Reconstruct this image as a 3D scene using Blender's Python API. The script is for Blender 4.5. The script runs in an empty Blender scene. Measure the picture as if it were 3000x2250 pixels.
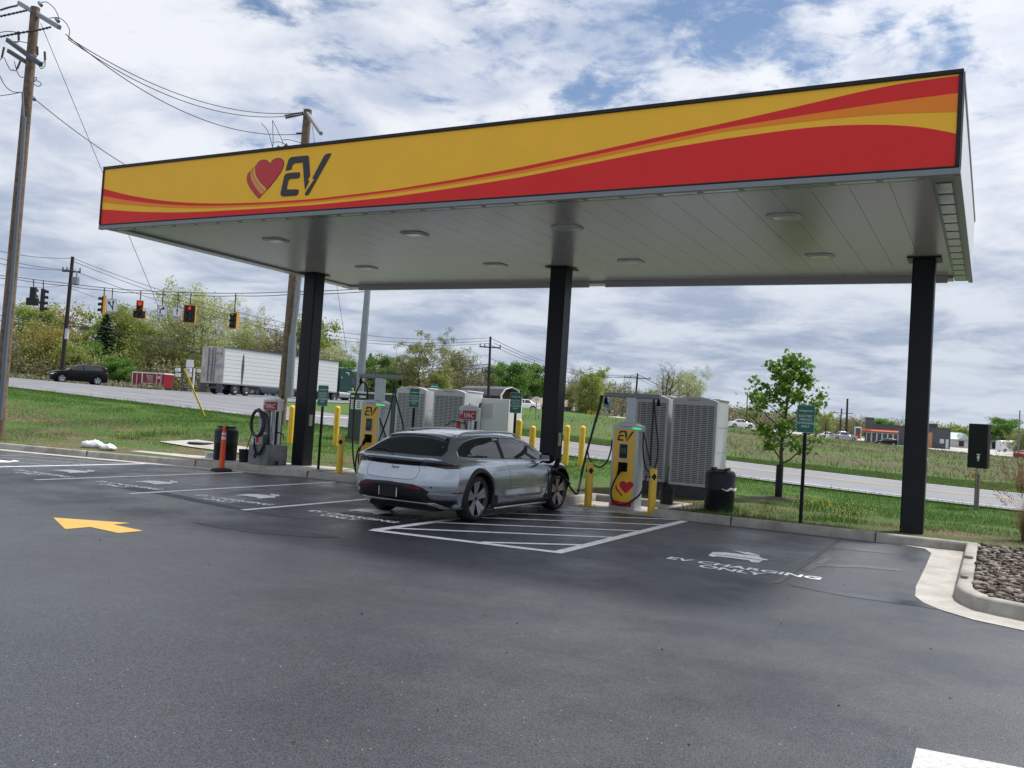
import bpy, bmesh, math, random
import numpy as np
from mathutils import Vector, Matrix, geometry
from mathutils.bvhtree import BVHTree
from math import sin, cos, pi, radians
random.seed(7); RNG = np.random.default_rng(7)
scene = bpy.context.scene
COL = scene.collection
# ---------------------------------------------------------------- camera model (solved from the kerb, stall and column lines)
CAMF, CAMH = 2613.4, 1.72
YAW, PIT, ROL = -0.49519, 0.03401, -0.06352
def _rot():
    fw = np.array([sin(YAW)*cos(PIT), cos(YAW)*cos(PIT), sin(PIT)])
    r = np.cross(fw, [0, 0, 1]); r /= np.linalg.norm(r); d = np.cross(fw, r)
    return np.array([cos(ROL)*r+sin(ROL)*d, -sin(ROL)*r+cos(ROL)*d, fw])
CR = _rot(); CO = np.array([0, 0, CAMH])
def ray(u, v): return CR.T @ np.array([(u-1500)/CAMF, (v-1125)/CAMF, 1.])
def onz(u, v, z=0.): d = ray(u, v); return Vector(CO+d*((z-CAMH)/d[2]))
def ony(u, v, y): d = ray(u, v); return Vector(CO+d*(y/d[1]))
def onx(u, v, x): d = ray(u, v); return Vector(CO+d*(x/d[0]))
def at(u, v, D): return Vector(CO+D*ray(u, v))
# ---------------------------------------------------------------- tags
def tag(o, label=None, cat=None, group=None, kind=None):
    if label: o['label'] = label
    if cat: o['category'] = cat
    if group: o['group'] = group
    if kind: o['kind'] = kind
    return o
def thing(name, label, cat, loc=(0, 0, 0), rz=0., group=None):
    o = bpy.data.objects.new(name, None); COL.objects.link(o)
    o.location = loc; o.rotation_euler = (0, 0, rz); o.empty_display_size = .2
    return tag(o, label, cat, group)
def copy_tree(o, parent=None):
    c = o.copy(); COL.objects.link(c)
    if parent is not None: c.parent = parent
    for ch in [x for x in bpy.data.objects if x.parent == o]: copy_tree(ch, c)
    return c
def dup(root, loc, rz=None, label=None, scale=None):
    kids = list(root.children)
    r = root.copy(); COL.objects.link(r); r.location = loc
    if rz is not None: r.rotation_euler = (0, 0, rz)
    if label: r['label'] = label
    if scale: r.scale = (scale,)*3
    for ch in kids:
        c = ch.copy(); COL.objects.link(c); c.parent = r
        for g in ch.children:
            d = g.copy(); COL.objects.link(d); d.parent = c
    return r
# ---------------------------------------------------------------- materials
M = {}
def mat(key, col, rough=.6, metal=0., var=0., vscale=6., bump=0., bscale=40., coat=0., emit=0., spec=.5, alpha=None, trans=0., dirt=None, dscale=2., rvar=0.):
    m = bpy.data.materials.new(key); m.use_nodes = True
    nt = m.node_tree; b = nt.nodes['Principled BSDF']; L = nt.links.new
    b.inputs['Base Color'].default_value = (*col, 1); b.inputs['Roughness'].default_value = rough
    b.inputs['Metallic'].default_value = metal; b.inputs['Specular IOR Level'].default_value = spec
    if coat: b.inputs['Coat Weight'].default_value = coat; b.inputs['Coat Roughness'].default_value = .04
    if emit:
        b.inputs['Emission Color'].default_value = (*col, 1); b.inputs['Emission Strength'].default_value = emit
    if trans: b.inputs['Transmission Weight'].default_value = trans
    tc = None
    if var or bump or dirt or rvar:
        tc = nt.nodes.new('ShaderNodeTexCoord')
    src = None
    if var:
        n = nt.nodes.new('ShaderNodeTexNoise'); n.inputs['Scale'].default_value = vscale; n.inputs['Detail'].default_value = 5; n.inputs['Roughness'].default_value = .65
        L(tc.outputs['Object'], n.inputs['Vector'])
        r = nt.nodes.new('ShaderNodeValToRGB')
        r.color_ramp.elements[0].position = .3; r.color_ramp.elements[1].position = .7
        r.color_ramp.elements[0].color = (*[max(0, c*(1-var)) for c in col], 1)
        r.color_ramp.elements[1].color = (*[min(1, c*(1+var)) for c in col], 1)
        L(n.outputs['Fac'], r.inputs['Fac']); L(r.outputs['Color'], b.inputs['Base Color']); src = r.outputs['Color']
    if dirt:
        n = nt.nodes.new('ShaderNodeTexNoise'); n.inputs['Scale'].default_value = dscale; n.inputs['Detail'].default_value = 7; n.inputs['Roughness'].default_value = .7
        L(tc.outputs['Object'], n.inputs['Vector'])
        r = nt.nodes.new('ShaderNodeMapRange'); r.inputs['From Min'].default_value = .45; r.inputs['From Max'].default_value = .72
        L(n.outputs['Fac'], r.inputs['Value'])
        mx = nt.nodes.new('ShaderNodeMix'); mx.data_type = 'RGBA'
        mx.inputs['A'].default_value = (*col, 1); mx.inputs['B'].default_value = (*dirt, 1)
        if src is not None: L(src, mx.inputs['A'])
        L(r.outputs['Result'], mx.inputs['Factor']); L(mx.outputs['Result'], b.inputs['Base Color'])
    if rvar:
        n = nt.nodes.new('ShaderNodeTexNoise'); n.inputs['Scale'].default_value = 5; n.inputs['Detail'].default_value = 4
        L(tc.outputs['Object'], n.inputs['Vector'])
        r = nt.nodes.new('ShaderNodeMapRange'); r.inputs['To Min'].default_value = max(0, rough-rvar); r.inputs['To Max'].default_value = min(1, rough+rvar)
        L(n.outputs['Fac'], r.inputs['Value']); L(r.outputs['Result'], b.inputs['Roughness'])
    if bump:
        n = nt.nodes.new('ShaderNodeTexNoise'); n.inputs['Scale'].default_value = bscale; n.inputs['Detail'].default_value = 4
        L(tc.outputs['Object'], n.inputs['Vector'])
        bp = nt.nodes.new('ShaderNodeBump'); bp.inputs['Strength'].default_value = bump; bp.inputs['Distance'].default_value = .02
        L(n.outputs['Fac'], bp.inputs['Height']); L(bp.outputs['Normal'], b.inputs['Normal'])
    M[key] = m
    return m
def leafmat(key, c0, c1, c2, rough=.6, trans=.25):
    m = bpy.data.materials.new(key); m.use_nodes = True; nt = m.node_tree; b = nt.nodes['Principled BSDF']; L = nt.links.new
    g = nt.nodes.new('ShaderNodeNewGeometry'); r = nt.nodes.new('ShaderNodeValToRGB')
    e = r.color_ramp.elements; e[0].color = (*c0, 1); e[1].color = (*c2, 1); x = e.new(.5); x.color = (*c1, 1)
    L(g.outputs['Random Per Island'], r.inputs['Fac']); L(r.outputs['Color'], b.inputs['Base Color'])
    b.inputs['Roughness'].default_value = rough; b.inputs['Specular IOR Level'].default_value = .3
    t = nt.nodes.new('ShaderNodeBsdfTranslucent'); L(r.outputs['Color'], t.inputs['Color'])
    mx = nt.nodes.new('ShaderNodeMixShader'); mx.inputs['Fac'].default_value = trans
    out = nt.nodes['Material Output']; L(b.outputs[0], mx.inputs[1]); L(t.outputs[0], mx.inputs[2]); L(mx.outputs[0], out.inputs['Surface'])
    M[key] = m; return m
# ---------------------------------------------------------------- mesh builder
class MB:
    def __init__(s): s.v = []; s.f = []; s.mi = []; s.cur = 0
    def add(s, vs, fs):
        o = len(s.v); s.v.extend([tuple(x) for x in vs]); s.f.extend([tuple(i+o for i in f) for f in fs]); s.mi.extend([s.cur]*len(fs)); return s
    def box(s, c, d, rz=0., m=None):
        x, y, z = [k/2 for k in d]; c = Vector(c)
        R = Matrix.Rotation(rz, 3, 'Z') if m is None else m
        vs = [c+R @ Vector((i*x, j*y, k*z)) for i in (-1, 1) for j in (-1, 1) for k in (-1, 1)]
        return s.add(vs, [(0, 1, 3, 2), (4, 6, 7, 5), (0, 4, 5, 1), (2, 3, 7, 6), (0, 2, 6, 4), (1, 5, 7, 3)])
    def bx(s, x0, x1, y0, y1, z0, z1): return s.box(((x0+x1)/2, (y0+y1)/2, (z0+z1)/2), (x1-x0, y1-y0, z1-z0))
    def cyl(s, p0, p1, r0, r1=None, n=12, caps=True):
        r1 = r0 if r1 is None else r1; p0 = Vector(p0); p1 = Vector(p1); a = (p1-p0).normalized()
        t = Vector((0, 0, 1)) if abs(a.z) < .9 else Vector((1, 0, 0)); x = a.cross(t).normalized(); y = a.cross(x)
        vs = []
        for p, r in ((p0, r0), (p1, r1)):
            vs += [p+x*(r*cos(2*pi*i/n))+y*(r*sin(2*pi*i/n)) for i in range(n)]
        fs = [(i, i+n, (i+1) % n+n, (i+1) % n) for i in range(n)]
        if caps: fs += [tuple(range(n)), tuple(reversed(range(n, 2*n)))]
        return s.add(vs, fs)
    def tube(s, path, r, n=8, closed=False):
        P = [Vector(p) for p in path]; N = len(P)
        rs = r if isinstance(r, (list, tuple)) else [r]*N
        T = []
        for i in range(N):
            a = P[(i-1) % N] if (i > 0 or closed) else P[0]; b = P[(i+1) % N] if (i < N-1 or closed) else P[-1]
            t = b-a; T.append(t.normalized() if t.length > 1e-9 else Vector((0, 0, 1)))
        up = Vector((0, 0, 1)) if abs(T[0].z) < .9 else Vector((1, 0, 0))
        x = T[0].cross(up).normalized(); vs = []
        for i in range(N):
            x = (x-T[i]*x.dot(T[i])); x = x.normalized() if x.length > 1e-6 else T[i].orthogonal().normalized()
            y = T[i].cross(x)
            vs += [P[i]+x*(rs[i]*cos(2*pi*k/n))+y*(rs[i]*sin(2*pi*k/n)) for k in range(n)]
        fs = []
        for i in range(N if closed else N-1):
            j = (i+1) % N
            fs += [(i*n+k, i*n+(k+1) % n, j*n+(k+1) % n, j*n+k) for k in range(n)]
        if not closed: fs += [tuple(reversed(range(n))), tuple(range((N-1)*n, N*n))]
        return s.add(vs, fs)
    def lathe(s, prof, o=(0, 0, 0), axis='z', n=24):
        o = Vector(o); vs = []; K = len(prof)
        for i in range(n):
            a = 2*pi*i/n
            for r, h in prof:
                if axis == 'z': p = (r*cos(a), r*sin(a), h)
                elif axis == 'x': p = (h, r*cos(a), r*sin(a))
                else: p = (r*cos(a), h, r*sin(a))
                vs.append(o+Vector(p))
        fs = [(i*K+k, ((i+1) % n)*K+k, ((i+1) % n)*K+k+1, i*K+k+1) for i in range(n) for k in range(K-1)]
        return s.add(vs, fs)
    def prism(s, poly, fn, d):
        """poly: 2-D outline; fn(a,b,t) -> 3-D point; extruded from t=0 to t=d, both ends filled by ear clipping"""
        n = len(poly); tri = geometry.tessellate_polygon([[Vector((a, b, 0)) for a, b in poly]])
        vs = [fn(a, b, 0) for a, b in poly]+[fn(a, b, d) for a, b in poly]
        fs = [tuple(t) for t in tri]+[tuple(i+n for i in reversed(t)) for t in tri]+[(i, (i+1) % n, (i+1) % n+n, i+n) for i in range(n)]
        return s.add(vs, fs)
    def flat(s, poly, fn):
        tri = geometry.tessellate_polygon([[Vector((a, b, 0)) for a, b in poly]])
        return s.add([fn(a, b) for a, b in poly], [tuple(t) for t in tri])
    def grid(s, P):
        nu, nv = len(P), len(P[0])
        return s.add([p for row in P for p in row], [(i*nv+j, (i+1)*nv+j, (i+1)*nv+j+1, i*nv+j+1) for i in range(nu-1) for j in range(nv-1)])
    def mesh(s, name, mats):
        me = bpy.data.meshes.new(name); me.from_pydata(s.v, [], s.f)
        for m in (mats if isinstance(mats, (list, tuple)) else [mats]): me.materials.append(M[m] if isinstance(m, str) else m)
        me.polygons.foreach_set('material_index', s.mi)
        bm = bmesh.new(); bm.from_mesh(me); bmesh.ops.recalc_face_normals(bm, faces=bm.faces); bm.to_mesh(me); bm.free()
        return me
    def build(s, name, mats, parent=None, smooth=None, bevel=0., kind=None, raw=False):
        me = s.mesh(name, mats)
        return link(name, me, parent, smooth, bevel, kind)
def link(name, me, parent=None, smooth=None, bevel=0., kind=None):
    o = bpy.data.objects.new(name, me); COL.objects.link(o)
    if parent is not None: o.parent = parent
    if smooth is not None:
        me.polygons.foreach_set('use_smooth', [True]*len(me.polygons))
        if smooth < 179: me.set_sharp_from_angle(angle=radians(smooth))
    if bevel:
        b = o.modifiers.new('bevel', 'BEVEL'); b.width = bevel; b.segments = 2; b.limit_method = 'ANGLE'; b.angle_limit = radians(40)
        if smooth is None: me.polygons.foreach_set('use_smooth', [True]*len(me.polygons)); me.set_sharp_from_angle(angle=radians(35))
    if kind: o['kind'] = kind
    return o
def npmesh(name, V, F, mats):
    """fast mesh from numpy: V (n,3), F (m,k)"""
    me = bpy.data.meshes.new(name); m, k = F.shape
    me.vertices.add(len(V)); me.vertices.foreach_set('co', V.astype(np.float32).ravel())
    me.loops.add(m*k); me.loops.foreach_set('vertex_index', F.astype(np.int32).ravel())
    me.polygons.add(m); me.polygons.foreach_set('loop_start', np.arange(0, m*k, k, dtype=np.int32)); me.polygons.foreach_set('loop_total', np.full(m, k, dtype=np.int32))
    me.update(calc_edges=True)
    for x in (mats if isinstance(mats, (list, tuple)) else [mats]): me.materials.append(M[x])
    return me
def text_mesh(txt, size, ex=.0, shear=0., sx=1., bold=0., align='CENTER', space=1.):
    c = bpy.data.curves.new('lettering', 'FONT'); c.body = txt; c.size = size; c.extrude = ex; c.shear = shear
    c.align_x = align; c.align_y = 'CENTER'; c.offset = bold; c.space_character = space; c.resolution_u = 3
    o = bpy.data.objects.new('lettering', c); COL.objects.link(o)
    dg = bpy.context.evaluated_depsgraph_get(); me = bpy.data.meshes.new_from_object(o.evaluated_get(dg))
    bpy.data.objects.remove(o); bpy.data.curves.remove(c)
    if sx != 1: me.transform(Matrix.Diagonal((sx, 1, 1, 1)))
    return me
def frame(o, x, y):
    """matrix putting text x along x, up along y, at o"""
    x = Vector(x).normalized(); y = Vector(y); y = (y-x*y.dot(x)).normalized(); z = x.cross(y)
    m = Matrix((x, y, z)).transposed().to_4x4(); m.translation = Vector(o); return m
def lettering(txt, size, o, x, y, m, parent=None, name='lettering', **k):
    me = text_mesh(txt, size, **k); me.transform(frame(o, x, y)); me.materials.clear(); me.materials.append(M[m])
    ob = bpy.data.objects.new(name, me); COL.objects.link(ob)
    if parent is not None: ob.parent = parent
    return ob
def join_meshes(name, mes):
    bm = bmesh.new()
    for me in mes: bm.from_mesh(me)
    r = bpy.data.meshes.new(name); bm.to_mesh(r); bm.free()
    for m in mes[0].materials: r.materials.append(m)
    return r
def spline(P, n=6, closed=False):
    P = [Vector(p) if len(p) == 3 else Vector((p[0], p[1], 0)) for p in P]; N = len(P); out = []
    g = (lambda i: P[i % N]) if closed else (lambda i: P[min(max(i, 0), N-1)])
    for i in range(N if closed else N-1):
        a, b, c, d = g(i-1), g(i), g(i+1), g(i+2)
        for k in range(n):
            t = k/n
            out.append(.5*((2*b)+(c-a)*t+(2*a-5*b+4*c-d)*t*t+(3*b-a-3*c+d)*t**3))
    if not closed: out.append(P[-1])
    return out
def sp2(P, n=6, closed=False): return [(p.x, p.y) for p in spline(P, n, closed)]
def sst(x, a, b):
    t = min(max((x-a)/(b-a), 0), 1); return t*t*(3-2*t)
def catenary(a, b, sag, n=18):
    a = Vector(a); b = Vector(b)
    return [a.lerp(b, i/n)-Vector((0, 0, sag*4*(i/n)*(1-i/n))) for i in range(n+1)]
# value noise for scattering
_NG = RNG.random((64, 64))
def vnoise(x, y):
    x = np.asarray(x); y = np.asarray(y); xi = np.floor(x).astype(int); yi = np.floor(y).astype(int); fx = x-xi; fy = y-yi
    fx = fx*fx*(3-2*fx); fy = fy*fy*(3-2*fy)
    g = lambda i, j: _NG[i % 64, j % 64]
    return (g(xi, yi)*(1-fx)+g(xi+1, yi)*fx)*(1-fy)+(g(xi, yi+1)*(1-fx)+g(xi+1, yi+1)*fx)*fy
# ---------------------------------------------------------------- common materials
mat('concrete', (.36, .345, .31), .85, var=.18, vscale=3, bump=.25, bscale=90, dirt=(.17, .15, .12), dscale=1.3)
mat('slab', (.44, .425, .39), .85, var=.12, vscale=3, bump=.2, bscale=80, dirt=(.3, .27, .22), dscale=2)
mat('black_metal', (.008, .01, .012), .45, var=.3, vscale=3, spec=.25)
mat('black_plastic', (.010, .011, .013), .5, spec=.3, bump=.1, bscale=60)
mat('rubber', (.012, .012, .013), .75)
mat('steel', (.42, .44, .46), .38, metal=.85, var=.2, vscale=8)
mat('galv', (.24, .26, .285), .5, metal=.5, var=.25, vscale=14)
mat('yellow_paint', (.78, .52, .04), .4, var=.08, vscale=5, dirt=(.6, .38, .03), dscale=4)
mat('white_paint', (.72, .73, .75), .55, var=.06, vscale=8)
mat('silver_panel', (.42, .44, .46), .42, metal=.35, var=.05, vscale=2)
mat('light_grey', (.5, .51, .52), .5, var=.05, vscale=2)
mat('dark_grey', (.06, .065, .07), .5)
mat('green_box', (.035, .06, .045), .5, var=.12, vscale=3)
mat('sign_green', (.012, .17, .11), .45)
mat('sign_white', (.62, .68, .68), .5)
mat('red', (.42, .015, .02), .4)
mat('orange', (.85, .10, .012), .45)
mat('wood_pole', (.16, .115, .08), .9, var=.45, vscale=7, bump=.4, bscale=25)
mat('dark_pole', (.028, .022, .02), .85, var=.3, vscale=5)
mat('wire', (.02, .022, .03), .6)
mat('insul', (.07, .05, .05), .4)
mat('glass_dark', (.008, .01, .013), .05, spec=.6, coat=.3)
mat('bark', (.075, .058, .045), .9, var=.3, vscale=8)
# ================================================================ SETTING
YK = [(-160, -50), (-60, 4), (-45, 8.5), (-30, 12.3), (-23, 13.9), (-20, 14.45), (-17, 15.1), (-15, 15.5), (-12, 15.8), (-5, 15.85), (-.3, 15.98), (0, 16.0), (400, 16.0)]
def yk(x): return float(np.interp(x, [p[0] for p in YK], [p[1] for p in YK]))
def zroad(x): return .04*(-x)-.00012*x*x if x > -160 else 3.33
_cp = []
for x in (-260, -200, -150, -120, -95, -75, -55, -40, -28, -18, -9, -3, 5, 30, 80, 200):
    z = zroad(x) if x < 0 else -.004*x
    z = min(z, 2.35)
    for y in (26.4, 36.4): _cp.append((x, y, z))
    _cp.append((x, -20, z))
_cp += [(-56.8, 54.6, 1.78), (-59.8, 71, 1.98), (-66, 47, 1.95), (-104, 86, 2.08), (-83, 52, 2.0), (-45.7, 89, 2.57), (-46.5, 100, 2.1), (-44.3, 112.5, 2.1), (-36, 139.7, 1.92),
        (-26.7, 179, .6), (-23.7, 203, .55), (-7.7, 212, .32), (3, 172, -.3), (-27, 60, 1.25), (-15, 100, .9), (-5, 60, .15), (20, 60, 0), (30, 120, -.2), (-150, 130, 2.4), (-220, 260, 3.2), (-110, 300, 3.2), (-20, 420, 2), (150, 350, 1), (260, 60, -.5), (-300, 100, 3), (-60, 180, 2.3), (-12, 47, .2)]
_cp = np.array(_cp)
def _phi(r2): return np.where(r2 > 0, .5*r2*np.log(np.maximum(r2, 1e-12)), 0)
def _tps():
    n = len(_cp); P = _cp[:, :2]/100; d = ((P[:, None]-P[None])**2).sum(-1); K = _phi(d)+np.eye(n)*.0015
    Q = np.c_[np.ones(n), P]; A = np.block([[K, Q], [Q.T, np.zeros((3, 3))]])
    return P, np.linalg.solve(A, np.r_[_cp[:, 2], 0, 0, 0])
_TP, _TW = _tps()
def gzv(x, y):
    x = np.asarray(x, float); y = np.asarray(y, float)
    xc = np.clip(x, -300, 250)/100; yc = np.clip(y, -30, 450)/100
    n = len(_TP); out = _TW[n]+_TW[n+1]*xc+_TW[n+2]*yc
    for i in range(n): out = out+_TW[i]*_phi((xc-_TP[i, 0])**2+(yc-_TP[i, 1])**2)
    t = np.clip((y-np.interp(x, [p[0] for p in YK], [p[1] for p in YK])-.5)/9.0, 0, 1); t = t*t*(3-2*t)
    return .13*(1-t)+out*t
def gz(x, y): return float(gzv(np.array([x]), np.array([y]))[0])
def gpt(u, v, D):
    """point on the terrain under the sight line through (u,v) at depth D"""
    p = at(u, v, D); return Vector((p.x, p.y, gz(p.x, p.y)))

# ---- materials of the ground
def asphalt_mat(key, c0, c1, speck, wet=0.):
    m = bpy.data.materials.new(key); m.use_nodes = True; nt = m.node_tree; b = nt.nodes['Principled BSDF']; L = nt.links.new
    tc = nt.nodes.new('ShaderNodeTexCoord')
    def noise(s, d=4, r=.6, w=None):
        n = nt.nodes.new('ShaderNodeTexNoise'); n.inputs['Scale'].default_value = s; n.inputs['Detail'].default_value = d; n.inputs['Roughness'].default_value = r
        L((w or tc.outputs['Object']), n.inputs['Vector']); return n.outputs['Fac']
    def mr(x, a, b_, c=0., d=1.):
        n = nt.nodes.new('ShaderNodeMapRange'); n.inputs['From Min'].default_value = a; n.inputs['From Max'].default_value = b_; n.inputs['To Min'].default_value = c; n.inputs['To Max'].default_value = d
        L(x, n.inputs['Value']); return n.outputs['Result']
    def mix(f, A, B, t='MIX'):
        n = nt.nodes.new('ShaderNodeMix'); n.data_type = 'RGBA'; n.blend_type = t
        for s, k in ((f, 'Factor'), (A, 'A'), (B, 'B')):
            if isinstance(s, tuple): n.inputs[k].default_value = s
            elif isinstance(s, float): n.inputs[k].default_value = s
            else: L(s, n.inputs[k])
        return n.outputs['Result']
    big = mr(noise(.35, 5, .6), .35, .68)
    base = mix(big, (*c0, 1), (*c1, 1))
    # aggregate: light and dark stones
    v = nt.nodes.new('ShaderNodeTexVoronoi'); v.inputs['Scale'].default_value = 150; L(tc.outputs['Object'], v.inputs['Vector'])
    sep = nt.nodes.new('ShaderNodeSeparateColor'); L(v.outputs['Color'], sep.inputs['Color'])
    st = mr(sep.outputs['Red'], 0., 1., .15, 2.1)
    cmb = nt.nodes.new('ShaderNodeCombineColor')
    for k in ('Red', 'Green', 'Blue'): L(st, cmb.inputs[k])
    base = mix(speck, base, cmb.outputs['Color'], 'MULTIPLY')
    fine = mr(noise(260, 2, .7), .3, .72, .55, 1.5); c2 = nt.nodes.new('ShaderNodeCombineColor')
    for k in ('Red', 'Green', 'Blue'): L(fine, c2.inputs[k])
    base = mix(.8, base, c2.outputs['Color'], 'MULTIPLY')
    bright = mr(sep.outputs['Green'], .9993, .9997); base = mix(bright, base, (.42, .41, .38, 1))
    # worn streaks along the driving direction
    mp = nt.nodes.new('ShaderNodeMapping'); mp.inputs['Scale'].default_value = (.13, .9, 1); mp.inputs['Rotation'].default_value = (0, 0, .12); L(tc.outputs['Object'], mp.inputs['Vector'])
    streak = mr(noise(1.6, 6, .65, mp.outputs['Vector']), .55, .8, 0, .25)
    base = mix(streak, base, (c1[0]*2.1, c1[1]*2.1, c1[2]*2.1, 1))
    L(base, b.inputs['Base Color'])
    r = mr(noise(.55, 6, .68), .38, .66, .30, .62); L(r, b.inputs['Roughness'])
    if wet:
        # damp patches: smooth and dark
        mp2 = nt.nodes.new('ShaderNodeMapping'); mp2.inputs['Scale'].default_value = (.6, .28, 1); L(tc.outputs['Object'], mp2.inputs['Vector'])
        w = mr(noise(.9, 5, .6, mp2.outputs['Vector']), .46, .6)
        sx = nt.nodes.new('ShaderNodeSeparateXYZ'); L(tc.outputs['Object'], sx.inputs['Vector'])
        w1 = mr(sx.outputs['Y'], 8., 12.); w2 = mr(sx.outputs['X'], -3., -8.)
        mm = nt.nodes.new('ShaderNodeMath'); mm.operation = 'MULTIPLY'; L(w1, mm.inputs[0]); L(w2, mm.inputs[1])
        m3 = nt.nodes.new('ShaderNodeMath'); m3.operation = 'MULTIPLY'; L(mm.outputs[0], m3.inputs[0]); L(w, m3.inputs[1])
        fr = nt.nodes.new('ShaderNodeMix'); L(m3.outputs[0], fr.inputs['Factor']); L(r, fr.inputs['A']); fr.inputs['B'].default_value = .13; L(fr.outputs['Result'], b.inputs['Roughness'])
        dk = mix(m3.outputs[0], base, mix(.25, base, (0., 0., 0., 1))); L(dk, b.inputs['Base Color'])
    bp = nt.nodes.new('ShaderNodeBump'); bp.inputs['Strength'].default_value = .35; bp.inputs['Distance'].default_value = .005
    ad = nt.nodes.new('ShaderNodeMath'); ad.operation = 'ADD'; L(v.outputs['Distance'], ad.inputs[0]); L(noise(200, 2), ad.inputs[1])
    L(ad.outputs[0], bp.inputs['Height']); L(bp.outputs['Normal'], b.inputs['Normal'])
    b.inputs['Specular IOR Level'].default_value = .75
    M[key] = m
asphalt_mat('asphalt', (.0245, .0275, .0335), (.036, .040, .0485), 1., wet=1.)
asphalt_mat('road_asphalt', (.13, .13, .138), (.18, .18, .19), .35)
def grass_mat():
    m = bpy.data.materials.new('ground'); m.use_nodes = True; nt = m.node_tree; b = nt.nodes['Principled BSDF']; L = nt.links.new
    tc = nt.nodes.new('ShaderNodeTexCoord')
    def noise(s, d=5, r=.6, sc=None):
        n = nt.nodes.new('ShaderNodeTexNoise'); n.inputs['Scale'].default_value = s; n.inputs['Detail'].default_value = d; n.inputs['Roughness'].default_value = r
        src = tc.outputs['Object']
        if sc:
            mp = nt.nodes.new('ShaderNodeMapping'); mp.inputs['Scale'].default_value = sc; L(src, mp.inputs['Vector']); src = mp.outputs['Vector']
        L(src, n.inputs['Vector']); return n.outputs['Fac']
    def mr(x, a, b_, c=0., d=1.):
        n = nt.nodes.new('ShaderNodeMapRange'); n.inputs['From Min'].default_value = a; n.inputs['From Max'].default_value = b_; n.inputs['To Min'].default_value = c; n.inputs['To Max'].default_value = d
        L(x, n.inputs['Value']); return n.outputs['Result']
    def mul(a, c):
        n = nt.nodes.new('ShaderNodeMath'); n.operation = 'MULTIPLY'; L(a, n.inputs[0]); L(c, n.inputs[1]); return n.outputs[0]
    def mix(f, A, B):
        n = nt.nodes.new('ShaderNodeMix'); n.data_type = 'RGBA'
        for s, k in ((f, 'Factor'), (A, 'A'), (B, 'B')):
            if isinstance(s, tuple): n.inputs[k].default_value = s
            else: L(s, n.inputs[k])
        return n.outputs['Result']
    g = mix(mr(noise(9, 6, .75), .3, .7), (.05, .105, .02, 1), (.105, .18, .045, 1))
    g = mix(mr(noise(.5), .42, .62), g, (.08, .14, .035, 1))
    # bare soil and dry thatch near the kerb
    sx = nt.nodes.new('ShaderNodeSeparateXYZ'); L(tc.outputs['Object'], sx.inputs['Vector'])
    near = mr(sx.outputs['Y'], 21., 18.5)
    soil = mul(mr(noise(.9, 6, .7, (.5, 1, 1)), .42, .58), near)
    g = mix(soil, g, mix(mr(noise(14), .35, .65), (.09, .065, .04, 1), (.24, .19, .12, 1)))
    # dry winter weeds across the big field beyond the road: a long band with a shape of its own
    f1 = mul(mr(sx.outputs['Y'], 47., 56.), mr(sx.outputs['Y'], 165., 120.))
    f2 = mul(f1, mr(sx.outputs['X'], -36., -18.))
    dry = mul(mr(noise(.12, 6, .65, (.5, 1, 1)), .33, .5), f2)
    g = mix(dry, g, mix(mr(noise(.7, 6, .7), .35, .65), (.08, .072, .045, 1), (.115, .13, .05, 1)))
    L(g, b.inputs['Base Color']); b.inputs['Roughness'].default_value = .95; b.inputs['Specular IOR Level'].default_value = .15
    bp = nt.nodes.new('ShaderNodeBump'); bp.inputs['Strength'].default_value = .8; bp.inputs['Distance'].default_value = .08
    L(noise(6, 7, .8), bp.inputs['Height']); L(bp.outputs['Normal'], b.inputs['Normal']); M['ground'] = m
grass_mat()
leafmat('grass_blade', (.03, .095, .012), (.065, .165, .022), (.145, .235, .05), .6, .35)
leafmat('dry_stalk', (.10, .085, .04), (.13, .125, .055), (.17, .18, .08), .8, .2)
leafmat('field_blade', (.06, .12, .025), (.10, .16, .04), (.17, .18, .07), .7, .3)
mat('line_white', (.9, .91, .93), .6, var=.06, vscale=30, dirt=(.55, .55, .57), dscale=9)
mat('line_yellow', (.62, .36, .06), .6, var=.08, vscale=20, dirt=(.42, .3, .13), dscale=6)
mat('road_white', (.6, .6, .6), .7); mat('road_yellow', (.6, .38, .1), .7)
mat('far_paving', (.42, .4, .37), .9, var=.08, vscale=.5)
mat('soil', (.06, .045, .032), .95, var=.4, vscale=12, bump=.6, bscale=25)
mat('patch_seal', (.03, .031, .034), .3, var=.3, vscale=4)

# ---- lot
lot = MB(); xs = [-150, -100, -60] + list(np.arange(-45, 6, 3.)) + [15, 40, 90]
front = [(x, min(yk(x), 15.95)+.05 if x < -.3 else 16.) for x in xs]
lot.grid([[(x, -45, 0), (x, 0, 0), (x, y, 0)] for x, y in front]); 
lot.build('parking_lot', 'asphalt', kind='structure')
# slab of the charger bay cut into the kerb
sl = MB(); sl.bx(-7.36, -5.42, 15.9, 17.62, -.1, .006); sl.build('bay_slab', 'slab', kind='structure')

# ---- terrain
tx = np.unique(np.concatenate([np.linspace(-420, -120, 26), np.linspace(-120, -50, 36), np.linspace(-50, 2, 70), np.linspace(2, 60, 30), np.linspace(60, 330, 16)]))
to = np.concatenate([np.linspace(0.12, 12, 34), np.linspace(12.6, 60, 60), np.linspace(62, 230, 70), np.linspace(240, 900, 16)])
TXX, TOO = np.meshgrid(tx, to, indexing='ij'); TYY = TOO+np.array([yk(x) for x in tx])[:, None]*np.clip(1-TOO/60, 0, 1)+16*(1-np.clip(1-TOO/60, 0, 1))
TZZ = gzv(TXX, TYY)
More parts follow.
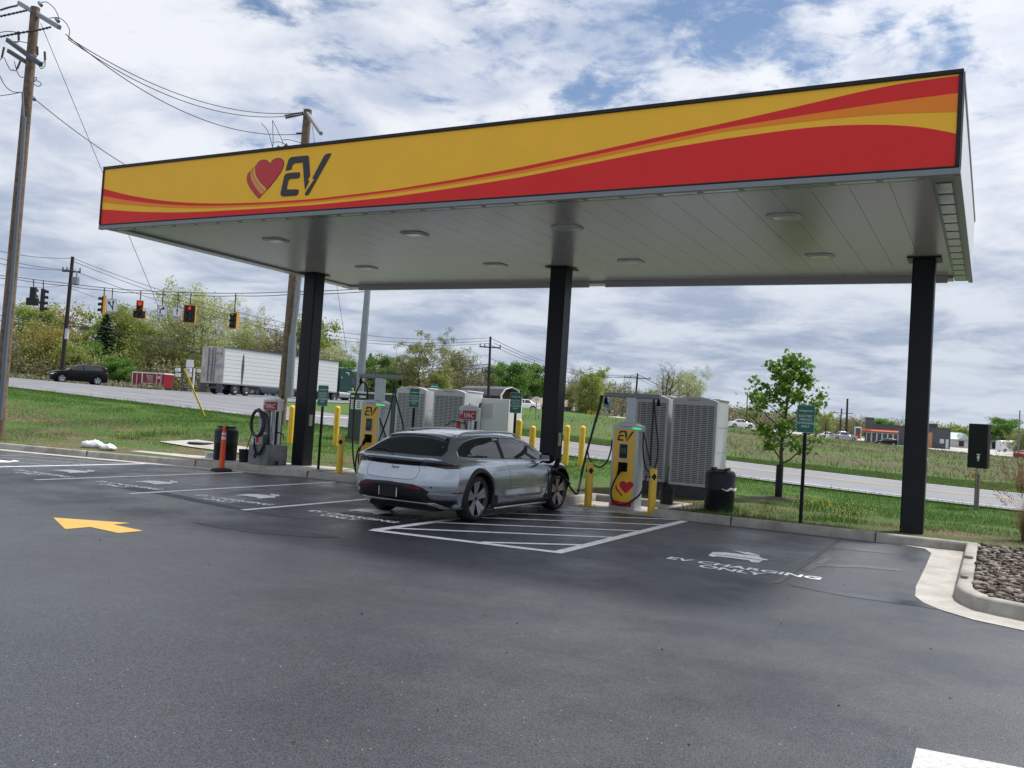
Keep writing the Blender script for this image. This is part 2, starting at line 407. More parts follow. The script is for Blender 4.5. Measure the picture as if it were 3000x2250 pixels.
# dips: bay slab and the stone bed beside the apron stay below the slab
TZZ = np.where((TXX > -7.9) & (TXX < -4.9) & (TYY < 18.1), -.15, TZZ)
V = np.stack([TXX, TYY, TZZ], -1).reshape(-1, 3); nu, nv = TXX.shape
I = (np.arange(nu-1)[:, None]*nv+np.arange(nv-1)[None]).ravel()
tme = npmesh('grass_ground', V, np.stack([I, I+nv, I+nv+1, I+1], 1), 'ground'); tme.polygons.foreach_set('use_smooth', [True]*len(tme.polygons))
link('grass_ground', tme, kind='structure')
# soil strip that fills the gap around the bay
so = MB(); so.bx(-7.95, -7.5, 16.05, 18.2, -.2, .135); so.bx(-5.28, -4.85, 16.05, 18.2, -.2, .135); so.bx(-7.5, -5.28, 17.76, 18.2, -.2, .135); so.build('soil_strip', 'soil', kind='structure')

# ---- kerb
def sweep(path, prof, mb, left=True):
    P = [Vector((x, y, 0)) for x, y in path]; N = len(P); rows = []
    for i in range(N):
        a = (P[i]-P[i-1]).normalized() if i else (P[1]-P[0]).normalized(); b = (P[i+1]-P[i]).normalized() if i < N-1 else a
        na = Vector((-a.y, a.x, 0)); nb = Vector((-b.y, b.x, 0)); m = (na+nb); m = m/max(m.length_squared/2, .25)
        rows.append([P[i]+m*o+Vector((0, 0, z)) for o, z in prof])
    mb.grid(rows); K = len(prof)
    for row in (rows[0], rows[-1]): mb.add(row, [tuple(range(K))])
KP = [(0, -.05), (.0, .02), (.022, .13), (.045, .15), (.17, .15), (.18, .14), (.18, -.05)]
kb = MB()
lk = [(x, yk(x)) for x in list(np.arange(-60, -7.3, 1.5))+[-7.3]]
sweep(lk+[(-7.3, 17.6), (-5.46, 17.6), (-5.46, 15.85)]+[(x, yk(x)) for x in np.arange(-4.5, -.6, 1.)]+[(-.3, 15.98), (-.3, 13.5), (-.3, 11.24), (-.27, 10.98), (-.2, 10.75), (-.07, 10.5), (.15, 10.37), (.4, 10.27), (2, 9.8), (5, 9.3), (14, 8.7)], KP, kb)
kb.build('kerb', 'concrete', kind='structure', smooth=50)
jt = MB()
for x in list(np.arange(-41, -8, 3.05))+[-4.0, -1.62]:
    y = yk(x); jt.bx(x-.008, x+.008, y-.003, y+.1, 0, .1525)
jt.build('kerb_joint', 'soil', kind='structure')
def cdt(outline, step):
    x0 = min(p[0] for p in outline); x1 = max(p[0] for p in outline); y0 = min(p[1] for p in outline); y1 = max(p[1] for p in outline)
    B = []; n = len(outline)
    for i in range(n):
        a = Vector(outline[i]); b = Vector(outline[(i+1) % n]); k = max(1, int((b-a).length/step))
        B += [a.lerp(b, j/k) for j in range(k)]
    nb = len(B); pts = list(B)
    for x in np.arange(x0+step/2, x1, step):
        for y in np.arange(y0+step/2, y1, step): pts.append(Vector((x, y)))
    v, e, f, *_ = geometry.delaunay_2d_cdt(pts, [(i, (i+1) % nb) for i in range(nb)], [], 1, 1e-5)
    return v, f
def ongz(u, v):
    d = ray(u, v); s = np.arange(13., 80., .02); P = CO[None]+s[:, None]*d[None]; ok = (P[:, 2] < gzv(P[:, 0], P[:, 1])) & (P[:, 1] > np.interp(P[:, 0], [p[0] for p in YK], [p[1] for p in YK])+.15)
    i = int(np.argmax(ok)); return Vector(P[i])
def draped(name, outline, step, dz, m, kind='structure'):
    v, f = cdt(outline, step); use = sorted({i for q in f for i in q}); ix = {k: n for n, k in enumerate(use)}; v = [v[k] for k in use]; f = [tuple(ix[i] for i in q) for q in f]; z = gzv([p.x for p in v], [p.y for p in v])
    mb = MB(); mb.add([(p.x, p.y, zz+dz) for p, zz in zip(v, z)], f)
    return mb.build(name, m, kind=kind, smooth=180)
def sheet(name, poly, z, m, kind='structure'):
    mb = MB(); mb.flat(poly, lambda a, b: (a, b, z)); return mb.build(name, m, kind=kind)
gut = [(x, yk(x)-.002) for x in np.arange(-60, -13, 1.)]
sheet('gutter', gut+[(x, y-(.38 if x < -16 else .38*(-13-x)/3.)) for x, y in reversed(gut)], .005, 'slab')
sheet('concrete_apron', [(-1.25, 15.93), (-.86, 15.75), (-.74, 15.2), (-.72, 13.5), (-.71, 11.58), (-.67, 10.88), (-.57, 10.54), (-.4, 10.25), (-.09, 9.94), (.34, 9.75), (2, 9.25), (5, 8.75), (14, 8.2), (14, 8.7), (5, 9.3), (2, 9.8), (.4, 10.27), (.15, 10.37), (-.07, 10.5), (-.2, 10.75), (-.27, 10.98), (-.3, 11.24), (-.3, 15.98)], .006, 'slab')
# ---- roads
draped('road', [(-300, 26.4), (-45, 26.4), (-20, 26.4), (200, 26.4), (200, 36.4), (-24, 36.4), (-30, 36.9), (-37, 40), (-43, 46), (-46, 54), (-47, 70), (-48, 110), (-50, 300), (-80, 300), (-78, 110), (-77, 70), (-79, 52), (-86, 42), (-96, 37), (-110, 36.4), (-300, 36.4)], 3., .05, 'road_asphalt')
def rline(name, pts, w, m, dz=.062):
    mb = MB(); rows = []
    for i, (x, y) in enumerate(pts):
        a = Vector(pts[max(i-1, 0)]); b = Vector(pts[min(i+1, len(pts)-1)]); t = (b-a).normalized(); n = Vector((-t.y, t.x))*w/2
        p = Vector((x, y)); l, r = p+n, p-n; rows.append([(l.x, l.y, gz(l.x, l.y)+dz), (r.x, r.y, gz(r.x, r.y)+dz)])
    mb.grid(rows); return mb.build(name, m, kind='structure')
for y in (27.1, 35.7): rline('edge_line', [(x, y) for x in np.arange(-24 if y > 30 else -120, 60, 3.)], .18, 'road_white')
for y in (31.2, 31.55): rline('center_line', [(x, y) for x in np.arange(-20, 60, 3.)], .11, 'road_yellow')
for x0, x1, y in ((-44, -36, 29.6), (-34, -26, 29.6), (-42, -33, 32.8), (-30, -24, 32.8)): rline('lane_line', [(x, y) for x in np.linspace(x0, x1, 5)], .16, 'road_white')
rline('stop_line', [(-27.5+.1*i, 31.9+.5*i) for i in range(9)], .5, 'road_white')
draped('far_lot', [(-47, 88), (-48, 101), (-45.5, 113), (-37, 140), (-30, 165), (-60, 200), (-110, 200), (-95, 115), (-70, 92)], 6, .06, 'far_paving')
draped('restaurant_lot', [(-31, 177), (-12, 180), (3, 173), (30, 176), (30, 250), (-60, 250)], 6, .06, 'far_paving')
# ---- pads
def px_pad(name, px, z0, dz, m): return draped(name, [tuple(ongz(u, v).xy) for u, v in px], .4, dz, m)
px_pad('utility_pad', [(464, 1296), (580, 1291), (742, 1316), (700, 1330), (560, 1312)], .3, .03, 'slab')
mb = MB(); mb.bx(-19.6, -13.6, 15.72, 17.4, -.05, .152); mb.build('pad', 'slab', kind='structure')
mb = MB(); mb.bx(-13.4, -11.2, 15.99, 17.5, -.05, .153); mb.build('charger_pad', 'slab', kind='structure')
# ---- painted lines on the lot
def stripe(mb, a, b, w, z=.004):
    a = Vector(a[:2]); b = Vector(b[:2]); t = (b-a).normalized(); n = Vector((-t.y, t.x))*w/2
    mb.add([(*(a+n), z), (*(b+n), z), (*(b-n), z), (*(a-n), z)], [(0, 1, 2, 3)])
for x, y0, y1 in ((-17.62, 10.2, 14.95), (-15.08, 10.14, 15.2), (-12.56, 10.15, 15.4), (-10.01, 10.15, 15.4)):
    mb = MB(); stripe(mb, (x, y0), (x, y1), .12); mb.build('parking_line', 'line_white', kind='structure')
mat('worn_line', (.3, .3, .31), .7, var=.25, vscale=12)
mb = MB()
for i in range(5): stripe(mb, (-20.3+.1*i, 10.6+.9*i), (-17.75, 11.4+.9*i), .06, .004)
stripe(mb, (-20.35, 10.2), (-20.35, 14.2), .08, .0042); mb.build('hatch_lines', 'worn_line', kind='structure')
mb = MB()
stripe(mb, (-7.5, 10.05), (-4.73, 10.42), .155, .0044); stripe(mb, (-7.45, 10.1), (-7.45, 15.3), .155, .0048); stripe(mb, (-4.8, 10.35), (-4.8, 15.75), .155, .0052)
for a, b in (((1593.5, 1493.3), (1750, 1499)), ((1491.7, 1504.2), (1750, 1513.7)), ((1412, 1517), (1750, 1530.6)), ((1295, 1531.6), (1750, 1551)), ((1184.8, 1549.3), (1750, 1573)), ((1412, 1589), (1691.8, 1596.7))):
    A = onz(*a); B = onz(*b); d = (B-A); 
    B2 = A+d*((-4.84-A.x)/d.x); A2 = A+d*((-7.4-A.x)/d.x)
    if a[1] > 1580: A2 = A
    stripe(mb, A2, B2, .11, .004)
mb.build('hatch_lines', 'line_white', kind='structure')
# stencils: traced on the right-hand bay, repeated bay by bay
def z6(p): return onz(1900+p[0]/3.95, 1580+p[1]/3.95)
plug = [(690, 190), (745, 150), (890, 155), (1270, 197), (1320, 225), (1380, 235), (1375, 246), (1322, 246), (1275, 276), (1190, 267), (1160, 246), (800, 201), (740, 206)]
cord = [(970, 128), (1130, 155), (1148, 150), (1290, 190), (1284, 196), (1135, 176), (1112, 172)]
slit = [(780, 181), (1000, 202), (1300, 243), (1300, 247), (1000, 206), (780, 185)]
for k, dx in enumerate((0, -5.91, -8.40, -11.0, -13.46, -16.0)):
    mes = []; q_ = 1 if k == 0 else .88; SX = lambda a: -2.68+(a+2.68)*q_+dx; SY = lambda b: 11.17+(b-11.17)*q_-(.2 if k else 0)
    mb = MB(); mb.flat([tuple((z6(p)).xy) for p in plug], lambda a, b: (SX(a), SY(b), .005)); mb.flat([tuple((z6(p)).xy) for p in cord], lambda a, b: (SX(a), SY(b), .005)); mes.append(mb.mesh('stencil', 'line_white'))
    for txt, p, s, w in (('EV CHARGING', (-2.66, 11.20), .29, 1.0), ('ONLY', (-2.72, 10.90), .29, 1.0)):
        t = text_mesh(txt, s*q_, sx=w, bold=.009); t.transform(Matrix.Translation((SX(p[0]), SY(p[1]), .005))); t.materials.clear(); t.materials.append(M['line_white']); mes.append(t)
    me = join_meshes('ev_stencil', mes); link('ev_stencil', me, kind='structure')
    if k == 0:
        mb = MB(); mb.flat([tuple((z6(p)).xy) for p in slit], lambda a, b: (a, b, .0075)); mb.build('stencil_gap', 'asphalt', kind='structure')
sheet('direction_arrow', [(-10.69, 7.49), (-9.76, 7.94), (-9.76, 7.68), (-9.13, 7.62), (-9.15, 7.28), (-9.74, 7.33), (-9.75, 7.0)], .004, 'line_yellow')
mat('worn_white', (.52, .52, .51), .7, var=.12, vscale=60, dirt=(.3, .3, .3), dscale=25)
sheet('stop_bar', [(-.30, 5.58), (.3, 5.63), (2.5, 5.8), (2.5, 5.3), (-.30, 5.1)], .004, 'worn_white')
# old saw cut and repairs near the right bay
def pz(*P): return [tuple(onz(u, v).xy) for u, v in P]
mat('old_line', (.105, .105, .103), .8, var=.3, vscale=8)
sheet('old_line', pz((2262, 1710), (2285, 1709), (2468, 1582), (2452, 1581)), .0042, 'old_line')
for P in (((2385, 1652), (2540, 1657), (2640, 1668), (2640, 1674), (2530, 1664), (2390, 1660)), ((2430, 1602), (2560, 1612), (2630, 1624), (2560, 1618), (2432, 1608))):
    sheet('worn_streak', pz(*P), .0036, 'old_line')
for P in (((2345, 1668), (2420, 1634), (2440, 1636), (2368, 1676)), ((2300, 1713), (2480, 1738), (2700, 1765), (2830, 1800), (2700, 1778), (2480, 1748))):
    sheet('sealed_patch', pz(*P), .0033, 'patch_seal')

mat('dust', (.066, .069, .076), .7, var=.25, vscale=5)
for P in (((330, 1418), (470, 1440), (620, 1470), (770, 1502), (880, 1520), (760, 1505), (600, 1476), (470, 1449), (360, 1432)), ((1010, 1500), (1090, 1508), (1180, 1520), (1100, 1518), (1000, 1508)), ((560, 1530), (700, 1545), (900, 1560), (1000, 1575), (880, 1572), (700, 1556))):
    sheet('dust_streak', [(p.x, p.y) for p in spline([tuple(onz(u, v)) for u, v in P], 5, True)], .0031, 'dust')
# ---- grit lying on the lot
_gr = np.random.default_rng(77); rocks_late = [(_gr.uniform(-12, 1), _gr.uniform(3, 15), .004, _gr.uniform(.004, .009)) for _ in range(110)]
# ---- grass blades
def blades(name, n, xr, yr, hr, w, m, keep, seed=1):
    r = np.random.default_rng(seed); x = r.uniform(*xr, n); y = r.uniform(*yr, n); k = keep(x, y, r); x = x[k]; y = y[k]; n = len(x)
    z = gzv(x, y); h = r.uniform(*hr, n)*(.45+1.1*vnoise(x*1.3+7, y*1.3)); a = r.uniform(0, 2*pi, n); la = r.uniform(0, 2*pi, n); ln = r.uniform(.1, .8, n)*h
    ww = w*r.uniform(.6, 1.4, n)
    dx = np.cos(a)*ww; dy = np.sin(a)*ww; V = np.empty((n, 3, 3))
    V[:, 0] = np.stack([x-dx, y-dy, z-.01], -1); V[:, 1] = np.stack([x+dx, y+dy, z-.01], -1); V[:, 2] = np.stack([x+np.cos(la)*ln, y+np.sin(la)*ln, z+h], -1)
    me = npmesh(name, V.reshape(-1, 3), np.arange(3*n).reshape(n, 3), m)
    return link(name, me, kind='stuff')
ykv = lambda x: np.interp(x, [p[0] for p in YK], [p[1] for p in YK])
def keep_near(x, y, r):
    o = y-ykv(x)
    k = (o > .2) & (y < 26.45)
    k &= ~((x > -7.95) & (x < -4.85) & (y < 18.2)); k &= ~((x > -19.7) & (x < -13.5) & (y < 17.45)); k &= ~((x > -13.5) & (x < -11.1) & (y < 17.55))
    k &= ~((x > -8.9) & (x < -3.9) & (y > 18.9) & (y < 21.6) & (x < -4.4))
    bare = vnoise(x*.45+3, y*.9+5)*.65+vnoise(x*1.7, y*2.1)*.35
    dens = np.where(o < 4.2, np.clip((bare-.42)*3.2, .03, 1), np.clip((bare-.18)*4, .25, 1))
    PD = [tuple(ongz(u_, v_).xy) for u_, v_ in ((464, 1296), (580, 1291), (742, 1316), (700, 1330), (560, 1312))]; ins = np.zeros(len(x), bool)
    for i_ in range(5):
        (xa, ya), (xb, yb_) = PD[i_], PD[(i_+1) % 5]; ins ^= ((ya > y) != (yb_ > y)) & (x < (xb-xa)*(y-ya)/(yb_-ya+1e-9)+xa)
    k &= ~ins
    return k & (r.random(len(x)) < dens)
blades('grass', 520000, (-46, 9), (8.6, 26.5), (.025, .075), .005, 'grass_blade', keep_near)
blades('tall_grass', 16000, (-46, 9), (25.0, 26.6), (.07, .2), .006, 'grass_blade', lambda x, y, r: (r.random(len(x)) < vnoise(x*.8, y)) , 3)
blades('tall_grass', 3500, (-5.3, -2.6), (16.15, 18.4), (.08, .18), .007, 'grass_blade', lambda x, y, r: r.random(len(x)) < np.clip(vnoise(x*1.1+9, y*1.1)*1.6-.5, 0, 1), 4)
blades('field_grass', 120000, (-46, 14), (36.6, 47), (.04, .13), .010, 'field_blade', lambda x, y, r: (r.random(len(x)) < 1.3-y/90) & ((x > -24) | (y > 44+(-24-x)*1.5)) & (x > -45), 5)
blades('field_grass', 70000, (-46, 60), (46, 135), (.08, .26), .022, 'field_blade', lambda x, y, r: (r.random(len(x)) < np.clip(vnoise(x*.2+5, y*.2)*1.6-.35, 0, 1)) & ((x > -24) | (y > 44+(-24-x)*1.5)), 6)
blades('dry_grass', 30000, (-34, 60), (48, 130), (.06, .24), .02, 'dry_stalk', lambda x, y, r: r.random(len(x)) < np.clip(vnoise(x*.13+2, y*.25+4)*1.7-.4, 0, 1), 7)
# dandelions and wild mustard: many tiny heads
mat('petal', (.75, .52, .02), .6)
def heads(name, n, xr, yr, hr, rad, m, keep, seed):
    r = np.random.default_rng(seed); x = r.uniform(*xr, n); y = r.uniform(*yr, n); k = keep(x, y, r); x = x[k]; y = y[k]; n = len(x); z = gzv(x, y)+r.uniform(*hr, n)
    V = np.empty((n, 6, 3)); o = np.array([(1, 0, 0), (-1, 0, 0), (0, 1, 0), (0, -1, 0), (0, 0, 1), (0, 0, -1)])*rad
    V[:] = np.stack([x, y, z], -1)[:, None]+o[None]*r.uniform(.6, 1.3, n)[:, None, None]
    F = np.array([(0, 2, 4), (2, 1, 4), (1, 3, 4), (3, 0, 4), (2, 0, 5), (1, 2, 5), (3, 1, 5), (0, 3, 5)])
    return link(name, npmesh(name, V.reshape(-1, 3), (np.arange(n)[:, None, None]*6+F[None]).reshape(-1, 3), m), kind='stuff')
heads('dandelions', 700, (-44, 0), (15, 26), (.05, .11), .012, 'petal', lambda x, y, r: (y-ykv(x) > .3), 8)
mustard = [ongz(430, 1276), ongz(370, 1286), ongz(505, 1274), ongz(2400, 1500), ongz(2470, 1530), ongz(2380, 1488), ongz(2490, 1510)]
def near_must(x, y, r):
    d = np.min([np.hypot(x-p.x, y-p.y)/.55 for p in mustard], 0); return r.random(len(x)) < np.clip(1-d, 0, 1)
heads('mustard_flowers', 40000, (-32, 0), (15.6, 24), (.08, .25), .010, 'petal', near_must, 9)
blades('mustard_leaves', 70000, (-32, 0), (15.6, 24), (.06, .22), .009, 'grass_blade', near_must, 10)
# stone bed
leafmat('stone', (.07, .055, .045), (.14, .112, .09), (.33, .30, .26), .85, 0.)
sheet('stone_bed', [(-.12, 16.25), (-.12, 11.2), (.0, 10.75), (.2, 10.52), (.5, 10.42), (2, 10), (5, 9.5), (8, 9.2), (8, 16.25)], .09, 'soil')
def rocks(name, spots, m, kind=None):
    bm0 = bmesh.new(); bmesh.ops.create_icosphere(bm0, subdivisions=2, radius=1); base = np.array([v.co for v in bm0.verts]); F = np.array([[v.index for v in f.verts] for f in bm0.faces]); bm0.free()
    r = np.random.default_rng(5); Vs = []; Fs = []
    for i, (x, y, z, s) in enumerate(spots):
        v = base*(1+.28*np.sin(base@r.normal(0, 2.6, 3)+r.uniform(0, 6))[:, None]+.12*np.sin(base@r.normal(0, 6, 3))[:, None])
        v = np.clip(v, -r.uniform(.55, .95), r.uniform(.55, .95))
        v = v*np.array([s*r.uniform(.8, 1.5), s*r.uniform(.7, 1.1), s*r.uniform(.45, .8)]); a = r.uniform(0, 6.3); c, q = cos(a), sin(a)
        v = v@np.array([[c, q, 0], [-q, c, 0], [0, 0, 1]])+[x, y, z]; Fs.append(F+len(base)*i); Vs.append(v)
    me = npmesh(name, np.concatenate(Vs), np.concatenate(Fs), m); return link(name, me, kind=kind)
rr = np.random.default_rng(12); sp = []
for i in range(6000):
    x = rr.uniform(-.08, 3.0); y = rr.uniform(10.1, 16.15)
    if y > 10.62-.28*x and (x > .05 or y > 11): sp.append((x, y, .11+rr.uniform(0, .05), rr.uniform(.018, .05)*(1.5 if rr.random() < .08 else 1)))
rocks('river_stones', sp, 'stone', 'stuff')
mat('grit', (.05, .045, .04), .9, var=.5, vscale=30)
rocks('grit', rocks_late, 'grit', 'stuff')
for i, (u, v, s, lb) in enumerate(((2837, 1636, .07, 'larger loose brown stone lying on the kerb top beside the stone bed'), (2825, 1694, .05, 'small loose pinkish stone on the kerb near its bend'))):
    p = onz(u, v, .15); tag(rocks('loose_stone', [(p.x, p.y, .17, s)], 'stone'), lb, 'stone')
# ================================================================ CANOPY
mat('fas_yellow', (.97, .54, .045), .5, var=.03, vscale=1.5, rvar=.08, spec=.2); mat('fas_red', (.76, .034, .032), .5, var=.04, vscale=1.5, rvar=.08, spec=.2); mat('fas_orange', (.92, .27, .03), .5, var=.03, vscale=1.5, spec=.2)
mat('logo_dark', (.012, .016, .022), .4); mat('heart_line', (.16, .01, .012), .4); mat('heart_red', (.55, .02, .03), .4); mat('heart_orange', (.8, .27, .08), .4); mat('heart_yellow', (.75, .42, .06), .4)
mat('soffit', (.42, .385, .435), .24); mat('soffit_gap', (.1, .1, .1), .8)
mat('fascia_white', (.72, .74, .76), .35, var=.03, vscale=1); mat('trim_dark', (.012, .012, .014), .4, spec=.3); mat('trim_grey', (.2, .215, .225), .38, metal=.2)
mat('lens', (.62, .64, .62), .15); mat('column_paint', (.007, .009, .012), .45, var=.25, vscale=2.5, spec=.3)
ZB = 4.85
c1 = onz(2811.6, 503, ZB); c0 = onz(279, 662, ZB); yF = (c0.y+c1.y)/2; xR = c1.x; xL = c0.x
b1 = onz(2850, 820, ZB); yB = b1.y
zT = ony(2829.6, 203, yF).z
def fpt(u, v): p = ony(u, v, yF); return (p.x, p.z)
can = thing('charging_canopy', 'long flat canopy with yellow and red wave fascia on three black columns', 'canopy', ((xL+xR)/2, 16.9, .0))
co_ = Vector(can.location)
def cb(name, mb, m, parent=can, **k):
    mb.v = [(x-co_.x, y-co_.y, z-co_.z) for x, y, z in mb.v]; return mb.build(name, m, parent, **k)
mb = MB()
mb.cur = 0; mb.bx(xL+.04, xR-.05, yF, yF+.1, ZB+.05, zT-.045)
A_ = [(293.3, 549.8), (336.5, 562), (380.8, 572.6), (436, 582.3), (491.5, 589.6), (547, 593.8), (602, 595.8), (668.8, 596), (760, 593), (785.6, 592.3), (931, 582), (1150, 555.6), (1342, 524), (1534, 488), (1726, 447), (1918.5, 403.8), (2114.7, 362.3), (2329.5, 313.8), (2501, 273), (2630, 246), (2700, 236), (2814, 221)]
B_ = [(291.7, 571.5), (336.5, 581.4), (381, 588), (436, 594.7), (491.5, 599.6), (547, 602.5), (602, 603), (668.8, 602.5), (760, 599), (931, 588), (1150, 561.7), (1342, 532.5), (1534, 498.3), (1726, 458), (1918.5, 416.8), (2114.7, 376.5), (2329.5, 341.7), (2501, 315), (2630, 295.8), (2810.5, 272.2)]
C_ = [(289.5, 590.7), (336.5, 597), (381, 601), (436, 605), (491.5, 608.2), (547, 610), (602, 610), (668.8, 607.8), (760, 603.6), (931, 592), (1150, 566.3), (1342, 537.9), (1534, 506.4), (1726, 467.6), (1918.5, 427.6), (2114.7, 386.4), (2329.5, 359), (2501, 341.3), (2630, 332.3), (2808, 327.6)]
D_ = [(286.6, 612.9), (336.5, 615.5), (381, 618.9), (436, 621.5), (491.5, 622.2), (547, 621.8), (602, 620), (668.8, 616.2), (760, 611.3), (931, 599.5), (1150, 576.7), (1342, 548.6), (1534, 517.5), (1726, 479), (1918.5, 440.7), (2114.7, 407.9), (2329.5, 377.8), (2436.9, 368), (2544, 364.5), (2651.6, 367.5), (2737.5, 377.4), (2804, 392.4)]
def curve(px):
    P = [fpt(u, v) for u, v in px]; x = np.array([p[0] for p in P]); z = np.array([p[1] for p in P]); xs = np.linspace(xL+.0405, xR-.0505, 150)
    s = np.interp(xs, x, z)
    for _ in range(3): s[1:-1] = (s[:-2]+2*s[1:-1]+s[2:])/4
    return xs, np.clip(s, ZB+.06, zT-.055)
xs_, zA = curve(A_); zBb = curve(B_)[1]; zC = curve(C_)[1]; zD = curve(D_)[1]
for lo, hi, mi in ((zBb, zA, 1), (zC, zBb, 2), (np.full(150, ZB+.0495), zD, 1)):
    mb.cur = mi; mb.grid([[(x, yF-.0025, a), (x, yF-.0025, max(b, a))] for x, a, b in zip(xs_, lo, hi)])
cb('front_fascia', mb, ['fas_yellow', 'fas_red', 'fas_orange'])
# logo outlines measured on the fascia, kept as (x,z) so that chargers can reuse them
def z1(p): return fpt(640+p[0]/4.809, 400+p[1]/4.809)
EV1 = [(948, 483), (985, 345), (1002, 312), (1034, 290), (1250, 268), (1268, 272), (1276, 290), (1293, 550), (1256, 620), (1282, 622), (1222, 750), (1211, 640), (1192, 366), (1085, 376), (1062, 383), (1045, 410), (1028, 464)]
EV2 = [(990, 515), (1140, 503), (1153, 517), (1148, 568), (1130, 588), (1010, 598), (992, 610), (963, 735), (975, 747), (1120, 744), (1134, 757), (1125, 808), (1100, 832), (912, 845), (886, 832), (878, 800), (930, 560), (950, 528)]
EV3 = [(1590, 237), (1585, 262), (1275, 815), (1255, 828), (1225, 828), (1222, 800), (1245, 763), (1356, 598), (1326, 592), (1340, 560), (1485, 285), (1510, 255), (1545, 240)]
HR = [(725, 385), (690, 345), (640, 332), (590, 345), (550, 385), (527, 440), (525, 505), (545, 570), (590, 640), (640, 692), (688, 742), (760, 660), (830, 570), (890, 480), (918, 400), (915, 345), (880, 315), (845, 308), (800, 318), (760, 345)]
HY = [(523, 412), (497, 450), (487, 510), (500, 570), (545, 650), (600, 720), (655, 779), (688, 742), (640, 692), (590, 640), (545, 570), (525, 505), (524, 450)]
HO = [(492, 450), (460, 485), (447, 540), (460, 610), (510, 700), (560, 770), (610, 826), (655, 779), (600, 720), (545, 650), (500, 570), (487, 510)]
HD = [(452, 490), (415, 535), (405, 590), (415, 650), (450, 720), (510, 800), (571, 870), (610, 826), (560, 770), (510, 700), (460, 610), (447, 540)]
def norm(polys, ref):
    P = [z1(p) for q in polys for p in q]; x0 = min(p[0] for p in P); z0 = min(p[1] for p in P); h = max(p[1] for p in P)-z0
    return [[((z1(p)[0]-x0)/h, (z1(p)[1]-z0)/h) for p in q] for q in polys]
EVN = norm([EV1, EV2, EV3], 0); HN = norm([HR, HY, HO, HD], 0)
mb = MB()
for q in (EV1, EV2, EV3): mb.prism([z1(p) for p in q], lambda a, b, t: (a, yF-.003-t, b), .006)
cb('ev_lettering', mb, 'logo_dark')
mb = MB()
def outset(poly, d):
    n = len(poly); c = (sum(p[0] for p in poly)/n, sum(p[1] for p in poly)/n); out = []
    A = sum(poly[i][0]*poly[(i+1) % n][1]-poly[(i+1) % n][0]*poly[i][1] for i in range(n)); s = 1 if A > 0 else -1
    for i in range(n):
        a = Vector(poly[i-1]); b = Vector(poly[i]); e = Vector(poly[(i+1) % n]); t = ((b-a).normalized()+(e-b).normalized())
        t = t.normalized() if t.length > .3 else (b-a).normalized(); out.append((b.x+t.y*d*s, b.y-t.x*d*s))
    return out
for q, mi in ((HD, 3), (HO, 2), (HY, 1), (HR, 0)):
    P = [z1(p) for p in q]; P = sp2(P, 3, True) if q is HR else P
    mb.cur = mi; mb.flat(outset(P, -.004), lambda a, b: (a, yF-.0075, b))
    mb.cur = 4; mb.flat(outset(P, .009), lambda a, b: (a, yF-.0045-.0002*mi, b))
cb('heart_logo', mb, ['heart_red', 'heart_yellow', 'heart_orange', 'heart_red', 'heart_line'])
# trims
mb = MB(); mb.bx(xL, xR, yF-.02, yF+.12, zT-.044, zT+.012); mb.bx(xR-.05, xR, yF-.02, yF+.1, ZB+.05, zT-.046); mb.bx(xL, xL+.04, yF-.02, yF+.1, ZB+.05, zT-.046); mb.bx(xL, xR, yF-.014, yF+.11, ZB+.025, ZB+.049)
cb('fascia_trim', mb, 'trim_dark', bevel=.006)
mb = MB(); mb.bx(xL-.01, xR+.012, yF-.01, yF+.06, ZB-.05, ZB+.024); mb.bx(xL-.01, xR+.012, yF+.061, yF+.30, ZB-.02, ZB+.0)
mb.bx(xR-.30, xR+.012, yF+.301, yB, ZB-.02, ZB); mb.bx(xR-.06, xR+.014, yF+.062, yB, ZB-.055, ZB-.021)
cb('bottom_trim', mb, 'trim_grey', bevel=.005)
mat('drip_pan', (.30, .31, .31), .22, metal=.6, rvar=.08)
mb = MB()
for i in range(26):
    x = xL+.3+i*(xR-xL-.6)/26; mb.bx(x+.02, x+.5, yF+.075, yF+.2, ZB-.034, ZB-.0205)
cb('drip_pan', mb, 'drip_pan', bevel=.01); mb = MB()
for i in range(13):
    y = yF+.45+i*(yB-yF-.6)/13; mb.bx(xR-.27, xR-.09, y, y+.48, ZB-.034, ZB-.0205)
cb('drip_pan', mb, 'drip_pan', bevel=.01)
mb = MB(); mb.bx(xR-.04, xR-.006, yF+.101, yB-.02, ZB+.05, zT-.02); mb.bx(xL+.01, xL+.04, yF+.101, yB-.02, ZB+.05, zT-.02); mb.bx(xL+.02, xR-.02, yB-.05, yB-.01, ZB+.05, zT-.02)
cb('side_fascia', mb, 'fascia_white')
mb = MB(); mb.bx(xR-.012, xR+.01, yF+.13, yB, zT-.05, zT+.02); mb.bx(xR-.03, xR+.012, yF+.101, yF+.14, ZB+.03, zT+.015); mb.bx(xL-.01, xR, yB-.04, yB+.01, zT-.05, zT+.02)
cb('side_trim', mb, 'trim_grey')
mb = MB()
n = 30; w = (xR-xL-.62)/n
for i in range(n):
    x = xL+.31+i*w; mb.bx(x+.0025, x+w-.0025, yF+.31, yB-.4, ZB+.02, ZB+.06)
mb.cur = 1; mb.bx(xL+.05, xR-.05, yF+.12, yB-.06, ZB+.065, ZB+.12)
cb('soffit', mb, ['soffit', 'soffit_gap'])
mb = MB(); mb.bx(xL, xR-.31, yB-.39, yB, ZB-.03, ZB+.02); mb.bx(xL, xL+.3, yF+.31, yB-.391, ZB-.02, ZB+.015)
mb.bx(xL+.6, xL+7.2, yB-.45, yB-.392, ZB-.12, ZB+.019); mb.bx(xL+7.6, xR-.4, yB-.45, yB-.392, ZB-.12, ZB+.019)
cb('rear_trim', mb, 'soffit', bevel=.006)
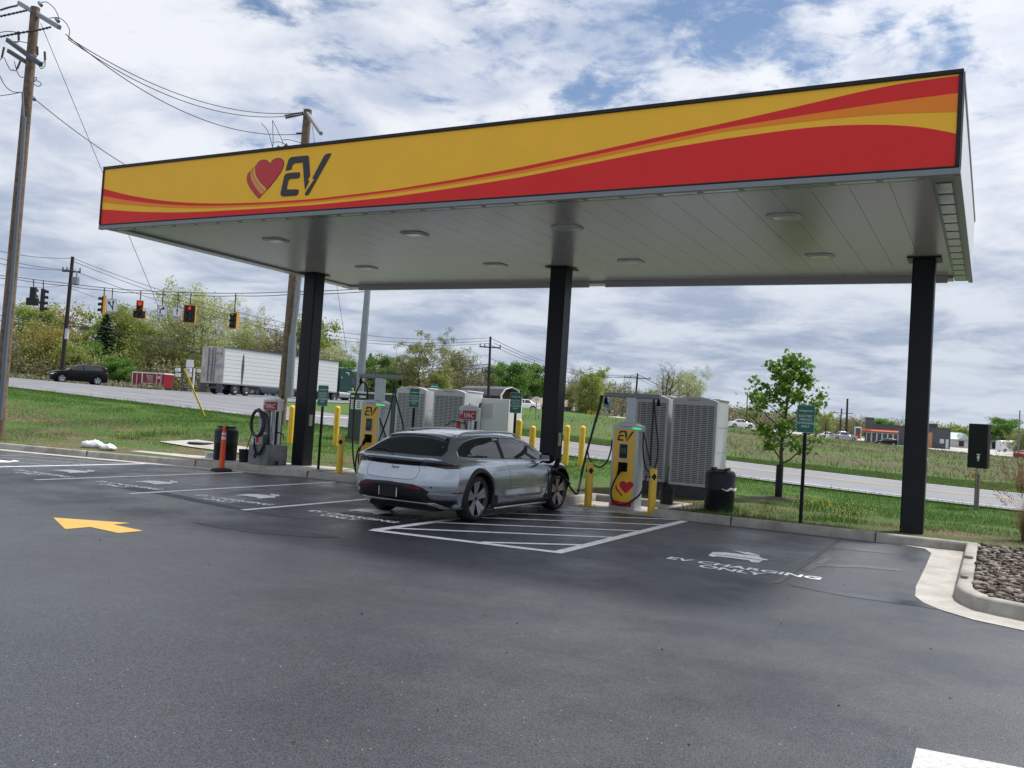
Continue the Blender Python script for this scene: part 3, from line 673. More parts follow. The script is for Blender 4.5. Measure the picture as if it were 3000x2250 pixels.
for u, v in ((808, 706), (1215, 688), (1662, 669), (2298, 637), (1074, 786), (1452, 778), (1848, 767), (2402, 752)):
    p = onz(u, v, ZB)
    mb = MB(); mb.cur = 0
    mb.prism([(-.24, -.13), (-.17, -.2), (.17, -.2), (.24, -.13), (.24, .13), (.17, .2), (-.17, .2), (-.24, .13)], lambda a, b, t: (p.x+a, p.y+b, ZB+.02-t), .022)
    f = cb('ceiling_light', mb, 'light_grey', bevel=.008)
    mb = MB(); mb.bx(p.x-.16, p.x+.16, p.y-.11, p.y+.11, ZB-.012, ZB-.0022); cb('lens', mb, 'lens', f, bevel=.008)
for x in (-14.82, -8.1, -1.14):
    y = 16.88; mb = MB(); mb.bx(x-.18, x+.18, y-.18, y+.18, .02, ZB+.0); o = cb('column', mb, 'column_paint', bevel=.02)
    mb = MB(); mb.bx(x-.27, x+.27, y-.27, y+.27, ZB-.012, ZB+.008); cb('cap_plate', mb, 'column_paint', o)
    mb = MB(); mb.bx(x+.181, x+.20, y-.06, y+.06, 1.13, 1.40); mb.bx(x+.2005, x+.212, y-.04, y+.04, 1.18, 1.34)
    mat('box_%d' % int(-x), (.42, .38, .3), .5); cb('outlet_box', mb, 'box_%d' % int(-x), o, bevel=.008)
# ================================================================ CHARGERS, CABINETS, STREET FURNITURE
mat('charger_body', (.50, .52, .545), .38, metal=.3, rvar=.06); mat('charger_yellow', (.85, .52, .045), .35); mat('screen', (.02, .025, .026), .08); mat('screen_glow', (.05, .085, .06), .1)
mat('brand_red', (.35, .06, .04), .5); mat('brand_grey', (.14, .15, .16), .5); mat('led_green', (.03, .75, .2), .3, emit=.6); mat('mast_metal', (.45, .48, .49), .35, metal=.55, var=.08, vscale=6)
mat('arm_grey', (.27, .295, .315), .42); mat('cable_black', (.009, .009, .011), .45); mat('plug_black', (.007, .007, .008), .55, spec=.08)
def brand(parent, x, y, z, s, nrm=(0, -1)):
    a = lettering('charge', s, (x, y, z), (1, 0, 0), (0, 0, 1), 'brand_red', parent, 'brand_lettering', align='RIGHT')
    b = lettering('point', s, (x, y, z), (1, 0, 0), (0, 0, 1), 'brand_grey', parent, 'brand_lettering', align='LEFT')
def charger(loc, label, paths, plug_at=None):
    t = thing('ev_charger', label, 'EV charger', loc, 0, 'yellow fronted EV chargers by the kerb'); W, Dp, H = .53, .40, 1.70
    mb = MB()
    mb.prism([(-W/2, 0), (W/2, 0), (W/2, H-.06), (W/4, H-.012), (0, H), (-W/4, H-.012), (-W/2, H-.06)], lambda a, b, s: (a, s, b), Dp); mb.bx(-W/2-.02, W/2+.02, -.02, Dp+.02, -.01, .025)
    body = mb.build('cabinet', 'charger_body', t, bevel=.018)
    mb = MB(); mb.bx(W/2+.0005, W/2+.006, .0, Dp, 1.52, 1.526); mb.bx(-W/2+.02, W/2-.02, -.004, -.0005, H-.13, H-.127); mb.build('seam', 'dark_grey', body)
    x0, x1 = -.215, .21
    mb = MB(); mb.bx(x0, x1, -.008, -.0005, .965, 1.565); mb.cur = 1
    mb.prism(EVN[0], lambda a, b, s: (-.155+a*.22, -.0085-s, 1.33+b*.205), .004)
    for q in EVN[1:]: mb.prism(q, lambda a, b, s: (-.155+a*.22, -.0085-s, 1.33+b*.205), .004)
    mb.build('upper_panel', ['charger_yellow', 'logo_dark'], t)
    mb = MB(); mb.bx(x0, x1, -.008, -.0005, .055, .945)
    for q, mi in ((HN[0], 1), (HN[3], 1), (HN[1], 0), (HN[2], 0)):
        mb.cur = mi; P = sp2(q, 3, True) if q is HN[0] else q
        mb.flat(P, lambda a, b: (-.14+a*.30, -.0095-.0004*mi, .25+b*.30))
    mb.cur = 1; mb.flat([(x0, .056), (x1, .056), (x1, .165), (.12, .145), (.0, .14), (-.12, .16), (x0, .19)], lambda a, b: (a, -.0095, b))
    mb.cur = 2; mb.flat([(x0, .196), (-.12, .166), (0, .147), (.12, .152), (x1, .171), (x1, .177), (.12, .159), (0, .155), (-.12, .174), (x0, .205)], lambda a, b: (a, -.0095, b))
    mb.build('lower_panel', ['charger_yellow', 'heart_red', 'heart_orange'], t)
    mb = MB(); mb.bx(-.105, .085, -.022, -.0005, .985, 1.285); s = mb.build('screen', 'light_grey', t, bevel=.004)
    mb = MB(); mb.cur = 0; mb.bx(-.09, .07, -.026, -.0225, 1.0, 1.27); mb.cur = 1; mb.bx(-.07, .05, -.027, -.0262, 1.09, 1.2); mb.build('glass', ['screen', 'screen_glow'], s)
    mb = MB(); mb.bx(-.105, .085, -.03, -.0005, .735, .915); mb.bx(-.09, .07, -.06, -.031, .9, .914); hs = mb.build('holster', 'plug_black', t, bevel=.008)
    mb = MB(); mb.tube([(-.01, -.045, .83), (-.03, -.1, .77), (-.06, -.13, .67)], [.05, .042, .026], 10); mb.build('connector', 'plug_black', hs, smooth=40)
    mb = MB(); mb.bx(W/2-.12, W/2+.006, -.006, .15, 1.575, 1.605); mb.build('status_light', 'led_green', t, bevel=.003)
    brand(t, .01, -.003, 1.622, .055)
    mb = MB(); mb.bx(-.10, .10, Dp-.17, Dp-.03, H-.3, 2.2)
    for x in (-.05, .0, .05): mb.bx(x-.004, x+.004, Dp-.174, Dp-.17, H-.02, 2.19)
    mb.build('mast', 'mast_metal', t, bevel=.01)
    mb = MB(); mb.cyl((-.60, Dp-.1, 2.235), (.57, Dp-.1, 2.235), .05, n=16); mb.cyl((-.105, Dp-.1, 2.235), (-.09, Dp-.1, 2.235), .054, n=16); mb.build('arm', 'arm_grey', t, smooth=40)
    for sx in (-.57, .54):
        mb = MB(); mb.cyl((sx, Dp-.1, 2.19), (sx, Dp-.1, 2.06), .02, .045, n=10); mb.build('cable_clamp', 'plug_black', t, smooth=40)
    L0 = Vector(loc)
    for p, r in paths:
        mb = MB(); mb.tube([q-L0 for q in spline([tuple(x) for x in p], 7)], r, 8); mb.build('cable', 'cable_black', t, smooth=180)
    return t
pr = onz(1819, 1491.5, .006); CR_ = Vector((pr.x, pr.y, .006))
def AP(*L): return [at(u, v, d) for u, v, d in L]
yA = CR_.y+.30
def yp(u, v, dy=0): return ony(u, v, yA+dy)
PORT = [None]
ground_pt = onz(1689, 1447, .03)
PORT = at(1612, 1372, 17.05)
rp = [([yp(1762, 1158), yp(1755, 1195), yp(1733, 1275), yp(1715, 1340, -.1), yp(1703, 1395, -.2), at(1694, 1440, 17.2)], .026),
      ([yp(1766, 1160), yp(1752, 1215), yp(1728, 1290), yp(1722, 1325), yp(1732, 1352), yp(1756, 1369), yp(1778, 1352), yp(1790, 1318), yp(1793, 1290, -.1)], .017),
      ([yp(1915, 1168), yp(1913, 1220), yp(1908, 1300), yp(1905, 1365)], .02), ([yp(1916, 1168), yp(1921, 1230), yp(1927, 1290), yp(1926, 1340), yp(1918, 1372)], .017),
      ([yp(1886, 1265, -.1), yp(1884, 1320, -.1), yp(1890, 1365), yp(1905, 1390), yp(1908, 1420)], .017), ([yp(1887, 1270), yp(1897, 1320), yp(1904, 1352)], .013),
      ([CR_+Vector((-.06, -.13, .67)), CR_+Vector((-.13, -.15, .5)), CR_+Vector((-.165, -.16, .32)), CR_+Vector((-.10, -.16, .15)), CR_+Vector((.06, -.15, .09)), CR_+Vector((.25, -.05, .2)), CR_+Vector((.36, .1, .36)), CR_+Vector((.42, .2, .7))], .019)]
chR = charger(CR_, 'yellow fronted EV charger beside the trash barrel, its left cable plugged into the car', rp)
CL_ = onz(1073, 1392, .155)
yA = CL_.y+.30
lp = [([yp(1063, 1118), yp(1050, 1135), yp(1040, 1165), yp(1036, 1220), yp(1033, 1300), yp(1036, 1350), yp(1041, 1378)], .02),
      ([yp(1064, 1118), yp(1074, 1130), yp(1077, 1150), yp(1076, 1175, .1)], .02),
      ([yp(1153, 1122), yp(1151, 1160), yp(1138, 1215, -.1), yp(1112, 1285, -.35), yp(1090, 1335, -.45), yp(1070, 1372, -.45), yp(1054, 1370, -.45), yp(1050, 1340, -.45), yp(1057, 1308, -.45)], .018),
      ([yp(1154, 1122), yp(1160, 1165), yp(1175, 1220), yp(1182, 1255), yp(1181, 1280)], .02), ([yp(1112, 1225, -.3), yp(1122, 1255, -.2), yp(1134, 1290)], .016),
      ([CL_+Vector((-.06, -.13, .67)), CL_+Vector((-.17, -.14, .55)), CL_+Vector((-.2, -.15, .3)), CL_+Vector((-.22, -.12, .08)), CL_+Vector((-.27, 0, .02))], .019)]
chL = charger(Vector((CL_.x, CL_.y, .155)), 'yellow fronted EV charger behind the silver car, idle with all its cables hanging', lp)

# ---- power cabinets
mat('cab_grey', (.50, .52, .535), .42, metal=.15, var=.05, vscale=1.5); mat('cab_light', (.56, .585, .60), .42, metal=.15, var=.05, vscale=1.5); mat('slot', (.06, .065, .068), .6); mat('plinth', (.07, .075, .075), .8, var=.2, vscale=5)
def power_cabinet(loc, label, rz=0., W=1.0, Dp=1.0, H=1.95, P=.24):
    t = thing('power_cabinet', label, 'power cabinet', loc, rz, 'grey louvred power cabinets behind the chargers')
    mb = MB(); n = 10; arch = [(-W/2+W*i/n, H+P-.09+.09*(1-(2*i/n-1)**2)) for i in range(n+1)]
    mb.prism([(-W/2, P), (W/2, P)]+arch[::-1], lambda a, b, s: (a, s, b), .16); mb.build('front_cover', 'cab_grey', t, bevel=.012)
    mb = MB(); mb.bx(-W/2+.015, W/2-.015, .161, Dp, P, H+P-.06); mb.bx(-W/2, W/2, .162, Dp+.01, H+P-.06, H+P-.02); b = mb.build('housing', 'cab_light', t, bevel=.012)
    mb = MB()
    for z in (P+.75, P+1.3): mb.bx(W/2-.0149, W/2-.0125, .17, Dp, z, z+.006)
    mb.build('seam', 'dark_grey', b)
    mb = MB(); cols, rows = 6, 42; x0 = -W/2+.05; w = (W-.1)/cols; z0 = P+.06; h = (H-.25)/rows
    for c in range(cols):
        for r in range(rows): mb.bx(x0+c*w+.012, x0+c*w+w-.012, -.0035, -.0005, z0+r*h+h*.28, z0+r*h+h*.78)
    mb.build('louvre', 'slot', t)
    mb = MB()
    for r in range(rows):
        mb.box((0, -.008, z0+r*h+h*.86), (W-.1, .016, h*.16), m=Matrix.Rotation(.5, 3, 'X'))
    mb.build('louvre_blade', 'cab_grey', t)
    brand(t, .0, -.003, H+P-.075, .06)
    mb = MB(); mb.bx(-W/2+.03, W/2-.03, .04, Dp-.02, -.05, P-.001); mb.build('plinth', 'plinth', t)
    return t
p2 = at(1954, 1454, 19.6); p1 = at(1819, 1452, 20.0)
print('cab', p2, p1)
pc = power_cabinet((p2.x+.51, p2.y, p2.z+.03), 'grey louvred power cabinet standing right behind the trash barrel')
dup(pc, (p2.x-.62, p2.y+.12, p2.z+.05), None, 'grey louvred power cabinet half hidden behind the front charger mast')
pa = at(1163.5, 1136, 25.2); pb = at(1272, 1143, 24.6)
zc = gz(pa.x, pa.y); print('cabL', pa, pb, zc)
for p, lb in ((pa, 'grey louvred power cabinet standing next to the green transformer'), (pb, 'grey louvred power cabinet beside the plain white switchgear cabinet')):
    dup(pc, (p.x+.5, p.y, p.z-2.13), None, lb)
mb = MB(); mb.bx(p2.x-1.4, p2.x+1.3, p2.y-.25, p2.y+1.3, -.1, p2.z-.0); mb.build('cabinet_pad', 'slab', kind='structure')
mb = MB(); mb.bx(pa.x-.3, pb.x+1.5, pa.y-.2, pa.y+1.3, -.1, pa.z-2.17); mb.build('cabinet_pad', 'slab', kind='structure')
# switchgear
mat('white_box', (.63, .65, .68), .4, var=.04, vscale=1)
s0 = at(1410, 1166, 25.0); t = thing('switchgear_cabinet', 'tall plain white switchgear cabinet with one small vent, behind the air machine', 'cabinet', (s0.x+.45, s0.y, s0.z-2.05))
mb = MB(); mb.bx(-.45, .45, 0, .8, 0, 2.05); mb.build('housing', 'white_box', t, bevel=.01)
mb = MB(); mb.bx(-.4, .42, -.018, -.0005, .1, 1.98); mb.build('door', 'white_box', t, bevel=.006)
mb = MB()
for i in range(12): mb.bx(-.38, -.06, -.03, -.0185, 1.5+.035*i, 1.52+.035*i)
mb.build('vent', 'light_grey', t)
# transformer
g0 = at(1014, 1309, 28.5); gzz = g0.z
t = thing('transformer', 'dark green pad-mounted transformer behind the left charger, with warning labels', 'transformer', (g0.x+.95, g0.y, gzz))
mb = MB(); mb.bx(-.95, .95, 0, 1.5, .08, 1.72); mb.build('housing', 'green_box', t, bevel=.02)
mb = MB(); mb.bx(-.99, .99, -.05, 1.55, 1.722, 1.78); mb.build('lid', 'light_grey', t, bevel=.01)
mb = MB(); mb.bx(-.01, .01, -.012, -.0005, .15, 1.65); mb.bx(.04, .08, -.03, -.0005, .8, .95); mb.build('door_gap', 'dark_grey', t)
mb = MB(); mb.bx(-.9, -.68, -.004, -.0005, 1.6, 1.66); mb.bx(-.55, -.3, -.004, -.0005, 1.6, 1.66); mb.bx(-.87, -.2, -.004, -.0005, 1.22, 1.52); mb.cur = 1
for i in range(4):
    for j in range(3): mb.bx(-.83+.2*j, -.7+.2*j, -.006, -.0042, 1.27+.06*i, 1.295+.06*i)
mb.build('label', ['sign_white', 'dark_grey'], t)
mb = MB(); mb.bx(-1.3, 1.3, -.35, 1.8, -.4, .079); mb.build('base_pad', 'slab', t)

# ---- bollards
def short_bollard(loc, label):
    t = thing('short_bollard', label, 'bollard', loc, 0, 'short yellow bollards guarding the chargers')
    mb = MB(); mb.lathe([(0, 0), (.075, 0), (.075, .84), (.068, .853), (0, .856)], n=20); mb.build('post', 'yellow_paint', t, smooth=40)
    mb = MB(); mb.bx(-.13, .13, -.13, .13, -.005, .014); [mb.cyl((x, y, .014), (x, y, .035), .012, n=6) for x in (-.1, .1) for y in (-.1, .1)]; mb.build('base_plate', 'yellow_paint', t)
    mb = MB()
    for a in (.72, -1.0):
        P = [(-.5, 0), (0, -.07), (.5, 0), (0, .07)]; R = []
        for i in range(9):
            f = -.5+i/8; h = .07*(1-abs(f)*2)
            R.append([(.0765*sin(a+f*1.5), -.0765*cos(a+f*1.5), .70+z) for z in (-h, h)])
        mb.grid(R)
    mb.build('black_diamond', 'black_plastic', t); return t
bR = onz(1722, 1482, .006)
b1_ = short_bollard((bR.x, bR.y, .006), 'short yellow bollard between the silver car and the front charger')
for (u, v, z, lb) in ((1907.5, 1504, .006, 'short yellow bollard right of the front charger, cables hanging behind it'), (993, 1385, .155, 'short yellow bollard left of the charger that stands behind the car'), (1124, 1398, .155, 'short yellow bollard mostly hidden by the silver car rear')):
    p = onz(u, v, z); dup(b1_, (p.x, p.y, z), random.uniform(-.3, .3), lb)
def tall_bollard(loc, label):
    mb = MB(); mb.lathe([(0, -.2), (.085, -.2), (.085, 1.2), (.078, 1.235), (.06, 1.262), (.03, 1.28), (0, 1.285)], n=20)
    o = mb.build('tall_bollard', 'yellow_paint', smooth=60); o.location = loc; return tag(o, label, 'bollard', 'tall round topped yellow bollards on the grass')
tb = None
for u, vt, D, lb in ((857, 1187, 26.5, 'tall yellow round-topped bollard between the air machine and the left column'), (990, 1189, 26.5, 'tall yellow bollard left of the green transformer'), (1513, 1246, 27.5, 'tall yellow bollard partly hidden by a sign post'),
                     (1522, 1227, 24.5, 'tallest looking yellow bollard beside the sign post behind the car bonnet'), (1562, 1247, 24.5, 'tall yellow bollard left of the middle column'), (1663, 1245, 25.5, 'tall yellow bollard just right of the middle column'), (1708, 1247, 25.5, 'tall yellow bollard behind the hanging cable loop')):
    p = at(u, vt, D); loc = (p.x, p.y, p.z-1.285)
    if tb is None: tb = tall_bollard(loc, lb)
    else: o = tb.copy(); COL.objects.link(o); o.location = loc; o['label'] = lb
# ---- signs
def ev_sign(loc, ztop, label, s=1.):
    t = thing('ev_sign', label, 'sign', loc, 0, 'green electric vehicle charging signs'); w, h = .155, .245
    mb = MB(); post = (.03, .02)
    mb.bx(-.03, -.012, -.012, .012, -.1, ztop-.05); mb.bx(.012, .03, -.012, .012, -.1, ztop-.05); mb.bx(-.0121, .0121, .0, .012, -.1, ztop-.051); mb.build('post', 'black_metal', t)
    def rr(a, b, r):
        P = []
        for cx, cy, a0 in ((a-r, b-r, 0), (-a+r, b-r, 90), (-a+r, -b+r, 180), (a-r, -b+r, 270)):
            P += [(cx+r*cos(radians(a0+k*22.5)), cy+r*sin(radians(a0+k*22.5))) for k in range(5)]
        return P
    zc = ztop-h
    mb = MB(); mb.prism(rr(w, h, .025), lambda a, b, q: (a, -.014-q, zc+b), .003); mb.cur = 1; mb.prism(rr(w-.007, h-.007, .02), lambda a, b, q: (a, -.0172-q, zc+b), .001)
    pn = mb.build('panel', ['sign_white', 'sign_green'], t)
    mes = []
    for txt, dz, sz in (('-chargepoint+', .145, .045), ('ELECTRIC', .05, .055), ('VEHICLE', -.012, .055), ('CHARGING', -.074, .055), ('ONLY', -.136, .055)):
        m = text_mesh(txt, sz, bold=.0016); m.transform(frame((0, -.0186, zc+dz), (1, 0, 0), (0, 0, 1))); m.materials.clear(); m.materials.append(M['sign_white']); mes.append(m)
    for z in (-.215, .215):
        q = MB(); q.cyl((0, -.0183, zc+z), (0, -.021, zc+z), .006, n=8); mes.append(q.mesh('bolt', 'sign_white'))
    ob = link('lettering', join_meshes('lettering', mes), pn); return t
q = onz(2345, 1530, .14); sg = ev_sign((q.x, q.y, .13), ony(2362, 1187, q.y).z-.13, 'green electric vehicle sign in front of the young maple tree')
q = onz(932, 1377, .14); q2 = ony(953, 1129, q.y)
for (x, y, z), lb in (((q.x, q.y, q2.z-(ony(2362, 1187, sg.location.y).z-.13)), 'green electric vehicle sign just right of the left column'),
                  (tuple(at(1217, 1138, 22.6)-Vector((0, 0, ony(2362, 1187, sg.location.y).z-.13))), 'green electric vehicle sign in front of the louvred cabinets'),
                  (tuple(at(1514, 1150, 21.2)-Vector((0, 0, ony(2362, 1187, sg.location.y).z-.13))), 'green electric vehicle sign left of the middle column')):
    dup(sg, (x, y, z), 0, lb)
def onzb(u, v, z, back):
    p = onz(u, v, z); d = Vector((p.x, p.y)).normalized()*back; return Vector((p.x+d.x, p.y+d.y, z))
# ---- barrels, bucket, cups, delineator, bags
mat('barrel', (.009, .012, .016), .5, spec=.3, var=.3, vscale=5, bump=.1, bscale=30); mat('bag_white', (.7, .7, .72), .5, bump=.3, bscale=12)
def barrel(loc, label, bag):
    t = thing('trash_barrel', label, 'trash can', loc, 0, 'black plastic trash barrels')
    mb = MB(); mb.lathe([(.0, 0), (.265, 0), (.275, .02), (.28, .4), (.287, .41), (.287, .43), (.28, .44), (.285, .70), (.278, .73), (.25, .765), (.17, .785), (.165, .76), (.0, .74)], n=36); mb.build('drum', 'barrel', t, smooth=50)
    mb = MB(); mb.bx(-.155, .155, -.155, .155, .787, .80); mb.bx(-.15, -.11, -.15, .15, .8001, .83); mb.bx(.11, .15, -.15, .15, .8001, .83); mb.build('lid_rim', 'barrel', t, bevel=.005)
    if bag:
        mb = MB(); P = [(.295*cos(a), .295*sin(a), .43+.018*sin(a*9)) for a in np.linspace(-1.2, .55, 16)]; mb.tube(P, [.004+.022*sin(pi*i/15) for i in range(16)], 7)
        mb.build('bag_edge', 'bag_white', t, smooth=180)
    return t
q = onzb(2105, 1500, .13, .2); barrel((q.x, q.y, .13), 'black trash barrel with a white bag edge showing, on the grass by the right cabinets', True)
q = onzb(658, 1349, .152, .22); barrel((q.x, q.y, .152), 'black trash barrel standing behind the orange post on the left slab', False)
def bucket(loc, label, handle=True):
    t = thing('bucket', label, 'bucket', loc, random.uniform(0, 3), 'black squeegee buckets')
    mb = MB(); mb.lathe([(0, 0), (.125, 0), (.15, .29), (.156, .29), (.156, .31), (.146, .31), (.13, .03), (0, .03)], n=24); mb.build('pail', 'black_plastic', t, smooth=40)
    mb = MB(); mb.tube([(.15*cos(a), .15*sin(a), .27-.11*sin(a)) for a in np.linspace(0, pi, 14)], .004, 6); mb.build('handle', 'light_grey', t)
    mb = MB(); mb.tube([(-.05, 0, .05), (.1, .1, .75)], .011, 8); mb.build('stick', 'black_plastic', t); return t
q = onzb(716, 1355, .152, .12); bk = bucket((q.x, q.y, .152), 'black bucket with a stick beside the left air machine')
q = onzb(1952, 1478, .13, .1); dup(bk, (q.x, q.y, .13), 1., 'black bucket behind the short bollard right of the front charger')
mat('foam_cup', (.5, .53, .56), .5); cup = None
for i, (u, lb) in enumerate(((607, 'grey white cup at the left end of the row beside the barrel'), (615, 'middle one of the small cups beside the barrel'), (622, 'grey white cup closest to the black barrel'))):
    q = onz(u, 1342, .152)
    if cup is None:
        mb = MB(); mb.lathe([(0, 0), (.05, 0), (.055, .1), (.06, .12), (.052, .15), (0, .155)], n=14); cup = mb.build('cup', 'foam_cup', smooth=40); o = cup
    else: o = cup.copy(); COL.objects.link(o)
    o.location = (q.x, q.y, .152); tag(o, lb, 'cup', 'small cups beside the barrel')
q = onz(649, 1372, 0); k_ = min(1, (yk(q.x)-.28)/q.y); t = thing('delineator_post', 'orange delineator post with white reflective bands on a black rubber base', 'delineator', (q.x*k_, q.y*k_, .001))
mb = MB(); mb.lathe([(0, 0), (.235, 0), (.235, .03), (.18, .06), (.07, .075), (0, .075)], n=8); mb.build('base', 'rubber', t)
mb = MB(); mb.lathe([(.0, .07), (.066, .07), (.05, .85), (.045, .90), (.03, .91), (.034, .96), (.036, 1.02), (.03, 1.04), (0, 1.045)], n=20); mb.build('tube', 'orange', t, smooth=40)
mat('reflective', (.75, .68, .66), .4); mb = MB()
for z0, z1_ in ((.72, .79), (.83, .88)): mb.lathe([(.0515-.0205*(z0-.72)/.8+.0035, z0), (.0515-.0205*(z1_-.72)/.8+.0015, z1_)], n=20)
mb.build('reflective_band', 'reflective', t, smooth=40)
def sandbag(name, loc, s, lb, rz):
    bm = bmesh.new(); bmesh.ops.create_uvsphere(bm, u_segments=28, v_segments=16, radius=1)
    for v in bm.verts:
        x, y, z = v.co; k = (abs(x)**2.6+abs(y)**2.6)**(1/2.6)
        v.co = Vector((x*s, y*s*.62, (z*.34*s+.26*s)*(1+.07*sin(x*5+y*3)+.05*sin(y*9))))
        if v.co.z < 0: v.co.z = 0
        v.co += Vector((sin(y*11)*.015, sin(x*13)*.015, .012*sin(x*17+y*9)))
    me = bpy.data.meshes.new(name); bm.to_mesh(me); bm.free(); me.materials.append(M['bag_white'])
    o = link(name, me, smooth=180); o.location = loc; o.rotation_euler = (0, 0, rz); return tag(o, lb, 'sandbag', 'white sandbags on the kerb')
q = onzb(272, 1311, .16, .2); sandbag('sandbag', (q.x, q.y, .13), .34, 'larger white sandbag lying on the grass edge above the kerb', .2)
q = onzb(316, 1317, .16, .15); sandbag('sandbag', (q.x, q.y, .13), .27, 'flatter white sandbag slumped against the larger one', -.2)
# manhole
q = ongz(588, 1302); t = thing('manhole_cover', 'iron access cover set in the concrete pad behind the barrel', 'manhole cover', (q.x, q.y, gz(q.x, q.y)+.035))
mb = MB(); mb.lathe([(0, 0), (.36, 0), (.36, .015), (0, .018)], n=24); mb.build('frame', 'black_metal', t)
mb = MB(); [mb.bx(-.25+.1*i, -.2+.1*i, -.22, .22, .018, .028) for i in range(6)]; mb.build('lid', 'steel', t)
# ---- air machines
mat('vac_base', (.19, .21, .235), .55, var=.12, vscale=4, dirt=(.05, .05, .055), dscale=3); mat('vac_steel', (.58, .59, .58), .3, metal=.9, var=.1, vscale=4); mat('hose', (.035, .04, .05), .5); mat('vac_white', (.7, .72, .74), .4)
def air_machine(loc, label, hose=True, rz=0):
    t = thing('air_machine', label, 'air pump', loc, rz, 'air and vacuum machines')
    mb = MB(); mb.bx(-.4, .4, -.4, .4, 0, .47); b = mb.build('base', 'vac_base', t, bevel=.015)
    mb = MB(); mb.cyl((-.12, -.4005, .2), (-.12, -.404, .2), .07, n=20); mb.bx(.4005, .403, -.1, .05, 0, .1); mb.cyl((.4005, .25, .33), (.403, .25, .33), .02, n=10); mb.build('hole', 'rubber', b)
    mb = MB(); mb.bx(-.2, .16, -.12, .25, .47, 1.3); mb.build('tank_housing', 'vac_steel', t, bevel=.02)
    mb = MB(); mb.cyl((.17, .1, .47), (.17, .1, 1.3), .16, n=28); mb.build('vacuum_canister', 'vac_steel', t, smooth=40)
    mb = MB(); mb.cyl((.07, .02, 1.3), (.07, .02, 1.53), .29, n=36); mb.cur = 1
    R = [[(.07+.293*sin(a), .02-.293*cos(a), z) for z in (1.31, 1.5)] for a in np.linspace(-1.25, 1.15, 22)]; mb.grid(R); hd = mb.build('sign_drum', ['vac_white', 'red'], t, smooth=40)
    for txt, a0, z, s in (('AIR', -.55, 1.45, .13), ('VAC', .42, 1.395, .15)):
        m = text_mesh(txt, s, shear=.2, bold=.004)
        for v in m.vertices:
            a = a0+v.co.x/.295; v.co = Vector((.07+.2965*sin(a), .02-.2965*cos(a), z+v.co.y))
        m.materials.clear(); m.materials.append(M['sign_white']); link('lettering', m, hd)
    mb = MB(); mb.lathe([(.305, 1.528), (.305, 1.545), (.25, 1.59), (.13, 1.625), (0, 1.635)], (.07, .02, 0), n=32); mb.build('dome', 'vac_white', t, smooth=40)
    mb = MB(); mb.cyl((.30, .1, 1.55), (.33, .1, 1.68), .025, n=8); mb.cyl((-.1, .25, 1.55), (-.1, .25, 1.66), .02, n=8); mb.build('bracket', 'black_plastic', t)
    mb = MB(); mb.bx(-.22, .05, -.26, -.1205, .78, 1.28); mb.build('coin_box', 'light_grey', t, bevel=.015)
    mb = MB(); mb.bx(-.17, -.03, -.264, -.2605, 1.1, 1.24); mb.build('notice', 'red', t); mb = MB(); mb.bx(-.15, .05, -.44, -.30, .471, .72); mb.build('meter_box', 'light_grey', t, bevel=.006); mb = MB(); mb.bx(-.10, .03, -.443, -.4405, .5, .7); mb.build('notice', 'red', t)
    mb = MB(); mb.bx(-.36, -.18, -.34, -.1, .4705, .72); mb.cur = 1; mb.bx(-.34, -.22, -.343, -.3405, .5, .58); mb.build('side_box', ['light_grey', 'white_paint'], t, bevel=.006)
    mb = MB(); mb.bx(.3005, .305, -.1, .2, .48, 1.28); mb.build('sign_strip', 'rubber', t)
    if hose:
        mb = MB(); P = [(-.06+.29*cos(a)*(1-.06*a/6), -.36-.012*a, .98+.34*sin(a)*(1-.06*a/6)) for a in np.linspace(1.7, 1.7+4*pi, 60)]
        P += [(.1, -.3, 1.2), (.2, -.25, .9), (.16, -.2, .6), (.1, -.1, .5)]; mb.tube(spline(P, 2), .032, 10); mb.build('vacuum_hose', 'hose', t, smooth=180)
        mb = MB(); S = spline([(-.16, -.42, .62), (-.13, -.45, .42), (-.02, -.47, .27), (.1, -.47, .26), (.2, -.46, .38), (.24, -.42, .5)], 12); P = []
        for i in range(len(S)*6):
            f = i/6; k = min(int(f), len(S)-2); c = S[k].lerp(S[k+1], f-k); a = i*1.05; tg = (S[k+1]-S[k]).normalized(); n1 = tg.cross(Vector((0, 1, 0))).normalized()
            P.append(c+n1*(.03*cos(a))+Vector((0, .03*sin(a), 0)))
        mb.tube(P, .008, 5); mb.build('coil_hose', 'rubber', t, smooth=180)
        mb = MB(); mb.tube(spline([(.3, 0, .78), (.5, -.05, .77), (.62, -.08, .72), (.68, -.1, .62)], 5), .014, 6); mb.build('air_chuck', 'rubber', t, smooth=180)
    else:
        mb = MB(); mb.tube(spline([(.1, -.3, 1.22), (-.2, -.36, 1.25), (-.4, -.4, 1.15), (-.52, -.42, 1.0)], 5), .011, 6); mb.tube(spline([(.1, -.3, 1.25), (.2, -.33, 1.1), (.2, -.32, .7)], 5), .011, 6); mb.build('air_hose', 'rubber', t, smooth=180)
        mb = MB(); mb.bx(.20, .43, -.235, -.232, .6, 1.07); mb.build('side_sign', 'red', t)
        lettering('VAC', .16, (.33, -.237, .92), (1, 0, 0), (0, 0, 1), 'sign_white', t, shear=.2, bold=.003)
    return t
q = onz(783, 1364, .155); va_ = air_machine((q.x-.33, q.y+.34, .155), 'steel air and vacuum machine with coiled thick hose, left of the column'); va_.scale = (.8, .8, 1)
q = at(1377, 1186, 19.6); va_ = air_machine((q.x-.05, q.y, q.z-1.63), 'steel air and vacuum machine half hidden behind the silver car roof', hose=False); va_.scale = (.8, .8, 1)
mb = MB(); mb.bx(q.x-.6, q.x+.6, q.y-.6, q.y+.6, -.2, q.z-1.632); mb.build('pad', 'slab', kind='structure')
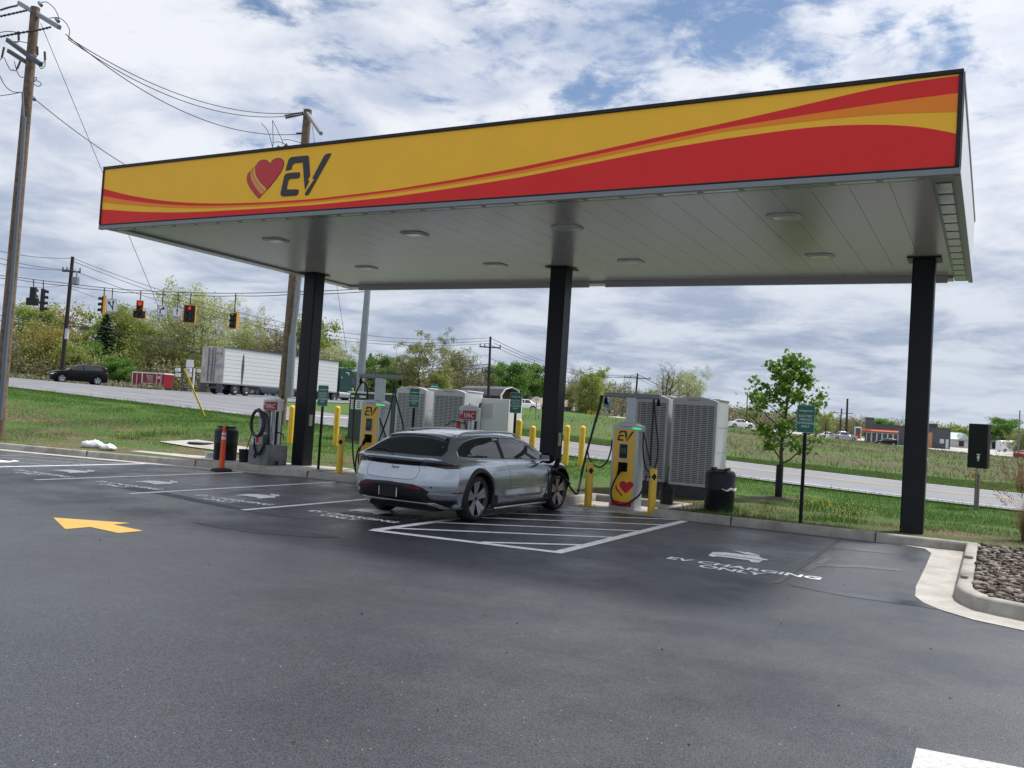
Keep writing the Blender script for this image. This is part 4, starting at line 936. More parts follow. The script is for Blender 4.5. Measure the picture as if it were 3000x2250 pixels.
# ---- drive-through menu board
q = at(2860, 1490, 22.5); t = thing('menu_board', 'tall black board on a single post seen from behind, by the ornamental grass', 'sign board', (q.x, q.y, gz(q.x, q.y)), -.35)
hb = (1490-1238)/CAMF*22.5
mb = MB(); mb.bx(-.045, .045, -.045, .045, -.2, .9); mb.build('post', 'wood_pole', t)
mb = MB(); mb.bx(-.235, .235, -.1, .1, 1.05, hb); mb.build('case', 'black_metal', t, bevel=.02)
mb = MB(); mb.bx(.005, .06, -.106, -.1005, 1.28, 1.37); mb.bx(-.01, .075, -.106, -.1005, 1.385, 1.41); mb.bx(.01, .055, -.106, -.1005, 1.235, 1.262); mb.build('label', 'sign_white', t)
mb = MB(); mb.bx(-.03, .03, -.047, -.0455, 0, .4); mb.bx(-.015, .015, -.06, -.0471, -.1, 1.05); mb.build('bracket', 'galv', t)
# ================================================================ CARS
mat('paint_silver', (.36, .40, .45), .22, metal=.75, coat=.9); mat('cladding', (.011, .012, .014), .5, spec=.3, bump=.06, bscale=200); mat('chrome', (.6, .62, .64), .12, metal=1.); mat('satin_silver', (.5, .51, .52), .28, metal=.9)
mat('tyre', (.007, .007, .008), .7, bump=.15, bscale=60); mat('rim_silver', (.42, .43, .45), .25, metal=.85, coat=.4); mat('rim_black', (.008, .008, .009), .3); mat('tail_red', (.20, .006, .01), .2); mat('tail_dark', (.006, .004, .005), .15)
mat('gap', (.008, .008, .01), .7); mat('well', (.004, .004, .004), .9); mat('plate_black', (.003, .003, .003), .8)
def car_glass():
    m = bpy.data.materials.new('car_glass'); m.use_nodes = True; nt = m.node_tree; b = nt.nodes['Principled BSDF']
    b.inputs['Base Color'].default_value = (.012, .016, .02, 1); b.inputs['Roughness'].default_value = .03; b.inputs['IOR'].default_value = 1.62; b.inputs['Coat Weight'].default_value = .0; b.inputs['Coat Roughness'].default_value = .02
    M['car_glass'] = m
car_glass()
def loft_rows(T, ys, sub=5):
    """T: list of (y, [(x,z)*K]) -> rows of half-section points at each y"""
    Y = np.array([t[0] for t in T]); A = np.array([t[1] for t in T], float)
    d = np.gradient(A, Y, axis=0)
    rows = []
    for y in ys:
        yy = min(max(y, Y[0]), Y[-1]); i = min(max(np.searchsorted(Y, yy)-1, 0), len(Y)-2); h = Y[i+1]-Y[i]; t = (yy-Y[i])/h
        P = (2*t**3-3*t**2+1)*A[i]+(t**3-2*t**2+t)*h*d[i]+(-2*t**3+3*t**2)*A[i+1]+(t**3-t**2)*h*d[i+1]
        Q = [(p[0], 0, p[1]) for p in P]; Q = Q+[(-Q[-2][0], 0, Q[-2][2])]
        S = spline(Q, sub)[:-sub]; S[-1].x = 0
        rows.append([(p.x, y, p.z) for p in S])
    return rows
def car_body(T, ys, srear, sfront, wheels, R_arch, arch_x):
    half = loft_rows(T, ys); rows = []
    for r in half: rows.append([p for p in r]+[(-x, y, z) for x, y, z in reversed(r[:-1])])
    n = len(rows[0]); mb = MB(); mb.grid(rows)
    mb.add([rows[0][0]], []); 
    V = list(mb.v); F = list(mb.f); V = V[:-1]
    for i in range(len(rows)-1): F.append((i*n, i*n+n-1, (i+1)*n+n-1, (i+1)*n))
    def cap(row, yy):
        cx, cz = 0, .6*np.mean([p[2] for p in row])+.25; prev = list(range(row_i*n, row_i*n+n))
        for k in range(1, 15):
            f = 1-k/15; o = len(V)
            for x, y, z in row: V.append((cx+(x-cx)*f, yy, cz+(z-cz)*f))
            cur = list(range(o, o+n)); F.extend([(prev[j], prev[(j+1) % n], cur[(j+1) % n], cur[j]) for j in range(n)]); prev = cur
        F.append(tuple(prev))
    row_i = 0; cap(rows[0], rows[0][0][1]); row_i = len(rows)-1; cap(rows[-1], rows[-1][0][1])
    def smax(a, b, k):
        h = max(k-abs(a-b), 0)/k; return max(a, b)+h*h*k*.25
    W = []
    for x, y, z in V:
        y2 = smax(y, srear(x, z), .07) if y < 0 else y
        y2 = -smax(-y2, -sfront(x, z), .12) if y2 > 1 else y2
        W.append((x, y2, z))
    me = bpy.data.meshes.new('body'); me.from_pydata(W, [], F)
    bm = bmesh.new(); bm.from_mesh(me); bmesh.ops.remove_doubles(bm, verts=bm.verts, dist=.0004); bmesh.ops.dissolve_degenerate(bm, dist=.0004, edges=bm.edges); bmesh.ops.recalc_face_normals(bm, faces=bm.faces); bm.to_mesh(me)
    tree = BVHTree.FromBMesh(bm); bm.free()
    return me, tree
def cut_arches(me, wheels, R, x0, x1, body_mat):
    me.materials.append(M[body_mat]); me.materials.append(M['well'])
    o = bpy.data.objects.new('cut', me); COL.objects.link(o); cs = []
    for y, z in wheels:
        for s in (-1, 1):
            mb = MB(); mb.cyl((s*x0, y, z), (s*x1, y, z), R, n=56); cm = mb.mesh('cut', ['well']); c = bpy.data.objects.new('cut', cm); COL.objects.link(c); cs.append(c)
            m = o.modifiers.new('b', 'BOOLEAN'); m.operation = 'DIFFERENCE'; m.object = c; m.solver = 'EXACT'; m.material_mode = 'TRANSFER'
    dg = bpy.context.evaluated_depsgraph_get(); r = bpy.data.meshes.new_from_object(o.evaluated_get(dg))
    for c in cs: bpy.data.objects.remove(c)
    bpy.data.objects.remove(o)
    return r
class Skin:
    """projects flat outlines onto a car body"""
    def __init__(s, tree): s.t = tree
    def hit(s, o, d, off):
        h = s.t.ray_cast(Vector(o), Vector(d).normalized())
        if h[0] is None:
            h = s.t.find_nearest(Vector(o)+Vector(d)*1.0)
        n = h[1]; n = n if n.dot(Vector(d)) < 0 else -n
        return h[0]+n*off
    def side(s, a, b, sgn, off): return s.hit((sgn*3, a, b), (-sgn, 0, 0), off)
    def rear(s, a, b, off): return s.hit((a, -4, b), (0, 1, 0), off)
    def top(s, a, b, off): return s.hit((a, b, 4), (0, 0, -1), off)
    def slope(s, a, b, off): # along a tilted view onto the rear window; b is height
        return s.hit((a, -4, b), (0, 1, 0), off)
    def cyl(s, th, z, off, cy=-.2):
        return s.hit((3*sin(th), cy-3*cos(th), z), (-sin(th), cos(th), 0), off)
    def patch(s, mb, outline, fn, step, off=.004):
        v, f = cdt(outline, step); use = sorted({i for q in f for i in q}); ix = {k: n for n, k in enumerate(use)}
        mb.add([fn(v[k].x, v[k].y, off) for k in use], [tuple(ix[i] for i in q) for q in f])
    def line(s, mb, pts, fn, r=.003, off=.0): mb.tube([fn(a, b, off) for a, b in pts], r, 5)
def wheel(parent, c, sgn, R=.36, w=.25, style='five', rr=.285, steer=0.):
    t = bpy.data.objects.new('wheel', None); COL.objects.link(t); t.parent = parent; t.location = c; t.rotation_euler = (0, 0, steer)
    mb = MB(); h = w/2; mb.lathe([(rr-.012, -h+.01), (rr+.01, -h), (R-.05, -h), (R-.015, -h+.025), (R, -h+.055), (R, h-.055), (R-.015, h-.025), (R-.05, h), (rr+.01, h), (rr-.012, h-.01)], axis='x', n=44); mb.build('tyre', 'tyre', t, smooth=50)
    mb = MB(); o = sgn*(h-.012); mb.cur = 1
    mb.cyl((sgn*(h-.10), 0, 0), (sgn*(h-.085), 0, 0), rr-.004, n=40); mb.lathe([(rr, -h+.01), (rr-.01, h-.02)], axis='x', n=40); mb.cur = 0
    mb.lathe([(rr-.016, o-sgn*.05), (rr-.016, o), (rr+.003, o+sgn*.004), (rr+.003, o-sgn*.03)], axis='x', n=44)
    n = 5
    for i in range(n):
        a = 2*pi*i/n+.35; ca, sa = cos(a), sin(a)
        if style == 'five':
            for e in (-1, 1):
                P = [(.04, e*.002), (.12, e*.002), (rr-.012, e*.004), (rr-.018, e*.098), (.14, e*.058), (.05, e*.036)]
                mb.prism(P, lambda r, q, s: (o-sgn*(.012+.03*(1-r/rr))-sgn*s*1.0, r*ca-q*sa, r*sa+q*ca), .02)
        else:
            for e in (-1, 1):
                P = [(.04, e*.004), (rr-.014, e*.045), (rr-.014, e*.075), (.05, e*.03)]
                mb.prism(P, lambda r, q, s: (o-sgn*.015-sgn*s, r*ca-q*sa, r*sa+q*ca), .03)
    mb.cyl((o-sgn*.06, 0, 0), (o-sgn*.03, 0, 0), .055, n=20); mb.cur = 1; mb.cyl((o-sgn*.0299, 0, 0), (o-sgn*.026, 0, 0), .034, n=20)
    mb.build('rim', ['rim_silver', 'rim_black'], t); return t
# ---------------------------------------------------------------- the charging estate car (y: 0 at the rear axle, forward +y)
ST = [(-1.30, [(.70, .24), (.86, .27), (.92, .42), (.94, .58), (.925, .73), (.885, .85), (.80, .925), (.66, .962), (.50, .978), (.28, .985), (0, .987)]),
      (-1.02, [(.70, .24), (.86, .27), (.925, .42), (.945, .58), (.935, .73), (.895, .855), (.805, .935), (.67, .975), (.50, .993), (.28, 1.0), (0, 1.002)]),
      (-.80, [(.75, .22), (.90, .26), (.955, .42), (.972, .58), (.965, .73), (.92, .865), (.80, .965), (.70, 1.02), (.58, 1.062), (.33, 1.087), (0, 1.095)]),
      (-.52, [(.78, .20), (.92, .23), (.965, .40), (.983, .58), (.98, .735), (.932, .88), (.81, .98), (.722, 1.07), (.60, 1.175), (.34, 1.218), (0, 1.23)]),
      (-.30, [(.79, .19), (.925, .225), (.967, .40), (.985, .58), (.982, .74), (.933, .885), (.81, .985), (.728, 1.10), (.61, 1.248), (.36, 1.302), (0, 1.315)]),
      (-.05, [(.79, .185), (.93, .22), (.968, .40), (.986, .58), (.982, .74), (.932, .888), (.812, .982), (.733, 1.115), (.612, 1.278), (.365, 1.343), (0, 1.358)]),
      (.35, [(.80, .18), (.93, .215), (.965, .40), (.982, .58), (.975, .74), (.925, .885), (.82, .97), (.742, 1.12), (.618, 1.30), (.375, 1.375), (0, 1.39)]),
      (.85, [(.80, .18), (.93, .21), (.955, .40), (.962, .58), (.953, .74), (.913, .878), (.84, .953), (.757, 1.12), (.627, 1.315), (.38, 1.395), (0, 1.41)]),
      (1.4, [(.80, .18), (.93, .21), (.946, .40), (.95, .58), (.942, .74), (.905, .87), (.85, .94), (.765, 1.115), (.632, 1.31), (.385, 1.392), (0, 1.407)]),
      (1.9, [(.80, .18), (.93, .21), (.948, .40), (.953, .58), (.945, .735), (.91, .86), (.857, .93), (.768, 1.09), (.632, 1.265), (.38, 1.345), (0, 1.36)]),
      (2.3, [(.80, .18), (.93, .21), (.955, .40), (.962, .575), (.953, .73), (.917, .85), (.862, .917), (.778, 1.035), (.645, 1.165), (.38, 1.235), (0, 1.25)]),
      (2.65, [(.80, .18), (.93, .22), (.965, .40), (.975, .57), (.965, .72), (.93, .838), (.866, .90), (.78, .97), (.65, 1.045), (.38, 1.085), (0, 1.095)]),
      (2.95, [(.80, .18), (.93, .23), (.97, .40), (.98, .565), (.968, .715), (.928, .828), (.855, .88), (.765, .918), (.62, .945), (.36, .965), (0, .97)]),
      (3.3, [(.78, .19), (.91, .24), (.96, .40), (.972, .56), (.955, .70), (.90, .80), (.81, .845), (.70, .865), (.55, .872), (.32, .875), (0, .88)]),
      (3.6, [(.74, .2), (.88, .25), (.935, .40), (.945, .54), (.915, .66), (.84, .745), (.75, .772), (.62, .782), (.48, .785), (.28, .787), (0, .788)]),
      (4.0, [(.66, .22), (.80, .28), (.86, .40), (.865, .5), (.83, .57), (.74, .625), (.66, .64), (.54, .648), (.4, .652), (.22, .655), (0, .657)])]
def s_rear(x, z):
    zz = [.2, .30, .36, .46, .56, .66, .74, .82, .875, .90, .925, .955, .975, 1.3]; yy = [-.72, -.93, -1.02, -1.075, -1.095, -1.085, -1.05, -1.005, -.985, -.99, -1.03, -1.085, -1.08, -1.05]
    return float(np.interp(z, zz, yy))+.40*(abs(x)/.95)**3.0
def s_front(x, z):
    return float(np.interp(z, [.2, .35, .5, .62, .7, .9], [3.6, 3.78, 3.84, 3.8, 3.72, 3.6]))-.45*(abs(x)/.9)**3
ys_ = np.unique(np.concatenate([np.linspace(-1.34, -.95, 12), np.linspace(-.95, .5, 42), np.linspace(.5, 3.3, 62), np.linspace(3.3, 4.0, 16)]))
RW = .365; FA = 2.904
bme, btree = car_body(ST, ys_, s_rear, s_front, None, 0, 0); sk = Skin(btree)
wy = [(0, RW), (FA, RW)]
bcut = cut_arches(bme, wy, .415, .62, 1.2, 'paint_silver')
# where it stands: right rear and right front tyre contact lines on the tarmac
wr = onz(1391, 1530.5, 0); wf = onz(1630, 1496, 0)
car = thing('estate_car', 'silver estate car parked nose to the kerb, charging cable in its front wing', 'car', (wr.x-.955, wr.y+.07, 0), -math.atan2(wf.x-wr.x, wf.y-wr.y))
bo = link('body', bcut, car, smooth=38)
def sym(name, m, fn, parent=car, smooth=180, solid=0.):
    for s in (1, -1):
        mb = MB(); fn(mb, s); o = mb.build(name, m, parent, smooth=smooth)
        if solid: md = o.modifiers.new('solid', 'SOLIDIFY'); md.thickness = solid; md.offset = 1
# side glass, one black surround then three panes
GO = sp2([(-.34, 1.005), (-.38, 1.05), (-.30, 1.14), (-.10, 1.225), (.25, 1.285), (.7, 1.315), (1.25, 1.313), (1.65, 1.283), (2.0, 1.205), (2.3, 1.095), (2.55, .985), (2.6, .945), (2.45, .93), (1.5, .948), (.6, .968), (0, .985)], 4, True)
sym('window_surround', 'gap', lambda mb, s: sk.patch(mb, GO, lambda a, b, o: sk.side(a, b, s, o), .09, .0035))
def shrink(P, d): return outset(P, -d)
def clip_y(P, a, b):
    def half(P, c, sg):
        out = []
        for i in range(len(P)):
            p, q = P[i], P[(i+1) % len(P)]; dp, dq = sg*(p[0]-c), sg*(q[0]-c)
            if dp >= 0: out.append(p)
            if dp*dq < 0: t = dp/(dp-dq); out.append((c, p[1]+(q[1]-p[1])*t))
        return out
    return half(half(P, a, 1), b, -1)
GI = outset(GO, -.018)
for a, b in ((-.5, -.02), (.0, .86), (.98, 2.7)):
    pp = clip_y(GI, a, b)
    sym('side_window', 'car_glass', lambda mb, s: sk.patch(mb, pp, lambda a, b, o: sk.side(a, b, s, o), .07, .0055))
def trimline(mb, s):
    pts = GO+[GO[0]]; sk.line(mb, pts, lambda a, b, o: sk.side(a, b, s, o), .007, .004)
sym('window_trim', 'chrome', trimline)
# rear window with its black roof edge
def rwp(a, b, o): return sk.hit((a, -2.2, b+.9), (0, 1.9, -.9), o)
RWI = [(-.70, 1.01), (-.40, .985), (0, .98), (.40, .985), (.70, 1.01), (.665, 1.12), (.56, 1.245), (.50, 1.29), (.25, 1.315), (0, 1.322), (-.25, 1.315), (-.50, 1.29), (-.56, 1.245), (-.665, 1.12)]
def rear_pt(a, b, o):
    # b is the height reached on the sloping tail: cast along a ray tilted with the glass
    return sk.hit((a, -3.2, b), (0, 1, 0), o)
RW2 = [(-.72, 1.018), (-.40, 1.022), (0, 1.025), (.40, 1.022), (.72, 1.018), (.685, 1.1), (.595, 1.235), (.51, 1.283), (.25, 1.312), (0, 1.318), (-.25, 1.312), (-.51, 1.283), (-.595, 1.235), (-.685, 1.1)]
mb = MB(); sk.patch(mb, RW2, rear_pt, .07, .005); rw = mb.build('rear_window', 'car_glass', car, smooth=180)
mb = MB(); R = []
for i in range(25):
    x = -.54+1.08*i/24; zc = 1.33-.05*(abs(x)/.54)**2.5; p = sk.hit((x, -3, zc-.008), (0, 1, 0), 0); R.append([(x, p.y-.10, p.z+.004), (x, p.y+.02, p.z+.030), (x, p.y+.1, p.z+.036)])
R2 = [[q[0], (q[0][0], q[0][1]+.005, q[0][2]-.022), (q[1][0], q[1][1]+.05, q[1][2]-.035)] for q in R]
mb.grid(R); mb.grid(R2); mb.build('spoiler', 'paint_silver', car, smooth=40)
mb = MB(); mb.tube([rear_pt(-.05, 1.03, .012), rear_pt(-.2, 1.05, .016), rear_pt(-.45, 1.055, .014)], [.018, .011, .006], 6); mb.build('wiper', 'black_plastic', rw)
# light bar across the tail
LB = [(-.80, .860), (-.4, .855), (0, .853), (.4, .855), (.80, .860), (1.12, .835), (1.30, .845), (1.38, .892), (1.1, .905), (.8, .922), (0, .925), (-.8, .922), (-1.1, .905), (-1.38, .892), (-1.30, .845), (-1.12, .835)]
def cylp(a, b, o): return sk.cyl(a, b, o, -.35)
mb = MB(); sk.patch(mb, LB, cylp, .06, .004); lb = mb.build('light_bar', 'tail_dark', car, smooth=180)
mb = MB(); sk.patch(mb, [(.95, .87), (1.14, .862), (1.24, .867), (1.26, .872), (1.1, .874), (.95, .878)], cylp, .06, .006); sk.patch(mb, [(-.95, .878), (-1.1, .874), (-1.26, .872), (-1.24, .867), (-1.14, .862), (-.95, .87)], cylp, .06, .006); mb.build('tail_lamp', 'tail_red', lb, smooth=180)
tm = text_mesh('PORSCHE', .05, space=1.9, sx=1.5)
for v in tm.vertices: v.co = sk.rear(v.co.x, .897+v.co.y, .007)
tm.materials.clear(); tm.materials.append(M['satin_silver']); link('lettering', tm, lb)
tm = text_mesh('Taycan', .055, shear=.3)
for v in tm.vertices: v.co = sk.rear(v.co.x+.05, .815+v.co.y, .004)
tm.materials.clear(); tm.materials.append(M['gap']); link('lettering', tm, car)
# black lower bumper
BB = [(-1.0, .36), (-.88, .375), (-.80, .44), (-.70, .545), (-.55, .585), (0, .60), (.55, .585), (.70, .545), (.80, .44), (.88, .375), (1.0, .36), (1.3, .37), (1.3, .26), (1.0, .225), (.6, .215), (0, .21), (-.6, .215), (-1.0, .225), (-1.3, .26), (-1.3, .37)]
mb = MB(); sk.patch(mb, BB, cylp, .06, .009); rb = mb.build('rear_bumper', 'cladding', car, smooth=180); md = rb.modifiers.new('solid', 'SOLIDIFY'); md.thickness = .012; md.offset = 0
for s in (1, -1):
    mb = MB(); sk.patch(mb, [(s*.22, .47), (s*.60, .445), (s*.66, .48), (s*.56, .545), (s*.24, .555)], lambda a, b, o: sk.rear(a, b, o), .05, .017); g = mb.build('grille', 'gap', rb, smooth=180)
    mb = MB()
    for k in range(5): mb.tube([sk.rear(s*x, .462+.019*k, .019) for x in (.24, .4, .585)], .0035, 4)
    mb.build('bar', 'cladding', g)
    mb = MB(); sk.patch(mb, [(s*.30, .527), (s*.56, .518), (s*.53, .545), (s*.31, .552)], lambda a, b, o: sk.rear(a, b, o), .04, .021); mb.build('reflector', 'tail_red', rb, smooth=180)
mb = MB(); sk.patch(mb, [(-.68, .325), (-.55, .315), (.55, .315), (.68, .325), (.80, .25), (.74, .22), (.5, .235), (-.5, .235), (-.74, .22), (-.80, .25)], lambda a, b, o: sk.rear(a, b, o), .05, .024); d = mb.build('skid_plate', 'satin_silver', rb, smooth=180); d.modifiers.new('solid', 'SOLIDIFY').thickness = .02
mb = MB(); mb.box((0, s_rear(0, .44)-.022, .45), (.31, .016, .165)); mb.build('license_plate', 'plate_black', car, bevel=.004)
mb = MB(); mb.box((.163, s_rear(0, .44)-.02, .45), (.008, .014, .15)); mb.build('plate_frame', 'white_paint', car); mb = MB(); mb.box((-.163, s_rear(0, .44)-.02, .45), (.008, .014, .15)); mb.build('plate_frame', 'white_paint', car)
# shut lines
mb = MB()
L = sp2([(-.62, .87), (-.66, .8), (-.60, .70), (-.5, .655), (0, .645), (.5, .655), (.60, .70), (.66, .8), (.62, .87)], 5); sk.line(mb, L, cylp, .0035, -.001); mb.build('tailgate_gap', 'gap', car)
def doors(mb, s):
    f = lambda a, b, o: sk.side(a, b, s, o)
    sk.line(mb, sp2([(.93, .935), (.99, .80), (1.02, .6), (1.0, .40), (.97, .27)], 5), f, .0035, -.001)
    sk.line(mb, sp2([(-.02, .965), (.12, .86), (.30, .72), (.44, .6)], 5), f, .0035, -.001)
    sk.line(mb, sp2([(2.32, .86), (2.38, .78), (2.40, .6), (2.36, .40), (2.28, .27)], 5), f, .0035, -.001)
    sk.line(mb, [(.6, .265), (1.5, .262), (2.28, .268)], f, .0035, -.001)
sym('door_gap', 'gap', doors)
def handles(y, mb, s):
    f = lambda a, b, o: sk.side(a, b, s, o)
    if 1:
        sk.patch(mb, [(y, .735), (y+.02, .755), (y+.24, .752), (y+.25, .742), (y+.10, .735), (y+.03, .72)], f, .04, .006)
for y_ in (.42, 1.33): sym('door_handle', 'paint_silver', lambda mb, s: handles(y_, mb, s))
def handle_sh(mb, s):
    f = lambda a, b, o: sk.side(a, b, s, o)
    for y in (.42, 1.33): sk.line(mb, [(y+.01, .728), (y+.12, .731), (y+.24, .736)], f, .0025, .001)
sym('handle_gap', 'gap', handle_sh)
# lower door crease: a rounded proud ledge
def ledge(mb, s):
    R = []
    for i in range(30):
        y = .62+i*(1.62/29); e = min(1, (y-.6)/.25, (2.26-y)/.12); e = max(e, 0)
        R.append([sk.side(y, z, s, o*e-.003) for z, o in ((.52, 0), (.44, .006), (.385, .018), (.365, .020), (.345, .008), (.33, 0))])
    mb.grid(R)
sym('door_ledge', 'paint_silver', ledge)
# arches, sills, vents
def arch(wy_, mb, s):
    if 1:
        P = []; n = 34
        for k in range(n+1):
            a = radians(-14+208*k/n); P.append((wy_+.478*cos(a), RW+.478*sin(a)))
        for k in range(n, -1, -1):
            a = radians(-14+208*k/n); P.append((wy_+.413*cos(a), RW+.413*sin(a)))
        R = [[None]*4 for _ in range(n+1)]
        for k in range(n+1):
            a = radians(-14+208*k/n)
            R[k] = [sk.side(wy_+r*cos(a), max(RW+r*sin(a), .23), s, o) for r, o in ((.485, -.002), (.475, .012), (.43, .017), (.412, .012))]
            q = R[k][3]; R[k].append(Vector((q.x-s*.06, q.y, q.z)))
        mb.grid(R)
for w_y in (0, FA): sym('wheel_arch_trim', 'cladding', lambda mb, s: arch(w_y, mb, s), smooth=60)
def sill(mb, s):
    f = lambda a, b, o: sk.side(a, b, s, o)
    R = []
    for i in range(24):
        y = .44+i*(2.02/23); e = .045*max(0, 1-abs((y-.44)/.16))+.05*max(0, 1-abs((2.46-y)/.2)); R.append([f(y, .27+e*1.3, .0), f(y, .262+e, .014), f(y, .225, .02), f(y, .20, .012), (s*.80, y, .165)])
    mb.grid(R)
sym('sill_trim', 'cladding', sill, smooth=60)
def sillbar(mb, s): mb.tube([(s*.955, y, .185) for y in np.linspace(.52, 2.36, 8)], .02, 8)
sym('sill_bar', 'satin_silver', sillbar)
def flick(mb, s):
    f = lambda a, b, o: sk.side(a, b, s, o)
    sk.patch(mb, [(.455, .30), (.47, .38), (.53, .40), (.60, .385), (.62, .27), (.5, .22)], f, .05, .012)
sym('mud_flap', 'cladding', flick)
def flick(mb, s):
    f = lambda a, b, o: sk.side(a, b, s, o)
    sk.patch(mb, [(2.42, .30), (2.36, .36), (2.28, .30), (2.38, .25)], f, .05, .012)
sym('mud_flap', 'cladding', flick)
def vent(mb, s): sk.patch(mb, [(2.395, .76), (2.425, .77), (2.44, .6), (2.40, .42), (2.33, .345), (2.37, .45), (2.405, .6)], lambda a, b, o: sk.side(a, b, s, o), .04, .004)
sym('air_vent', 'gap', vent)
sym('side_reflector', 'tail_red', lambda mb, s: sk.patch(mb, [(-.72, .475), (-.70, .488), (-.50, .492), (-.495, .472), (-.66, .465)], lambda a, b, o: sk.side(a, b, s, o), .04, .004))
mb = MB()
p = sk.cyl(.86, .555, .001, -.35); mb.cyl(p, p+Vector((.003, -.004, 0)), .014, n=14); mb.build('park_sensor', 'gap', car)
# roof: rails, panel gaps
def rail(mb, s):
    ys = np.linspace(-.12, 2.0, 26); P = []
    for i, y in enumerate(ys):
        e = min(1, (y+.12)/.22, (2.0-y)/.3); x = .565-.02*abs(y-.9); q = sk.top(s*x, y, 0); P.append((q.x, q.y, q.z+.004+.045*sst(e, 0, 1)))
    mb.tube(P, [.012+.008*sst(min(i, 25-i)/5, 0, 1) for i in range(26)], 8)
sym('roof_rail', 'satin_silver', rail)
mb = MB(); sk.line(mb, [(x, -.02-.01*abs(x)*4) for x in np.linspace(-.5, .5, 12)], sk.top, .003, -.001)
for s in (-1, 1): sk.line(mb, [(s*(.5-.015*abs(y-.9)), y) for y in np.linspace(-.1, 1.85, 16)], sk.top, .003, -.001)
mb.build('roof_gap', 'gap', car)
mb = MB(); sk.patch(mb, [(-.56, 1.95), (0, 2.02), (.56, 1.95), (.64, 2.3), (.72, 2.72), (.4, 2.84), (0, 2.88), (-.4, 2.84), (-.72, 2.72), (-.64, 2.3)], sk.top, .09, .005); mb.build('windscreen', 'car_glass', car, smooth=180)
# mirrors
for s in (1, -1):
    bm = bmesh.new(); bmesh.ops.create_uvsphere(bm, u_segments=20, v_segments=12, radius=1)
    for v in bm.verts:
        x, y, z = v.co; v.co = Vector((s*1.035+x*.145, 2.17+y*.085, .985+z*.10-x*s*.012))
        if v.co.y < 2.115: v.co.y = 2.115
    me = bpy.data.meshes.new('mirror'); bm.to_mesh(me); bm.free(); me.materials.append(M['plug_black']); mo = link('mirror', me, car, smooth=50)
    mb = MB(); mb.prism([(.9, .90), (.96, .935), (.99, .93), (.92, .885)], lambda a, b, t: (s*a, 2.13+t, b), .06); mb.build('mirror_arm', 'black_plastic', mo)
    mb = MB(); mb.prism([(.93, .93), (1.11, .945), (1.10, 1.035), (.95, 1.04)], lambda a, b, t: (s*a, 2.1125-t, b), .002); mb.build('mirror_glass', 'chrome', mo)
# charge port in the right front wing, flap swung up
mb = MB(); sk.patch(mb, [(2.495, .62), (2.485, .75), (2.52, .785), (2.60, .785), (2.62, .70), (2.59, .62)], lambda a, b, o: sk.side(a, b, 1, o), .05, .006); cp = mb.build('charge_port', 'gap', car)
mb = MB(); q0 = sk.side(2.66, .80, 1, 0)
mb.prism(sp2([(-.09, 0), (.09, 0), (.10, .12), (.05, .19), (-.05, .19), (-.10, .12)], 3, True), lambda a, b, t: (q0.x+.02+t+b*.25, q0.y+a, q0.z+b*.9), .014); mb.build('charge_flap', 'plug_black', car, bevel=.004)
pq = sk.side(2.56, .70, 1, 0)
mb = MB(); mb.tube([pq+Vector((-.01, 0, 0)), pq+Vector((.07, .01, .005)), pq+Vector((.15, .05, -.02)), pq+Vector((.20, .12, -.08))], [.042, .04, .032, .024], 10); CPLUG = mb
PORTW = Matrix.Translation(car.location) @ Matrix.Rotation(car.rotation_euler.z, 4, 'Z') @ (pq+Vector((.20, .12, -.08)))
PORTM = Matrix.Translation(car.location) @ Matrix.Rotation(car.rotation_euler.z, 4, 'Z')
for (y, z) in wy:
    for s in (1, -1): wheel(car, (s*.83, y, RW), s, R=RW, steer=(-.02 if y else 0))
mb = MB(); mb.bx(-.62, .62, -.7, 3.4, .17, .3); mb.build('underbody', 'well', car)
# re-route the charger's cable into the port
def rp_cable():
    L0 = chR.location; mb = MB()
    mb.tube([q-L0 for q in spline([tuple(at(1694, 1440, 17.2)), tuple(at(1690, 1447, 17.1)), tuple(at(1678, 1438, 17.0)), tuple(at(1655, 1402, 16.9)), tuple(PORTW+Vector((.05, .12, -.1))), tuple(PORTW)], 8)], .02, 8); mb.build('cable', 'cable_black', chR, smooth=180)
    m2 = MB(); m2.v = [tuple((PORTM @ Vector(v))-L0) for v in CPLUG.v]; m2.f = CPLUG.f; m2.mi = CPLUG.mi; m2.build('connector', 'plug_black', chR, smooth=40)
rp_cable()
# ================================================================ BEYOND THE LOT
# ---- poles and wires
def rod(mb, a, b, r, n=8): mb.cyl(a, b, r, n=n)
def wpath(mb, pts, r, n=5): mb.tube(pts, r, n)
P1b = at(-2, 1215, 24.5); P1t = at(104, 22, 24.5); P1b = P1b+(P1b-P1t)*.13
t = thing('utility_pole', 'big weathered wooden pole with crossarms and a grey conduit, at the left edge', 'utility pole', (P1b.x, P1b.y, P1b.z), 0, 'wooden utility poles')
O = Vector(t.location)
def loc(*P): return [Vector(p)-O for p in P]
mb = MB(); mb.tube(loc(*[P1b.lerp(P1t, k/8) for k in range(9)]), [.165-.045*k/8 for k in range(9)], 16); mb.build('pole', 'wood_pole', t, smooth=60)
def arm(name, a, b, w, m, par, hh=None):
    a, b = loc(a, b); d = (b-a); L_ = d.length; x = d.normalized(); z = Vector((0, 0, 1)); y = z.cross(x).normalized(); z = x.cross(y)
    mb = MB(); mb.box((a+b)/2, (L_, w, hh or w*1.2), m=Matrix((x, y, z)).transposed()); return mb.build(name, m, par, bevel=.008)
mat('conduit', (.15, .17, .2), .5, metal=.3)
mat('arm_dark', (.045, .05, .062), .6, var=.2, vscale=6)
arm('crossarm', at(56, 9, 25.3), at(174, 80, 23.5), .10, 'galv', t); arm('crossarm', at(22, 117, 25.3), at(120, 189, 23.9), .10, 'arm_dark', t); arm('crossarm', at(25, 149, 25.2), at(77, 182, 24.5), .09, 'arm_dark', t)
